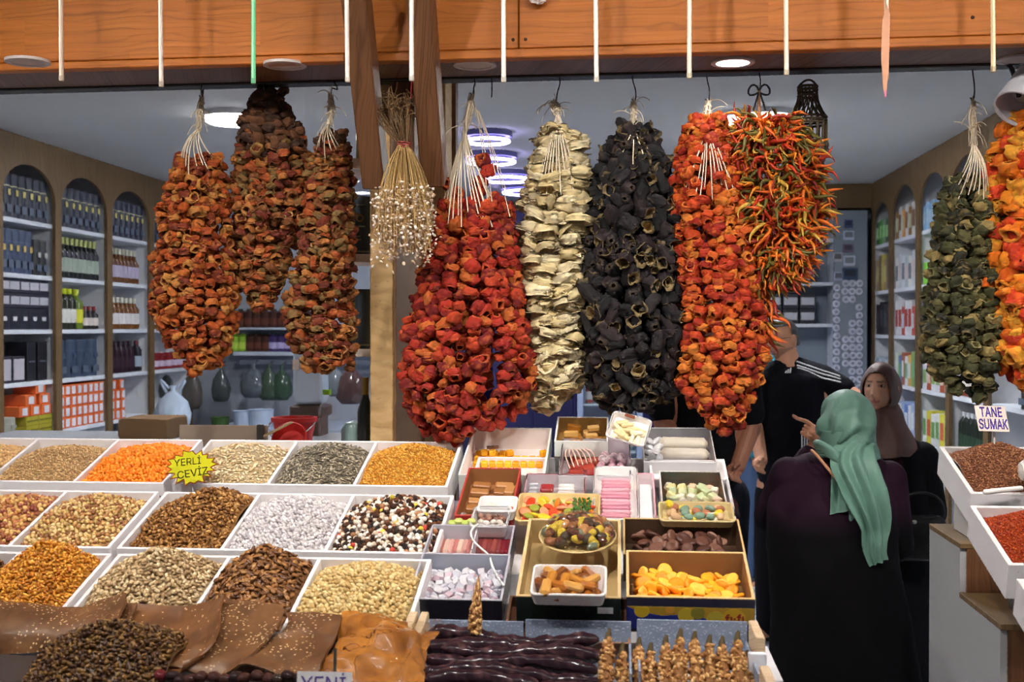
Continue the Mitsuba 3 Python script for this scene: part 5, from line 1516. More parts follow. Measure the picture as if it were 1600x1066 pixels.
def cloth(rows, nu=40, nv=48, folds=6, famp=0.008, thick=0.004, seed=0, wob=0.008, twist=1.5):
    from scipy.interpolate import RectBivariateSpline
    P = np.array([[at(*q) if len(q) == 3 and q[0] > 50 else np.array(q) for q in r] for r in rows], float)
    a, b = P.shape[:2]
    tv, tu = np.linspace(0, 1, nv), np.linspace(0, 1, nu)
    S = np.stack([RectBivariateSpline(np.linspace(0, 1, a), np.linspace(0, 1, b), P[..., k], kx=min(3, a - 1), ky=min(3, b - 1))(tv, tu) for k in range(3)], -1)
    N = np.cross(np.gradient(S, axis=1), np.gradient(S, axis=0)); N /= np.linalg.norm(N, axis=-1, keepdims=True) + 1e-12
    if N[..., 1].mean() > 0: N = -N
    U, Vv = np.meshgrid(tu, tv)
    h = famp * np.sin(2 * PI * folds * (U + 0.08 * np.sin(twist * Vv * 3 + seed)) + seed) * (0.35 + 0.65 * np.sin(PI * np.clip(Vv * 1.1, 0, 1)))
    h = h + wob * (meshkit.fbm(S.reshape(-1, 3) * 11 + seed, 3, seed).reshape(nv, nu) - 0.5) * 2
    S = S + N * h[..., None]
    n, m = nu, nu * nv
    F = grid_faces(nu, nv)
    e = [(i, i + 1) for i in range(nu - 1)] + [((nv - 1) * n + i + 1, (nv - 1) * n + i) for i in range(nu - 1)] + [(i * n + n, i * n) for i in range(nv - 1)] + [(i * n + n - 1, i * n + 2 * n - 1) for i in range(nv - 1)]
    side = np.array([(p, q, q + m) for p, q in e] + [(p, q + m, p + m) for p, q in e])
    return np.vstack([S.reshape(-1, 3), (S - N * thick).reshape(-1, 3)]), np.vstack([F, F[:, ::-1] + m, side])


def over_head(HM, rx, ry, rz, zcut, seed, folds=9, famp=0.004, back=0.0, n=56, open_face=None):
    """A scarf's hood round the skull: an ellipsoid cap down to zcut, with soft folds, with its face opening cut out."""
    nv = 34
    th = np.linspace(0.02, math.acos(max(-1, zcut)), nv)
    a = np.arange(n) * 2 * PI / n
    A, Th = np.meshgrid(a, th)
    k = 1 + famp / rx * np.sin(folds * A + 4 * Th + seed) * np.sin(Th) + 0.03 * (meshkit.fbm(np.column_stack([np.cos(A).ravel() * 2, np.sin(A).ravel() * 2, Th.ravel() * 2]) + seed, 3, seed).reshape(Th.shape) - .5) * 2
    P = np.stack([rx * np.sin(Th) * np.cos(A) * k, ry * np.sin(Th) * np.sin(A) * k + back * np.sin(Th) * (np.sin(A) > 0), rz * np.cos(Th)], -1).reshape(-1, 3)
    F = grid_faces(n, nv, True)
    P = np.vstack([P, [[0, 0, rz]]]); F = np.vstack([F, [(len(P) - 1, (j + 1) % n, j) for j in range(n)]])
    if open_face is not None:
        c = P[F].mean(1)
        keep = ~open_face(c)
        F = F[keep]
    return mc(P, HM), F


def fabric_bump(p, n, uv):
    return mikit.noise(p.x * 45, p.y * 45, p.z * 25)


scene['fabric'] = {'type': 'twosided', 'bsdf': {'type': 'principled', 'base_color': {'type': 'mesh_attribute', 'name': 'vertex_color'}, 'roughness': 0.85, 'specular': 0.1, 'sheen': 0.08}}
scene['silk'] = {'type': 'twosided', 'bsdf': {'type': 'principled', 'base_color': {'type': 'mesh_attribute', 'name': 'vertex_color'}, 'roughness': 0.5, 'specular': 0.35, 'sheen': 0.5}}
scene['skin'] = {'type': 'principled', 'base_color': {'type': 'mesh_attribute', 'name': 'vertex_color'}, 'roughness': 0.5, 'specular': 0.35}
V3 = lambda *a: np.array(a, float)

# --- woman with the green scarf, seen from behind, pointing left
YW = 4.92
w = thing('person', 'woman in a long black coat and mint green headscarf seen from behind, pointing left', 'person')
hc = at(1322, 664, YW)
HW = frame(hc, (0.93, 0.36, 0), (0, 0, 1)) @ mat(rz=PI)         # she faces away and to the left
sh_l, sh_r = at(1232, 742, YW), at(1388, 748, YW)
elb_l = at(1204, 806, YW + 0.12); wr_l = at(1276, 690, YW + 0.30)
elb_r, wr_r = at(1402, 850, YW + 0.06), at(1372, 880, YW + 0.26)
hipc = at(1312, 900, YW)
kn_l, kn_r = hipc + V3(-0.1, 0.02, -0.38), hipc + V3(0.12, 0.02, -0.38)
ft_l, ft_r = V3(kn_l[0], kn_l[1] + 0.02, 0.06), V3(kn_r[0], kn_r[1] + 0.02, 0.06)
# pointing hand: palm, index stretched to the left, three fingers curled, thumb below
h0 = at(1271, 674, YW + 0.30)
tip = at(1240, 650, YW + 0.36)
px = (tip - h0) / np.linalg.norm(tip - h0)
side_ = np.cross(px, FWD); side_ /= np.linalg.norm(side_)
dn = side_ if side_[2] < 0 else -side_
kn0 = h0 + px * 0.022 - dn * 0.016
rowsf = [[(kn0, 0.0098), (kn0 + px * 0.030, 0.0092), (tip - px * 0.018, 0.0082), (tip, 0.0068)]]
for i in range(3):
    k0 = h0 + px * (0.018 - 0.004 * i) + dn * (0.002 + 0.016 * i)
    rowsf.append([(k0, 0.0098), (k0 + px * 0.022 + V3(0, 0.012, 0), 0.0092), (k0 + px * 0.014 + V3(0, 0.034, 0), 0.0085), (k0 - px * 0.006 + V3(0, 0.034, 0), 0.0078)])
th0 = h0 - px * 0.02 + dn * 0.034
rowsf.append([(h0 - px * 0.03, 0.014), (th0, 0.012), (th0 + px * 0.03, 0.0095), (th0 + px * 0.046 - dn * 0.004, 0.008)])
palm = [[(h0 + px * 0.012 - dn * 0.014, 0.013), (h0 + px * 0.010 + dn * 0.034, 0.012)], [(h0 - px * 0.04 - dn * 0.008, 0.016), (h0 - px * 0.04 + dn * 0.022, 0.016)], [(h0 + px * 0.012 - dn * 0.014, 0.013), (h0 - px * 0.04 - dn * 0.006, 0.016)], [(h0 + px * 0.010 + dn * 0.034, 0.012), (h0 - px * 0.04 + dn * 0.02, 0.016)], [(h0 + px * 0.012 + dn * 0.01, 0.013), (h0 - px * 0.04 + dn * 0.008, 0.018)],
        [(h0 - px * 0.04 + dn * 0.008, 0.02), (wr_l, 0.026)]]
hv = soften(bones(palm + rowsf), 0.004, 6)
SKIN1 = (206, 150, 120)
chains = [[(sh_l, 0.05), (elb_l, 0.042), (wr_l, 0.027)], [(sh_r, 0.05), (elb_r, 0.042), (wr_r, 0.027), (wr_r + V3(-.02, .05, -.06), 0.03)], [(sh_l, 0.05), (sh_r, 0.05)], [(sh_l + V3(.08, 0, -.05), 0.07), (hipc, 0.12)], [(sh_r + V3(-.08, 0, -.05), 0.07), (hipc, 0.12)],
          [(hipc + V3(-.08, 0, 0), 0.1), (kn_l, 0.06), (ft_l, 0.04), (ft_l + V3(-.03, .12, -.03), 0.03)], [(hipc + V3(.08, 0, 0), 0.1), (kn_r, 0.06), (ft_r, 0.04), (ft_r + V3(-.03, .12, -.03), 0.03)]]
bm, bc = body_with_head(chains, HW, SKIN1, at(1310, 735, YW), man_of(hv))
obj('body', bm, bc, 'skin', w, True)
rings = [oring(702, 1286, 1346, YW, 0.05), oring(712, 1252, 1372, YW, 0.09), oring(726, 1228, 1386, YW, 0.12), oring(760, 1208, 1396, YW, 0.145), oring(800, 1198, 1402, YW, 0.155), oring(850, 1196, 1404, YW, 0.165), oring(900, 1202, 1408, YW, 0.18), oring(980, 1204, 1424, YW, 0.20), oring(1066, 1202, 1440, YW, 0.22), oring(1160, 1200, 1452, YW, 0.24)]
coat = man_of(loft(rings, wob=0.022, seed=3, folds=7, famp=0.02)) + bones([[(sh_l, 0.075), (elb_l, 0.07), (wr_l * .8 + elb_l * .2, 0.045)], [(sh_r, 0.075), (elb_r, 0.068), (wr_r, 0.05)]])
cv, cf = soften(coat, 0.02, 8)
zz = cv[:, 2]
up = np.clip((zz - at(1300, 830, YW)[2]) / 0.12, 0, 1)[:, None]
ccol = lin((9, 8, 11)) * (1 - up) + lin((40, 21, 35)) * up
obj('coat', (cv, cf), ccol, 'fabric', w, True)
MINT = (98, 134, 119)
hood = over_head(HW, 0.106, 0.122, 0.146, -0.80, 2, 6, 0.007, 0.016)
# the hood opens over her face on the far side
Pl = (hood[0] - HW[:3, 3]) @ HW[:3, :3]
fc = Pl[hood[1]].mean(1)
keep = ~((fc[:, 1] < -0.055) & (np.abs(fc[:, 0]) < 0.062) & (fc[:, 2] < 0.075) & (fc[:, 2] > -0.12))
scf = key_for('headscarf', w)
K_n = at(1284, 706, YW - 0.14)
Hq = hood[0] - K_n
uu, vv_ = Hq @ RGT, Hq @ UPV
phi_ = np.arctan2(vv_, uu); dd = np.hypot(uu, vv_)
wgt = np.clip((dd - .02) / .06, 0, 1) * np.clip((.24 - dd) / .12, 0, 1)
out_ = (hood[0] - HW[:3, 3]); out_ /= np.linalg.norm(out_, axis=1, keepdims=True) + 1e-9
hood = (hood[0] + out_ * (0.013 * np.sin(phi_ * 15 + 2 * np.sin(dd * 30)) * wgt)[:, None], hood[1])
mb = MB().add((hood[0], hood[1][keep]), MINT)
# collar of the scarf down to the shoulders, the knot and the hanging ends
rr = [oring(672, 1278, 1367, YW - 0.005, 0.115), oring(690, 1282, 1368, YW - 0.01, 0.115), oring(704, 1280, 1372, YW - 0.01, 0.12), oring(716, 1284, 1374, YW - 0.012, 0.13)]
nk = loft(rr, 48, 0.01, 5, 8, 0.02)
mb.add((nk[0], nk[1]), MINT)
Yb = YW - 0.20
mb.add(cloth([[(1332, 690, Yb + .10), (1345, 688, Yb + .08), (1358, 690, Yb + .09), (1368, 694, Yb + .13)], [(1300, 712, Yb + .07), (1322, 716, Yb + .01), (1348, 716, Yb + .01), (1370, 716, Yb + .06)], [(1308, 752, Yb), (1332, 752, Yb - .02), (1358, 752, Yb - .02), (1380, 752, Yb + .03)], [(1330, 792, Yb - .01), (1346, 792, Yb - .03), (1366, 792, Yb - .02), (1387, 792, Yb + .02)], [(1344, 824, Yb + .0), (1356, 824, Yb - .01), (1370, 826, Yb), (1387, 826, Yb + .03)], [(1346, 850, Yb + .03), (1358, 850, Yb + .01), (1371, 852, Yb + .01), (1384, 850, Yb + .03)], [(1358, 886, Yb + .04), (1366, 884, Yb + .03), (1376, 880, Yb + .03), (1386, 874, Yb + .04)]], folds=3.2, famp=0.018, seed=1, wob=0.010), MINT)
mb.add(cloth([[(1304, 722, Yb + .05), (1314, 724, Yb + .04), (1330, 726, Yb + .04)], [(1300, 760, Yb + .04), (1314, 762, Yb + .03), (1330, 764, Yb + .03)], [(1297, 804, Yb + .04), (1318, 800, Yb + .03), (1342, 792, Yb + .03)]], folds=1.6, famp=0.018, seed=2, wob=0.008), MINT)
mb.add(cloth([[(1312, 790, Yb + .06), (1326, 788, Yb + .05), (1345, 788, Yb + .05)], [(1312, 812, Yb + .06), (1328, 812, Yb + .05), (1346, 812, Yb + .05)], [(1314, 828, Yb + .06), (1330, 827, Yb + .06), (1348, 826, Yb + .06)]], folds=1.2, famp=0.008, seed=4, wob=0.006), np.array(MINT) * 0.94)
kn_ = []
for i in range(5):
    q = [at(1276 + i * 1.5, 697 + i * 4.2, Yb + 0.13 - 0.006 * i), at(1284 + i * 3, 694 + i * 4.4, Yb + 0.06), at(1298 + i * 3, 702 + i * 4.2, Yb + 0.045), at(1314 + i * 2, 714 + i * 3, Yb + 0.06)]
    mb.add(tube(curve(q, 14), [0.006] + [0.012] * 12 + [0.006], 10), MINT)
m_, c_ = mb.get()
scene[scf] = shape(m_, c_, 'silk', True)
st = tube(curve([at(1268, 704, YW - 0.10), at(1280, 716, YW - 0.155), at(1298, 738, YW - 0.175), at(1330, 775, YW - 0.18)], 14), 0.0065, 6)
obj('bag_strap', st, (186, 132, 96), 'satin', w, True)
obj('shoe', bones([[(ft_l + V3(0, 0.05, -.02), 0.045), (ft_l + V3(-.04, .2, -.03), 0.034)]]), (18, 16, 18), 'satin', w, 60)
obj('shoe', bones([[(ft_r + V3(0, 0.05, -.02), 0.045), (ft_r + V3(-.04, .2, -.03), 0.034)]]), (18, 16, 18), 'satin', w, 60)

# --- woman with the brown scarf, three-quarter face to the left
YV = 5.75
w2 = thing('person', 'woman in a brown headscarf and black coat, her face turned left', 'person')
hc = at(1376, 608, YV)
HV = frame(hc, RGT, (0, 0, 1)) @ mat(rz=-0.62) @ mat(rx=-0.08)
sl, sr = at(1342, 712, YV), at(1440, 716, YV - 0.02)
hp = at(1392, 900, YV)
el, er = at(1334, 800, YV + 0.02), at(1456, 800, YV)
wl_, wr2 = at(1352, 860, YV - 0.12), at(1436, 850, YV - 0.16)
fl2, fr2 = V3(hp[0] - .1, YV, .06), V3(hp[0] + .1, YV, .06)
fist = lambda c: [[(c, 0.032), (c + V3(-.03, -.04, -.01), 0.026)]]
fing = lambda c: [[(c + V3(-.03 + .012 * i, -.045, -.008 * i), 0.010), (c + V3(-.045 + .012 * i, -.07, -.02 - .006 * i), 0.009), (c + V3(-.03 + .012 * i, -.075, -.045 - .004 * i), 0.008)] for i in range(4)] + [[(c + V3(.0, -.03, .015), 0.012), (c + V3(-.01, -.065, .02), 0.010), (c + V3(-.02, -.085, .008), 0.008)]]
ch = [[(sl, .05), (el, .04), (wl_, .027)], [(sr, .05), (er, .04), (wr2, .027)], [(sl, .05), (sr, .05)], [(sl + V3(.05, 0, -.05), .07), (hp, .12)], [(sr + V3(-.05, 0, -.05), .07), (hp, .12)], [(hp, .12), (fl2 + V3(0, 0, .4), .06), (fl2, .04), (fl2 + V3(-.03, -.12, -.03), .03)], [(hp, .12), (fr2 + V3(0, 0, .4), .06), (fr2, .04), (fr2 + V3(-.03, -.12, -.03), .03)]] + fist(wl_) + fist(wr2) + fing(wl_) + fing(wr2)
bm, bc = body_with_head(ch, HV, (200, 152, 124), at(1385, 680, YV))
obj('body', bm, bc, 'skin', w2, True)
m_, c_ = eyes_mb().get(); obj('eyes', (mc(m_[0], HV), m_[1]), c_, 'gloss', w2, True)
rings = [oring(672, 1362, 1410, YV, .06), oring(690, 1340, 1436, YV, .11), oring(712, 1332, 1448, YV, .14), oring(760, 1328, 1452, YV, .15), oring(820, 1326, 1456, YV, .155), oring(900, 1330, 1456, YV, .17), oring(1000, 1328, 1462, YV, .19), oring(1068, 1326, 1466, YV, .2)]
coat2 = man_of(loft(rings, wob=0.02, seed=8, folds=6, famp=0.02)) + bones([[(sl, .075), (el, .066), (wl_ * .9 + el * .1, .046)], [(sr, .08), (er, .07), (wr2 * .9 + er * .1, .046)]])
cv, cf = soften(coat2, 0.02, 8)
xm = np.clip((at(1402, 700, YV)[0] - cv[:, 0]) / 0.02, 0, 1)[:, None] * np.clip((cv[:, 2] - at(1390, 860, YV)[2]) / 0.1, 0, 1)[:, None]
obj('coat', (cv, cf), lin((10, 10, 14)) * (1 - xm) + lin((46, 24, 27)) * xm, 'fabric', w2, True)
BR2 = (92, 66, 58)
hood = over_head(HV, 0.086, 0.107, 0.130, -0.86, 6, 6, 0.004, 0.02)
Pl = (hood[0] - HV[:3, 3]) @ HV[:3, :3]
fc = Pl[hood[1]].mean(1)
keep = ~((fc[:, 1] < -0.02) & ((fc[:, 0] / 0.069) ** 2 + ((fc[:, 2] + 0.022) / 0.100) ** 2 < 1))
mb = MB().add((hood[0], hood[1][keep]), BR2)
nk = loft([oring(630, 1362, 1404, YV + .02, .06), oring(644, 1354, 1410, YV - .0, .09), oring(660, 1354, 1414, YV - .01, .105), oring(680, 1348, 1424, YV - .02, .125), oring(698, 1346, 1430, YV - .03, .14), oring(712, 1352, 1420, YV - .05, .13)], 48, 0.03, 9, 6, 0.06)
mb.add(nk, BR2)
m_, c_ = mb.get(); scene[key_for('headscarf', w2)] = shape(m_, c_, 'silk', True)
obj('under_scarf', over_head(HV, 0.079, 0.099, 0.121, 0.60, 3, 3, 0.001)[0:2], (24, 20, 22), 'fabric', w2, True)
hbk = thing('handbag', 'black handbag with a bright stud at the hip of the brown scarfed woman', 'handbag')
hbp = at(1436, 830, YV - 0.30)
obj('body', soften(man_of(cbox(hbp + V3(-.12, -.05, -.13), hbp + V3(.11, .05, .07), .02)), 0.02, 4), (17, 16, 18), 'satin', hbk, True)
obj('handle', tube(curve([hbp + V3(-.09, 0, .05), hbp + V3(-.05, -.01, .16), hbp + V3(.06, -.01, .16), hbp + V3(.1, 0, .05)], 14), .009, 8), (20, 19, 21), 'satin', hbk, True)
obj('stud', (ICO2[0] * 0.010, ICO2[1]), (226, 220, 206), 'metal', hbk, True, mat(at(1429, 816, YV - 0.36)))

# --- man in the black sports shirt
YM = 6.7
m1 = thing('person', 'man with glasses in a black sports shirt with white shoulder stripes', 'person')
hc = at(1222, 530, YM)
HM1 = frame(hc, RGT, (0, 0, 1)) @ mat(rz=-1.05) @ mat(rx=0.12)
sl, sr = at(1194, 596, YM), at(1284, 592, YM)
hp = at(1236, 760, YM)
el, er = at(1178, 660, YM - .02), at(1322, 612, YM - .05)
wl_, wr2 = at(1190, 720, YM - .2), at(1376, 640, YM - .2)
fl_, fr_ = V3(hp[0] - .12, YM, .06), V3(hp[0] + .12, YM + .05, .06)
ch = [[(sl, .06), (el, .048), (wl_, .032)], [(sr, .06), (er, .048), (wr2, .032)], [(sl, .06), (sr, .06)], [(sl + V3(.05, 0, -.08), .09), (hp, .13)], [(sr + V3(-.05, 0, -.08), .09), (hp, .13)], [(hp + V3(-.08, 0, 0), .11), (fl_ + V3(0, 0, .45), .065), (fl_, .045), (fl_ + V3(-.12, -.06, -.03), .03)], [(hp + V3(.08, 0, 0), .11), (fr_ + V3(0, 0, .45), .065), (fr_, .045), (fr_ + V3(-.12, -.06, -.03), .03)]] + fist(wl_) + fist(wr2) + fing(wl_) + fing(wr2)
bm, bc = body_with_head(ch, HM1, (188, 136, 108), at(1236, 588, YM), beard=(96, 74, 62), sx=1.06, neck_r=.062)
obj('body', bm, bc, 'skin', m1, True)
m_, c_ = eyes_mb().get(); obj('eyes', (mc(m_[0], HM1), m_[1]), c_, 'gloss', m1, True)
hr = over_head(HM1, 0.084, 0.103, 0.125, -0.40, 4, 12, 0.002)
Pl = (hr[0] - HM1[:3, 3]) @ HM1[:3, :3]; fc = Pl[hr[1]].mean(1)
obj('hair', (hr[0], hr[1][((fc[:, 2] > 0.078) & (fc[:, 1] > -0.075)) | ((fc[:, 1] > 0.0) & (fc[:, 2] > 0.02)) | ((fc[:, 1] > 0.035) & (fc[:, 2] > -0.045))]), (34, 30, 30), 'satin', m1, True)
gl = MB()
for s in (-1, 1):
    t_ = np.linspace(0, 2 * PI, 25)
    gl.add(tube(np.column_stack([0.030 * s + 0.023 * np.cos(t_), np.full(25, -0.098), 0.010 + 0.017 * np.sin(t_)]), 0.0016, 6, False), (40, 40, 46), HM1)
    gl.add(tube([(0.053 * s, -0.096, .012), (0.078 * s, -0.02, .012), (0.080 * s, 0.02, .006)], 0.0016, 6), (40, 40, 46), HM1)
gl.add(tube([(-.007, -.1, .014), (0, -.103, .016), (.007, -.1, .014)], 0.0016, 6), (40, 40, 46), HM1)
obj('glasses', gl, None, 'gloss', m1, False)
rings = [oring(572, 1222, 1252, YM, .06), oring(580, 1202, 1276, YM, .10), oring(594, 1188, 1292, YM, .13), oring(630, 1186, 1290, YM, .15), oring(690, 1184, 1282, YM, .16), oring(730, 1182, 1282, YM, .16), oring(752, 1184, 1282, YM, .155)]
shirt = man_of(loft(rings, wob=0.02, seed=4, folds=5, famp=0.02)) + bones([[(sl, .085), (el * .8 + sl * .2, .075)], [(sr, .080), (er * .85 + sr * .15, .072)], [(at(1238, 572, YM), .06), (sr, .078)], [(at(1230, 572, YM), .06), (sl, .08)]])
sv, sf = soften(shirt, 0.016, 8)
shk1 = obj('shirt', (sv, sf), (11, 12, 19), 'fabric', m1, True)
# three white stripes along the shoulder and sleeve, and the small triangular mark on the chest
for j in range(3):
    off = -0.026 + 0.018 * j
    pts = []
    for t in np.linspace(0, 1, 9):
        a_, b_ = at(1244, 566, YM - .04), at(1312, 590, YM - .06)
        p = a_ * (1 - t) + b_ * t
        o = p + V3(0.0, -0.35, off + 0.30)
        d = V3(0, 0.72, -0.66 + off * 0)
        loc, ri, _ = trimesh.Trimesh(sv, sf, process=False).ray.intersects_location([o + V3(0, off * .6, 0)], [d / np.linalg.norm(d)], multiple_hits=False)
        if len(loc): pts.append(loc[0])
    pts = np.array(pts)
    if len(pts) > 2: obj('stripe', tube(pts, 0.0055, 6), (214, 218, 224), 'fabric', shk1, True)
shm = trimesh.Trimesh(sv, sf, process=False)
loc, _, _ = shm.ray.intersects_location([EYE], [ray(1232, 583)], multiple_hits=False)
pm0 = loc[0] if len(loc) else at(1232, 583, YM - .13)
lg_ = MB()
for i in range(3):
    q = Polygon([(-.022 + .012 * i, 0), (-.012 + .012 * i, 0), (-.004 + .012 * i - .004, 0.012 + .008 * i), (-.012 + .012 * i - .002, .016 + .008 * i)])
    lg_.add(extrude(q, 0.003), (220, 224, 230), frame(pm0 + V3(0, -.004, 0), RGT, -FWD))
obj('chest_mark', lg_, None, 'fabric', shk1, False)
tr = soften(man_of(loft([oring(744, 1186, 1280, YM, .15), oring(790, 1184, 1284, YM, .16), oring(830, 1186, 1284, YM, .15)], 36)) + bones([[(hp + V3(-.08, 0, -.05), .12), (fl_ + V3(0, 0, .45), .085), (fl_ + V3(0, 0, .03), .07)], [(hp + V3(.08, 0, -.05), .12), (fr_ + V3(0, 0, .45), .085), (fr_ + V3(0, 0, .03), .07)]]), 0.02, 6)
trk1 = obj('trousers', tr, (15, 15, 20), 'fabric', m1, True)
for j in range(3): obj('trouser_stripe', tube([at(1253 + 4 * j, 680, YM - .17), at(1253 + 4 * j, 706, YM - .172)], .004, 6), (206, 210, 218), 'fabric', trk1, True)
for c in (fl_, fr_): obj('shoe', bones([[(c + V3(.02, .02, -.015), .045), (c + V3(-.14, -.07, -.025), .034)]]), (30, 30, 34), 'satin', m1, 60)

# --- seller in black behind the hanging garlands and a customer in teal further back
YS = 5.5
m2 = thing('person', 'seller in a black T-shirt behind the black and orange garlands, arms showing', 'person')
hc = at(1100, 505, YS)
HS = frame(hc, RGT, (0, 0, 1)) @ mat(rz=0.2)
sl, sr = at(1042, 590, YS), at(1158, 590, YS)
hp = at(1100, 780, YS)
el, er = at(1036, 660, YS - .05), at(1174, 664, YS + .0)
wl_, wr2 = at(1074, 715, YS - .22), at(1152, 730, YS - .12)
fl_, fr_ = V3(hp[0] - .1, YS, .06), V3(hp[0] + .1, YS, .06)
ch = [[(sl, .06), (el, .046), (wl_, .032)], [(sr, .06), (er, .048), (wr2, .034)], [(sl, .06), (sr, .06)], [(sl + V3(.05, 0, -.08), .09), (hp, .13)], [(sr + V3(-.05, 0, -.08), .09), (hp, .13)], [(hp + V3(-.08, 0, 0), .11), (fl_ + V3(0, 0, .45), .065), (fl_, .045), (fl_ + V3(0, -.12, -.03), .03)], [(hp + V3(.08, 0, 0), .11), (fr_ + V3(0, 0, .45), .065), (fr_, .045), (fr_ + V3(0, -.12, -.03), .03)]] + fist(wl_) + fist(wr2) + fing(wl_) + fing(wr2)
bm, bc = body_with_head(ch, HS, (150, 100, 78), at(1100, 575, YS), neck_r=.06)
obj('body', bm, bc, 'skin', m2, True)
m_, c_ = eyes_mb().get(); obj('eyes', (mc(m_[0], HS), m_[1]), c_, 'gloss', m2, True)
hr = over_head(HS, 0.082, 0.103, 0.125, 0.05, 4, 12, 0.002)
Pl = (hr[0] - HS[:3, 3]) @ HS[:3, :3]; fc = Pl[hr[1]].mean(1)
obj('hair', (hr[0], hr[1][~((fc[:, 1] < -0.05) & (fc[:, 2] < 0.07))]), (30, 26, 26), 'satin', m2, True)
rings = [oring(560, 1084, 1116, YS, .06), oring(572, 1058, 1144, YS, .10), oring(590, 1040, 1160, YS, .13), oring(640, 1044, 1156, YS, .15), oring(720, 1044, 1154, YS, .16), oring(790, 1044, 1156, YS, .16)]
sv, sf = soften(man_of(loft(rings, wob=0.02, seed=14, folds=5, famp=0.02)) + bones([[(sl, .085), (el * .75 + sl * .25, .072)], [(sr, .085), (er * .75 + sr * .25, .074)]]), 0.018, 8)
obj('shirt', (sv, sf), (14, 14, 18), 'fabric', m2, True)
tr = soften(bones([[(hp + V3(-.08, 0, 0), .13), (fl_ + V3(0, 0, .45), .09), (fl_ + V3(0, 0, .03), .075)], [(hp + V3(.08, 0, 0), .13), (fr_ + V3(0, 0, .45), .09), (fr_ + V3(0, 0, .03), .075)]]), 0.02, 6)
obj('trousers', tr, (22, 24, 34), 'fabric', m2, True)
for c in (fl_, fr_): obj('shoe', bones([[(c + V3(0, .02, -.015), .045), (c + V3(0, -.14, -.025), .034)]]), (30, 30, 34), 'satin', m2, 60)

YT = 8.0
m3 = thing('person', 'person in teal shirt, blue jeans and striped trainers behind the man in black', 'person')
hc = at(1178, 524, YT)
HT = frame(hc, RGT, (0, 0, 1)) @ mat(rz=2.6)
sl, sr = at(1142, 572, YT), at(1214, 572, YT)
hp = at(1180, 715, YT)
el, er = at(1140, 640, YT), at(1222, 640, YT)
wl_, wr2 = at(1146, 690, YT - .1), at(1216, 690, YT - .1)
fl_, fr_ = V3(*at(1160, 917, YT)[:2], .055), V3(*at(1196, 917, YT)[:2], .055)
ch = [[(sl, .06), (el, .046), (wl_, .032)], [(sr, .06), (er, .046), (wr2, .032)], [(sl, .06), (sr, .06)], [(sl + V3(.05, 0, -.08), .09), (hp, .12)], [(sr + V3(-.05, 0, -.08), .09), (hp, .12)], [(hp + V3(-.07, 0, 0), .1), (fl_ + V3(0, 0, .42), .06), (fl_, .04), (fl_ + V3(-.1, -.05, -.02), .03)], [(hp + V3(.07, 0, 0), .1), (fr_ + V3(0, 0, .42), .06), (fr_, .04), (fr_ + V3(-.1, -.05, -.02), .03)]] + fist(wl_) + fist(wr2) + fing(wl_) + fing(wr2)
bm, bc = body_with_head(ch, HT, (176, 126, 100), at(1178, 566, YT), neck_r=.056)
obj('body', bm, bc, 'skin', m3, True)
m_, c_ = eyes_mb().get(); obj('eyes', (mc(m_[0], HT), m_[1]), c_, 'gloss', m3, True)
hr = over_head(HT, 0.083, 0.103, 0.125, -0.25, 4, 12, 0.002)
Pl = (hr[0] - HT[:3, 3]) @ HT[:3, :3]; fc = Pl[hr[1]].mean(1)
obj('hair', (hr[0], hr[1][~((fc[:, 1] < -0.05) & (fc[:, 2] < 0.07))]), (40, 32, 28), 'satin', m3, True)
rings = [oring(556, 1168, 1190, YT, .06), oring(564, 1152, 1206, YT, .10), oring(578, 1140, 1216, YT, .12), oring(640, 1144, 1214, YT, .13), oring(712, 1142, 1218, YT, .14)]
sv, sf = soften(man_of(loft(rings, wob=0.02, seed=24, folds=5, famp=0.02)) + bones([[(sl, .08), (el * .7 + sl * .3, .068)], [(sr, .08), (er * .7 + sr * .3, .068)]]), 0.02, 8)
obj('shirt', (sv, sf), (36, 104, 122), 'fabric', m3, True)
tr = soften(bones([[(hp + V3(-.07, 0, 0), .12), (fl_ + V3(0, 0, .42), .088), (fl_ + V3(0, 0, .05), .078)], [(hp + V3(.07, 0, 0), .12), (fr_ + V3(0, 0, .42), .088), (fr_ + V3(0, 0, .05), .078)]]), 0.02, 6)
obj('jeans', tr, (70, 88, 120), 'fabric', m3, True)
for c in (fl_, fr_):
    sho = obj('shoe', soften(bones([[(c + V3(.03, .03, -.005), .046), (c + V3(-.05, 0, .0), .042), (c + V3(-.15, -.06, -.02), .034)]]), .012, 4), (30, 32, 40), 'satin', m3, True)
    obj('sole', soften(bones([[(c + V3(.05, .04, -.035), .02), (c + V3(-.17, -.07, -.035), .02)], [(c + V3(.02, .0, -.035), .02), (c + V3(-.15, -.1, -.035), .02)]]), .012, 2), (206, 210, 216), 'satin', sho, True)
    for j in range(3): obj('stripe', tube([c + V3(-.03 - .022 * j, -.058, -.012), c + V3(-.012 - .022 * j, -.05, .024)], .005, 6), (216, 218, 222), 'satin', sho, True)


# ---------------------------------------------------------------- shelving in the shop
SHW = (206, 208, 212)
def arch_frame(W, H, zt, post, bay, n=14):
    """Front of one bay as a flat plate: two half posts and a header with a round arch; local x along the wall, y up."""
    r = (W - 2 * post) / 2
    outer = [(0, 0), (post, 0), (post, zt)]
    arch = [(W / 2 - r * math.cos(t), zt + 0.62 * r * math.sin(t)) for t in np.linspace(0, PI, n)]
    return Polygon(outer + arch + [(W - post, zt), (W - post, 0), (W, 0), (W, H), (0, H)])


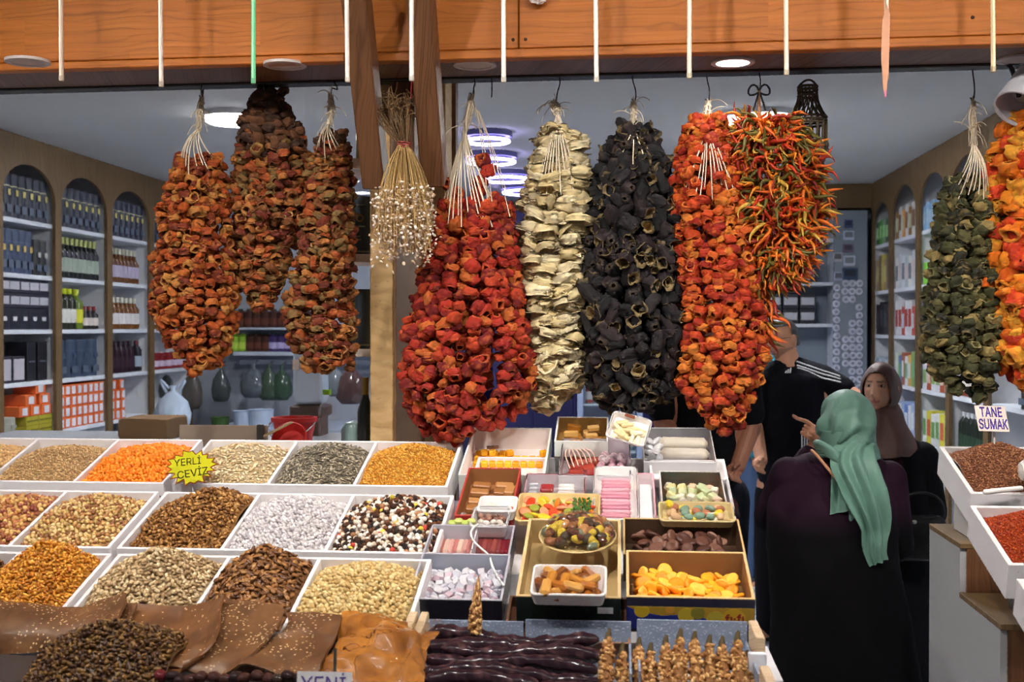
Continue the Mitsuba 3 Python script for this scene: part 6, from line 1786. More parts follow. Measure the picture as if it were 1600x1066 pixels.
def bay(side, Y0, Y1, shelves, label, z_arch=2.60):
    """One open shelf bay between the depths Y0 and Y1 on the left (-1) or right (+1) wall."""
    k = thing('shelf_bay', label, 'shelf')
    X = XL if side < 0 else XR
    xw = X + side * 0.31
    W = Y1 - Y0
    pl = extrude(arch_frame(W, ZC - 0.002, z_arch, 0.045, 0), 0.022)
    M = np.eye(4)                                        # local x -> +y, local y -> z, thickness towards the wall
    M[:3, 0], M[:3, 1], M[:3, 2], M[:3, 3] = (0, 1, 0), (0, 0, 1), (1, 0, 0), (X if side > 0 else X - 0.022, Y0, 0)
    obj('front_frame', pl, None, 'shelf_wood', k, False, M)
    for y in (Y0 + 0.012, Y1 - 0.026):
        obj('side_board', cbox((min(X + side * .022, xw), y, 0), (max(X + side * .022, xw), y + 0.014, ZC - 0.01)), SHW, 'satin', k)
    obj('back_board', cbox((xw - 0.004, Y0 + .02, 0), (xw + 0.004, Y1 - .02, ZC - 0.01)), SHW, 'satin', k)
    for z in shelves:
        obj('shelf_board', cbox((min(X + side * .024, xw), Y0 + 0.026, z - 0.03), (max(X + side * .024, xw), Y1 - 0.026, z), 0.002), (214, 220, 228), 'satin', k)
    return k


LZ = [2.455, 2.10, 1.737, 1.393, 1.04]
LY = [6.18, 7.05, 7.83, 8.65, 9.46, 10.38]
bn = ['bay beyond the left edge', 'leftmost bay in view', 'second bay', 'third bay', 'fourth bay, behind the leftmost garland']
for i in range(5):
    bay(-1, LY[i], LY[i + 1], LZ, f'brown arched shelf with white boards, left wall, {bn[i]}')
RZ = [2.45, 2.06, 1.69, 1.305, 0.92]
RY = [6.38, 7.23, 8.06, 8.88, 9.75, 10.46]
rn_ = ['bay behind the orange garland at the right edge', 'bay behind the green garland', 'bay left of the green garland', 'narrow looking bay further back', 'last bay in the corner']
for i in range(5):
    bay(1, RY[i], RY[i + 1], RZ, f'arched white board shelf, right wall, {rn_[i]}')

# goods: each kind is a set of parts, stamped along a shelf
def kind_tube(r, h, col, band, emb):
    return [('body', shape(lathe([(0, 0), (r, 0), (r, h - .01), (r * .96, h), (0, h)], 14), col, 'satin', 40)), ('band', shape(lathe([(r * 1.01, h * .70), (r * 1.015, h * .70), (r * 1.015, h * .725), (r * 1.01, h * .725)], 14), band, 'satin', True)),
            ('emblem', shape(extrude(sbox(-r * .32, h * .5, r * .32, h * .64), 0.004), emb, 'satin')), ('base_print', shape(extrude(sbox(-r * .6, h * .12, r * .6, h * .3), 0.003), (74, 84, 100), 'satin'))]


def kind_bottle(r, h, col, lab, cap, shoulder=0.62, bs='gloss'):
    return [('body', shape(lathe([(0, 0), (r, 0.004), (r, h * shoulder), (r * .42, h * (shoulder + .14)), (r * .34, h * .95), (0, h * .95)], 12), col, bs, 40)),
            ('cap', shape(lathe([(r * .4, h * .83), (r * .42, h * 1.0), (0, h * 1.0)], 10), cap, 'satin', 40)),
            ('paper_label', shape(lathe([(r * 1.02, h * .16), (r * 1.02, h * .50)], 12), lab, 'matte', True))]


def kind_box(w, d, h, col, mark=None, mk=(0.5, 0.3), lid=None):
    out = [('body', shape(cbox((-w / 2, -d / 2, 0), (w / 2, d / 2, h), 0.003), col, 'satin'))]
    if mark is not None: out.append(('front_print', shape(extrude(sbox(-w * mk[0] / 2, h * (.5 - mk[1] / 2), w * mk[0] / 2, h * (.5 + mk[1] / 2)), 0.002), mark, 'satin')))
    if lid is not None: out.append(('lid', shape(cbox((-w / 2 - .002, -d / 2 - .002, h * .82), (w / 2 + .002, d / 2 + .002, h), 0.002), lid, 'satin')))
    return out


PRINT = {'emblem', 'front_print', 'base_print', 'swirl'}
def stamp(name, parts, M, front, label, cat, group):
    """One article from its parts; flat prints go on its front face (front: offset along local -y)."""
    k = thing(name, label, cat, group)
    for pn, sh in parts:
        Mp = M
        if pn in PRINT: Mp = M @ mat((0, -front, 0), rx=PI / 2)
        put(pn, sh, k, Mp)
    return k


def wall_M(side, Y, z, inset, turn=0.0):
    X = XL - inset if side < 0 else XR + inset
    return mat((X, Y, z + 0.0005), rz=(PI / 2 if side < 0 else -PI / 2) + turn)


def word(i, n): return f'{ordn[i]} from left' if i < len(ordn) else 'at right end'


def shelf_row(side, bi, si, name, parts, front, n, y0, y1, label, cat, group, inset=0.09, dz=0.0, flip=False):
    Ys, zs = (LY, LZ) if side < 0 else (RY, RZ)
    a, b = Ys[bi] + .05, Ys[bi + 1] - .05
    where = {(-1, 0): 'bay past left edge', (-1, 1): 'leftmost bay', (-1, 2): 'second left bay', (-1, 3): 'third left bay', (-1, 4): 'fourth left bay', (1, 0): 'right bay by orange garland', (1, 1): 'right bay behind green garland', (1, 2): 'right bay beside green garland', (1, 3): 'narrow right bay', (1, 4): 'corner bay'}[(side, bi)]
    label = label.replace(' on the ', ', ').replace(' with a ', ' with ').replace(',,', ',').rstrip(',').replace('at the foot of the stack', 'at stack foot').replace('bottom layer of the stack', 'bottom layer').replace('middle layer of the stack', 'middle layer').replace('top layer of the stack', 'top layer')
    for i in range(n):
        Y = a + (b - a) * (y0 + (y1 - y0) * (i + .5) / n)
        stamp(name, parts if isinstance(parts, list) and isinstance(parts[0], tuple) else parts[i % len(parts)], wall_M(side, Y, zs[si] + dz, inset, random.uniform(-.05, .05)), front, f'{label}, {where}, {word(i if side < 0 else n - 1 - i, n)}', cat, f'{group} {where}')


NAVY, GOLD, PALE = (30, 36, 54), (196, 170, 96), (206, 206, 190)
tubeA = kind_tube(0.048, 0.285, NAVY, (206, 200, 160), (214, 200, 120))
tubeB = kind_tube(0.05, 0.285, (44, 58, 86), (60, 74, 104), (196, 170, 96))
tubeC = kind_tube(0.05, 0.24, (20, 22, 28), (40, 42, 50), (196, 196, 190))
wine = kind_bottle(0.038, 0.29, (20, 24, 22), (150, 162, 150), (170, 176, 110))
wine2 = kind_bottle(0.038, 0.27, (86, 52, 22), (176, 168, 190), (190, 190, 170), 0.58)
amber = kind_bottle(0.042, 0.25, (96, 58, 20), (214, 212, 212), (206, 206, 190), 0.62)
dkred = kind_bottle(0.042, 0.25, (34, 14, 26), (46, 28, 40), (40, 24, 40), 0.72)
green = kind_bottle(0.055, 0.29, (86, 104, 24), (196, 196, 60), (190, 200, 60), 0.66)
oil = kind_bottle(0.05, 0.29, (34, 36, 24), (206, 206, 200), (196, 206, 40), 0.7)
swirl = kind_box(0.14, 0.16, 0.095, (34, 34, 46), (176, 176, 186), (0.8, 0.55))
swirl_t = kind_box(0.14, 0.16, 0.14, (26, 28, 38), (206, 206, 210), (0.36, 0.2))
shelf_row(-1, 1, 0, 'gift_tube', tubeA, 0.0485, 7, 0.0, 1.0, 'navy gift tube with a gold emblem on the top shelf', 'canister', 'gift tubes on the top shelf')
shelf_row(-1, 2, 0, 'gift_tube', tubeA, 0.0485, 7, 0.0, 1.0, 'navy gift tube with a gold emblem on the top shelf', 'canister', 'gift tubes on the top shelf')
shelf_row(-1, 3, 0, 'gift_tube', tubeA, 0.0485, 7, 0.0, 1.0, 'navy gift tube with a gold emblem on the top shelf', 'canister', 'gift tubes on the top shelf')
shelf_row(-1, 4, 0, 'gift_tube', tubeA, 0.0485, 7, 0.0, 1.0, 'navy gift tube with a gold emblem on the top shelf', 'canister', 'gift tubes on the top shelf')
shelf_row(-1, 1, 1, 'blue_tube', tubeB, 0.0505, 5, 0.05, 0.68, 'tall blue tube on the second shelf', 'canister', 'blue tubes on the second shelf')
shelf_row(-1, 1, 1, 'black_tube', tubeC, 0.0505, 2, 0.72, 0.98, 'black tube on the second shelf', 'canister', 'black tubes on the second shelf')
shelf_row(-1, 2, 1, 'wine_bottle', wine, 0.04, 10, 0.0, 1.0, 'dark bottle with a pale label on the second shelf', 'bottle', 'dark bottles on the second shelf')
shelf_row(-1, 3, 1, 'syrup_bottle', wine2, 0.04, 9, 0.0, 0.9, 'brown bottle with a lilac label on the second shelf', 'bottle', 'brown bottles on the second shelf')
shelf_row(-1, 4, 1, 'oil_bottle', oil, 0.05, 6, 0.0, 1.0, 'dark oil bottle on the second shelf', 'bottle', 'oil bottles on the second shelf')
for lv in range(3):
    shelf_row(-1, 1, 2, 'patterned_box', swirl_t if lv == 0 else swirl, 0.081, 5, 0.05, 1.0, ('dark box with a small white mark, bottom layer of the stack on the third shelf', 'dark box with white swirls, middle layer of the stack on the third shelf', 'dark box with white swirls, top layer of the stack on the third shelf')[lv], 'box', ('lower boxes', 'middle boxes', 'upper boxes')[lv], inset=0.13, dz=(0, 0.142, 0.238)[lv])
shelf_row(-1, 2, 2, 'oil_bottle', oil, 0.05, 4, 0.0, 0.45, 'dark oil bottle with a yellow green cap on the third shelf', 'bottle', 'dark oil bottles on the third shelf')
shelf_row(-1, 2, 2, 'oil_bottle', green, 0.05, 1, 0.46, 0.6, 'green oil bottle on the third shelf', 'bottle', 'green oil bottle on the third shelf')
shelf_row(-1, 2, 2, 'small_bottle', kind_bottle(0.035, 0.17, (30, 26, 24), (206, 196, 190), (120, 30, 30)), 0.05, 3, 0.66, 1.0, 'small dark bottle with a white label on the third shelf', 'bottle', 'small bottles on the third shelf')
shelf_row(-1, 3, 2, 'vinegar_bottle', amber, 0.05, 8, 0.0, 0.9, 'amber bottle with a white label on the third shelf', 'bottle', 'amber bottles on the third shelf')
shelf_row(-1, 4, 2, 'vinegar_bottle', amber, 0.05, 6, 0.0, 1.0, 'amber bottle with a white label on the third shelf', 'bottle', 'amber bottles on the third shelf')
shelf_row(-1, 1, 3, 'patterned_box', kind_box(0.16, 0.18, 0.17, (40, 38, 48), (176, 172, 180), (0.86, 0.8)), 0.091, 2, 0.0, 0.5, 'black and white patterned box on the fourth shelf', 'box', 'patterned boxes on the fourth shelf', inset=0.13)
shelf_row(-1, 1, 3, 'black_box', kind_box(0.13, 0.15, 0.26, (20, 20, 26), (70, 74, 84), (0.7, 0.04)), 0.076, 2, 0.55, 1.0, 'tall black box on the fourth shelf', 'box', 'tall black boxes on the fourth shelf', inset=0.13)
shelf_row(-1, 2, 3, 'blue_tube', kind_tube(0.075, 0.27, (50, 64, 86), (58, 72, 96), (56, 70, 92)), 0.0755, 4, 0.02, 0.98, 'thick slate blue tube on the fourth shelf', 'canister', 'slate blue tubes on the fourth shelf', inset=0.12)
shelf_row(-1, 3, 3, 'juice_bottle', dkred, 0.05, 6, 0.0, 0.78, 'dark purple bottle on the fourth shelf', 'bottle', 'purple bottles on the fourth shelf')
shelf_row(-1, 3, 3, 'juice_bottle', kind_bottle(0.045, 0.25, (24, 20, 28), (150, 160, 176), (90, 30, 40), 0.7), 0.05, 1, 0.8, 1.0, 'dark bottle with a grey label on the fourth shelf', 'bottle', 'grey labelled bottle on the fourth shelf')
shelf_row(-1, 4, 3, 'jam_jar', kind_bottle(0.045, 0.15, (120, 30, 34), (196, 180, 200), (206, 190, 190), 0.8), 0.05, 6, 0.0, 1.0, 'red jam jar on the fourth shelf', 'jar', 'red jam jars on the fourth shelf')
pack = kind_box(0.085, 0.16, 0.075, (206, 98, 48), (216, 214, 220), (0.62, 0.74))
for lv in range(4):
    shelf_row(-1, 2, 4, 'orange_pack', pack, 0.0815, 8, 0.0, 1.0, f'orange and white pack on the bottom shelf, {("lowest", "second", "third", "top")[lv]} layer,', 'pack', f'orange packs layer {lv + 1}', inset=0.11, dz=0.0765 * lv)
    shelf_row(-1, 3, 4, 'orange_pack', pack, 0.0815, 3 if lv < 3 else 2, 0.0, 0.42, f'orange and white pack on the bottom shelf, {("lowest", "second", "third", "top")[lv]} layer,', 'pack', f'orange packs layer {lv + 1}', inset=0.11, dz=0.0765 * lv)
for lv in range(2):
    shelf_row(-1, 1, 4, 'yellow_pack', kind_box(0.2, 0.16, 0.06, (150, 140, 40), (110, 104, 30), (0.9, 0.2)), 0.081, 2, 0.5, 1.0, f'olive yellow pack at the foot of the stack, {("lower", "upper")[lv]} layer,', 'pack', f'olive packs layer {lv + 1}', inset=0.11, dz=0.061 * lv)
for lv in range(3):
    shelf_row(-1, 1, 4, 'orange_pack', kind_box(0.13, 0.16, 0.07, (206, 98, 48), (216, 214, 220), (0.5, 0.7)), 0.081, 3 - lv, 0.35 + .1 * lv, 1.0, f'orange and white pack above the olive packs, {("lowest", "middle", "top")[lv]} layer,', 'pack', f'stacked orange packs layer {lv + 1}', inset=0.11, dz=0.123 + 0.071 * lv)
shelf_row(-1, 1, 4, 'round_tin', kind_tube(0.09, 0.13, (150, 152, 140), (170, 170, 160), (140, 142, 130)), 0.0905, 1, 0.1, 0.4, 'wide grey green tin on the bottom shelf', 'tin', 'grey green tin', inset=0.12)

# right wall: small cartons, bottles and packs in many colours
g8 = np.random.default_rng(88)
def cartons(bi, si, cols, n, h, label, group, marks=None, y0=0.02, y1=0.98, w=None):
    Ys = RY
    span = (Ys[bi + 1] - Ys[bi] - .1) * (y1 - y0)
    wd = w or span / n * 0.94
    kinds = [kind_box(wd, 0.14, h * g8.uniform(.85, 1.05), c, (marks or [(226, 228, 230)])[j % len(marks or [1])], (0.66, 0.5)) for j, c in enumerate(cols)]
    shelf_row(1, bi, si, 'carton', kinds, 0.071, n, y0, y1, label, 'carton', group, inset=0.10)


WHITES = [(206, 212, 216), (190, 198, 206), (214, 214, 210), (170, 186, 190)]
MIX = [(206, 210, 214), (120, 150, 90), (196, 160, 80), (206, 206, 206), (150, 90, 70), (96, 120, 160), (190, 200, 180), (214, 210, 190)]
cartons(2, 0, [(120, 160, 196), (140, 176, 206)], 7, 0.20, 'light blue carton on the top shelf', 'light blue cartons', [(170, 196, 214)], 0.25, 0.98)
cartons(2, 1, [(110, 176, 60), (124, 190, 70)], 4, 0.16, 'bright green carton on the second shelf', 'bright green cartons', [(140, 200, 90)], 0.35, 0.98)
cartons(2, 2, [(206, 210, 212), (80, 140, 90), (190, 200, 200)], 6, 0.18, 'white and green carton on the third shelf', 'white green cartons', None, 0.2, 0.98)
cartons(2, 3, [(206, 210, 214), (150, 76, 54), (196, 200, 206)], 6, 0.22, 'white and rust carton on the fourth shelf', 'white rust cartons', [(120, 150, 90), (200, 180, 160)])
cartons(2, 4, [(214, 216, 214), (196, 190, 60), (206, 210, 206)], 6, 0.24, 'white carton with a green stripe on the bottom shelf', 'striped cartons', [(96, 140, 80), (180, 90, 60)])
cartons(3, 0, [(196, 140, 70), (206, 206, 204), (130, 100, 60), (214, 214, 214)], 7, 0.24, 'upright booklet like carton on the top shelf', 'top cartons', [(180, 186, 150), (120, 90, 70)])
cartons(3, 1, WHITES, 7, 0.26, 'white carton on the second shelf', 'white cartons', [(110, 116, 126), (206, 190, 190)])
cartons(3, 2, [(206, 210, 214), (170, 66, 60), (206, 206, 210)], 7, 0.26, 'white or red carton on the third shelf', 'red white cartons', [(150, 60, 56), (190, 196, 206)])
cartons(3, 3, MIX, 7, 0.26, 'mixed coloured carton on the fourth shelf', 'mixed cartons', [(206, 214, 206), (110, 160, 120)])
cartons(3, 4, [(90, 120, 180), (150, 170, 206), (206, 210, 214)], 7, 0.26, 'blue and white carton on the bottom shelf', 'blue cartons', [(206, 214, 220)])
cartons(4, 0, [(80, 150, 70), (60, 90, 60), (120, 150, 120)], 5, 0.22, 'green carton on the top shelf', 'green cartons', [(150, 200, 130)])
cartons(4, 1, [(176, 160, 70), (110, 96, 70), (150, 130, 96)], 6, 0.30, 'ochre carton on the second shelf', 'ochre cartons', [(190, 180, 120), (120, 100, 80)])
cartons(4, 2, [(30, 30, 36), (44, 40, 44)], 4, 0.28, 'black carton on the third shelf', 'black cartons', [(60, 60, 66)])
cartons(4, 3, [(160, 176, 190), (190, 196, 200)], 5, 0.2, 'pale carton on the fourth shelf', 'pale cartons')
cartons(1, 0, [(206, 210, 216), (120, 140, 176), (190, 196, 206)], 8, 0.22, 'grey white carton on the top shelf', 'grey cartons', [(150, 160, 180)])
cartons(1, 1, MIX, 7, 0.2, 'coloured carton on the second shelf', 'coloured cartons')
cartons(1, 2, WHITES, 7, 0.2, 'pale carton on the third shelf', 'pale cartons')
shelf_row(1, 1, 3, 'small_bottle', kind_bottle(0.04, 0.2, (120, 60, 40), (206, 200, 190), (60, 40, 40)), 0.05, 6, 0.0, 1.0, 'small brown bottle on the fourth shelf', 'bottle', 'small brown bottles')
shelf_row(1, 1, 4, 'oil_bottle', kind_bottle(0.042, 0.28, (26, 34, 26), (40, 60, 46), (206, 210, 214), 0.74), 0.05, 8, 0.0, 1.0, 'dark green bottle with a white cap on the bottom shelf', 'bottle', 'dark green bottles')
cartons(0, 0, WHITES, 7, 0.22, 'pale carton on the top shelf', 'pale cartons')
shelf_row(1, 0, 3, 'speaker_tin', kind_tube(0.07, 0.2, (40, 36, 34), (60, 54, 50), (206, 206, 210)), 0.071, 1, 0.1, 0.5, 'dark tin with a round pale mark on the fourth shelf', 'tin', 'dark tin')

# back wall on the right: open shelves, grey panel with magnets
XS0, XS1 = at(1140, 400, 10.5)[0], at(1302, 400, 10.5)[0]
bs_ = thing('back_shelf', 'white back wall shelves with dark boxed goods behind the man in black', 'shelf')
zsh = [at(1270, y, 10.45)[2] for y in (373, 441, 506, 590, 680)]
for z in zsh: obj('shelf_board', cbox((XS0, 10.46, z - .03), (XS1, 10.8, z), .002), (206, 212, 222), 'satin', bs_)
for x in (XS0 - .02, XS1): obj('side_board', cbox((x, 10.44, 0), (x + .02, 10.8, at(1270, 325, 10.45)[2])), (190, 196, 206), 'satin', bs_)
obj('header', cbox((XS0 - .02, 10.43, at(1270, 326, 10.45)[2]), (XR, 10.8, ZC - .002)), None, 'shelf_wood', bs_)
sw2 = kind_box(0.135, 0.14, 0.13, (30, 32, 44), (176, 178, 186), (0.84, 0.5))
sw3 = kind_box(0.135, 0.14, 0.20, (26, 30, 42), (96, 106, 124), (0.5, 0.3))
rose = kind_bottle(0.05, 0.25, (150, 70, 120), (176, 110, 150), (60, 30, 60), 0.6)
nb_ = int((XS1 - XS0 - .04) / 0.145)
for i in range(nb_):
    x = XS0 + .09 + i * 0.145
    for lv in range(2): stamp('swirl_box', sw2, mat((x, 10.56, zsh[2] + .0005 + .131 * lv)), 0.071, f'dark box with white swirls on the back wall, {("lower", "upper")[lv]} layer, {ordn[i]} from the left', 'box', f'swirl boxes layer {lv + 1}')
    stamp('navy_box', sw3, mat((x, 10.56, zsh[1] + .0005)), 0.071, f'tall navy box on the shelf under the pink bottles, {ordn[i]} from the left', 'box', 'navy boxes')
    if i % 2 == 0: stamp('pink_bottle', rose, mat((x, 10.56, zsh[0] + .0005)), 0.05, f'pink purple bottle on the topmost back shelf, {ordn[i // 2]} from the left', 'bottle', 'pink bottles')
a = at(1262, 588, 10.45); b = at(1288, 640, 10.45)
obj('dark_notice', cbox((a[0], 10.44, b[2]), (b[0], 10.455, a[2])), (26, 30, 30), 'satin', label='dark framed notice on the back wall right of the man in black', cat='notice')
a, b = at(1302, 330, 10.42), at(1352, 760, 10.42)
gp = thing('grey_panel', 'grey panel on the back wall dotted with white round magnets and small pictures', 'panel')
obj('board', cbox((a[0], 10.36, b[2]), (b[0], 10.42, a[2]), .004), (112, 122, 134), 'satin', gp)
mg = shape(lathe([(0, 0.012), (0.028, 0.010), (0.032, 0.004), (0.032, 0)], 14), (186, 190, 206), 'satin', 40)
mgc = shape(lathe([(0, 0.015), (0.012, 0.014), (0.014, 0.011)], 10), (120, 124, 140), 'satin', True)
n_m = 0
for px in (1307, 1321, 1332, 1343):
    for j in range(23):
        py = (450 if px == 1307 else 443) + j * 12.5
        if px in (1321,) and (470 < py < 530): continue
        if px == 1332 and 480 < py < 500: continue
        if g8.random() < 0.08 or py > 735: continue
        p = at(px + g8.uniform(-.8, .8), py, 10.36)
        m = thing('magnet', f'small white round magnet on the grey panel, {ordn[j] if j < 20 else "lowest"} down the {"narrow left column" if px == 1307 else ("left column" if px == 1321 else "middle column" if px == 1332 else "right column")}', 'magnet', 'round magnets column ' + str(px))
        Mm = mat(p, rx=PI / 2); put('disc', mg, m, Mm); put('motif', mgc, m, Mm)
for i, (px, py, w_, h_, c) in enumerate(((1326, 350, .07, .07, (56, 66, 110)), (1326, 368, .09, .08, (170, 184, 206)), (1325, 388, .09, .07, (96, 84, 110)), (1327, 408, .1, .09, (176, 186, 206)), (1328, 428, .13, .1, (40, 60, 86)), (1309, 402, .08, .08, (150, 150, 160)), (1310, 432, .08, .08, (140, 146, 170)))):
    p = at(px, py, 10.355)
    pc1 = thing('picture_card', f'small picture card on the grey panel above the magnets, {ordn[i]} from the top', 'picture')
    obj('card', cbox((-w_ / 2, -.006, -h_ / 2), (w_ / 2, 0, h_ / 2)), c, 'satin', pc1, False, mat(p))
    obj('image', cbox((-w_ * .36, -.008, -h_ * .2), (w_ * .36, -.006, h_ * .36)), tuple(int(q * .6) for q in c), 'satin', pc1, False, mat(p))

# deep middle: lit cooler, violet panels
fr_k = thing('drinks_cooler', 'pale blue lit drinks cooler behind the cream and black garlands', 'cooler')
a, b = at(902, 330, 10.0), at(1004, 690, 10.0)
X0, X1 = a[0], b[0]
for nm, lo, hi, c in (('side', (X0, 10.0, 0), (X0 + .05, 10.6, 2.3), (150, 164, 196)), ('side', (X1 - .05, 10.0, 0), (X1, 10.6, 2.3), (150, 164, 196)), ('back', (X0, 10.55, 0), (X1, 10.6, 2.3), (170, 190, 210)), ('top', (X0, 10.0, 2.3), (X1, 10.6, 2.4), (150, 164, 196)), ('base', (X0, 10.0, 0), (X1, 10.6, .25), (120, 130, 150))):
    obj(nm, cbox(lo, hi, .004), c, 'satin', fr_k)
for z in (.7, 1.1, 1.5, 1.9): obj('shelf', cbox((X0 + .05, 10.05, z - .015), (X1 - .05, 10.55, z)), (190, 210, 220), 'satin', fr_k)
_g = obj('door_glass', cbox((X0 + .05, 10.0, .25), (X1 - .05, 10.006, 2.3)), None, 'glass', fr_k)
obj('handle', tube([V3(X1 - .07, 9.985, 1.0), V3(X1 - .07, 9.985, 1.5)], .01, 8), (190, 196, 206), 'metal', _g, True)
dk = [kind_bottle(.035, .2, c, (206, 206, 206), (206, 60, 60)) for c in ((150, 60, 50), (120, 160, 170), (190, 150, 60))]
nn = 0
for z in (.7, 1.1, 1.5):
    for i in range(5):
        stamp('drink_bottle', dk[i % 3], mat((X0 + .1 + i * (X1 - X0 - .2) / 4, 10.2, z + .001)), .036, f'small drink bottle in the cooler, shelf {("low", "middle", "upper")[[.7, 1.1, 1.5].index(z)]}, {ordn[i]} from the left', 'bottle', 'drink bottles in the cooler')
a, b = at(770, 400, 11.6), at(900, 700, 11.6)
vp = thing('violet_cabinet', 'dark violet cabinet at the deep end of the aisle', 'cabinet')
obj('body', cbox((a[0], 11.6, 0), (b[0], 12.2, at(800, 318, 11.6)[2])), (66, 62, 120), 'satin', vp)
_d = obj('door', cbox((a[0] + .03, 11.585, .1), ((a[0] + b[0]) / 2 - .01, 11.6, 1.9), .003), (56, 54, 108), 'satin', vp)
obj('door', cbox(((a[0] + b[0]) / 2 + .01, 11.585, .1), (b[0] - .03, 11.6, 1.9), .003), (56, 54, 108), 'satin', vp)

for _k, _x in (('violet_cabinet__door', (a[0] + b[0]) / 2 - .05), ('violet_cabinet__door_001', (a[0] + b[0]) / 2 + .05)):
    obj('handle', tube([V3(_x, 11.57, .95), V3(_x, 11.57, 1.15)], .008, 8), (150, 150, 170), 'metal', _k, True)

# ---------------------------------------------------------------- left back corner: counter, bags, buckets
cb = thing('back_counter', 'low work counter behind the nut trays', 'counter')
obj('top', cbox((-3.4, 4.72, 1.13), (-1.02, 6.4, 1.17), .004), (150, 154, 160), 'satin', cb)
obj('front', cbox((-3.36, 4.76, 0), (-1.06, 6.36, 1.13)), (140, 144, 150), 'satin', cb)
cb2 = thing('wall_counter', 'pale worktop along the back wall under the hanging bags', 'counter')
zc2 = at(400, 668, 9.9)[2]
obj('top', cbox((XL + .35, 9.7, zc2 - .04), (XA - .06, 10.8, zc2), .004), (150, 160, 176), 'satin', cb2)
obj('front', cbox((XL + .37, 9.76, 0), (XA - .08, 10.78, zc2 - .04)), (110, 118, 134), 'satin', cb2)
ws = thing('wall_shelf', 'grey white shelf with a hook rail on the back wall', 'shelf')
for y, d in ((512, .02), (550, .035)):
    z = at(400, y, 10.45)[2]
    obj('board', cbox((XL + .35, 10.45, z - d), (XA - .06, 10.8, z), .003), (176, 186, 200), 'satin', ws)
zr2 = at(400, 566, 10.5)[2]
obj('hook_rail', cbox((XL + .4, 10.48, zr2 - .02), (XA - .1, 10.5, zr2 + .02)), (90, 98, 112), 'satin', ws)
zs2 = at(400, 550, 10.45)[2]
jars = [kind_bottle(.055, .17, c, l, cp, .8) for c, l, cp in (((130, 36, 36), (190, 170, 180), (206, 200, 200)), ((130, 170, 50), (180, 206, 80), (206, 210, 120)), ((60, 34, 26), (90, 50, 40), (30, 60, 40)), ((60, 44, 90), (170, 160, 200), (60, 90, 60)))]
for i, (px, j) in enumerate(((246, 0), (258, 0), (270, 0), (284, 0), (300, 3), (368, 1), (380, 1), (392, 2), (404, 2), (416, 2), (428, 3), (440, 3), (452, 3), (464, 2))):
    p = at(px, 548, 10.6)
    stamp('preserve_jar', jars[j], mat((p[0], 10.6, zs2 + .0005)), .05, f'{("red", "lime green", "dark brown", "violet")[j]} preserve jar on the back wall shelf, {ordn[i]} from the left', 'jar', 'preserve jars on the back wall shelf')
zs3 = at(400, 512, 10.45)[2]
for i in range(11):
    p = at(350 + i * 13, 505, 10.6)
    stamp('preserve_jar', jars[2], mat((p[0], 10.6, zs3 + .0005)), .05, f'dark brown jar on the upper back wall shelf, {ordn[i]} from the left', 'jar', 'brown jars on the upper back wall shelf')


def sack(w, h, seed, open_top=False):
    g = np.random.default_rng(seed)
    v, f = lathe([(0.0, 0.0), (.6, .01), (.92, .14), (1.0, .36), (.8, .62), (.34, .82), (.12, .9), (.2, 1.0), (0, 1.0)], 22)
    v = v * np.array([w / 2, w / 2 * .75, h])
    k = 1 + .34 * (meshkit.fbm(v * 9 + seed * 3.1, 3, seed) - .5)[:, None] * np.array([1, 1, .3])
    return v * k, f


bags = [(262, 575, 628, .16, (70, 76, 72)), (300, 572, 640, .2, (86, 80, 74)), (345, 572, 628, .18, (60, 66, 66)), (396, 568, 622, .26, (84, 92, 98)), (420, 570, 626, .2, (58, 74, 58)), (440, 572, 626, .2, (50, 70, 54)), (525, 570, 620, .16, (96, 104, 110)), (548, 566, 632, .22, (70, 50, 50))]
for i, (px, y0, y1, w_, c) in enumerate(bags):
    Yb_ = 10.38 if px < 500 else 8.6
    p, q = at(px, y0, Yb_), at(px, y1, Yb_)
    h = p[2] - q[2]
    k = thing('hanging_bag', f'knotted {("grey", "greenish", "brownish")[i % 3]} bag hanging in front of the back wall, {ordn[i]} from the left', 'bag', 'knotted hanging bags')
    obj('bag', sack(w_, h, i), c, 'gloss', k, True, mat(q))
    obj('loop', tube(curve([p + V3(0, 0, -.07), p + V3(.0, .0, -.02), p + V3(.01, .03, .02), V3(p[0], Yb_ + .11, max(zr2, p[2]) + 0.0)], 8), .005, 6), c, 'satin', k, True)
    if px > 500: obj('hang_cord', tube([V3(p[0], Yb_ + .11, p[2]), V3(p[0], Yb_ + .11, ZC)], .003, 5), (120, 120, 120), 'satin', k, True)
# white plastic bag with a green print
p = at(270, 672, 9.2)
pb = thing('plastic_bag', 'bulging white plastic carrier bag with a green print at the left of the back counter', 'bag')
v, f = sack(.30, .36, 31)
m_ = meshkit.fbm(v * 12, 3, 4)[:, None]
gr_ = (np.clip((m_ - .5) * 9, 0, 1)) * (v[:, 2:3] < .16) * (v[:, 1:2] < 0)
obj('bag', (v, f), lin((190, 206, 226)) * (1 - gr_) + lin((60, 130, 116)) * gr_, 'satin', pb, True, mat(p))
for s in (-1, 1): obj('handle', tube(curve([p + V3(.05 * s, 0, .30), p + V3(.10 * s, 0, .40), p + V3(.03 * s, 0, .33)], 8), .012, 6), (190, 206, 226), 'satin', pb, True)
obj('bag_stand', cbox(p + V3(-.3, -.25, -p[2]), p + V3(.3, .3, 0.0), .01), (96, 92, 88), 'satin', label='grey stand under the white carrier bag', cat='stand')
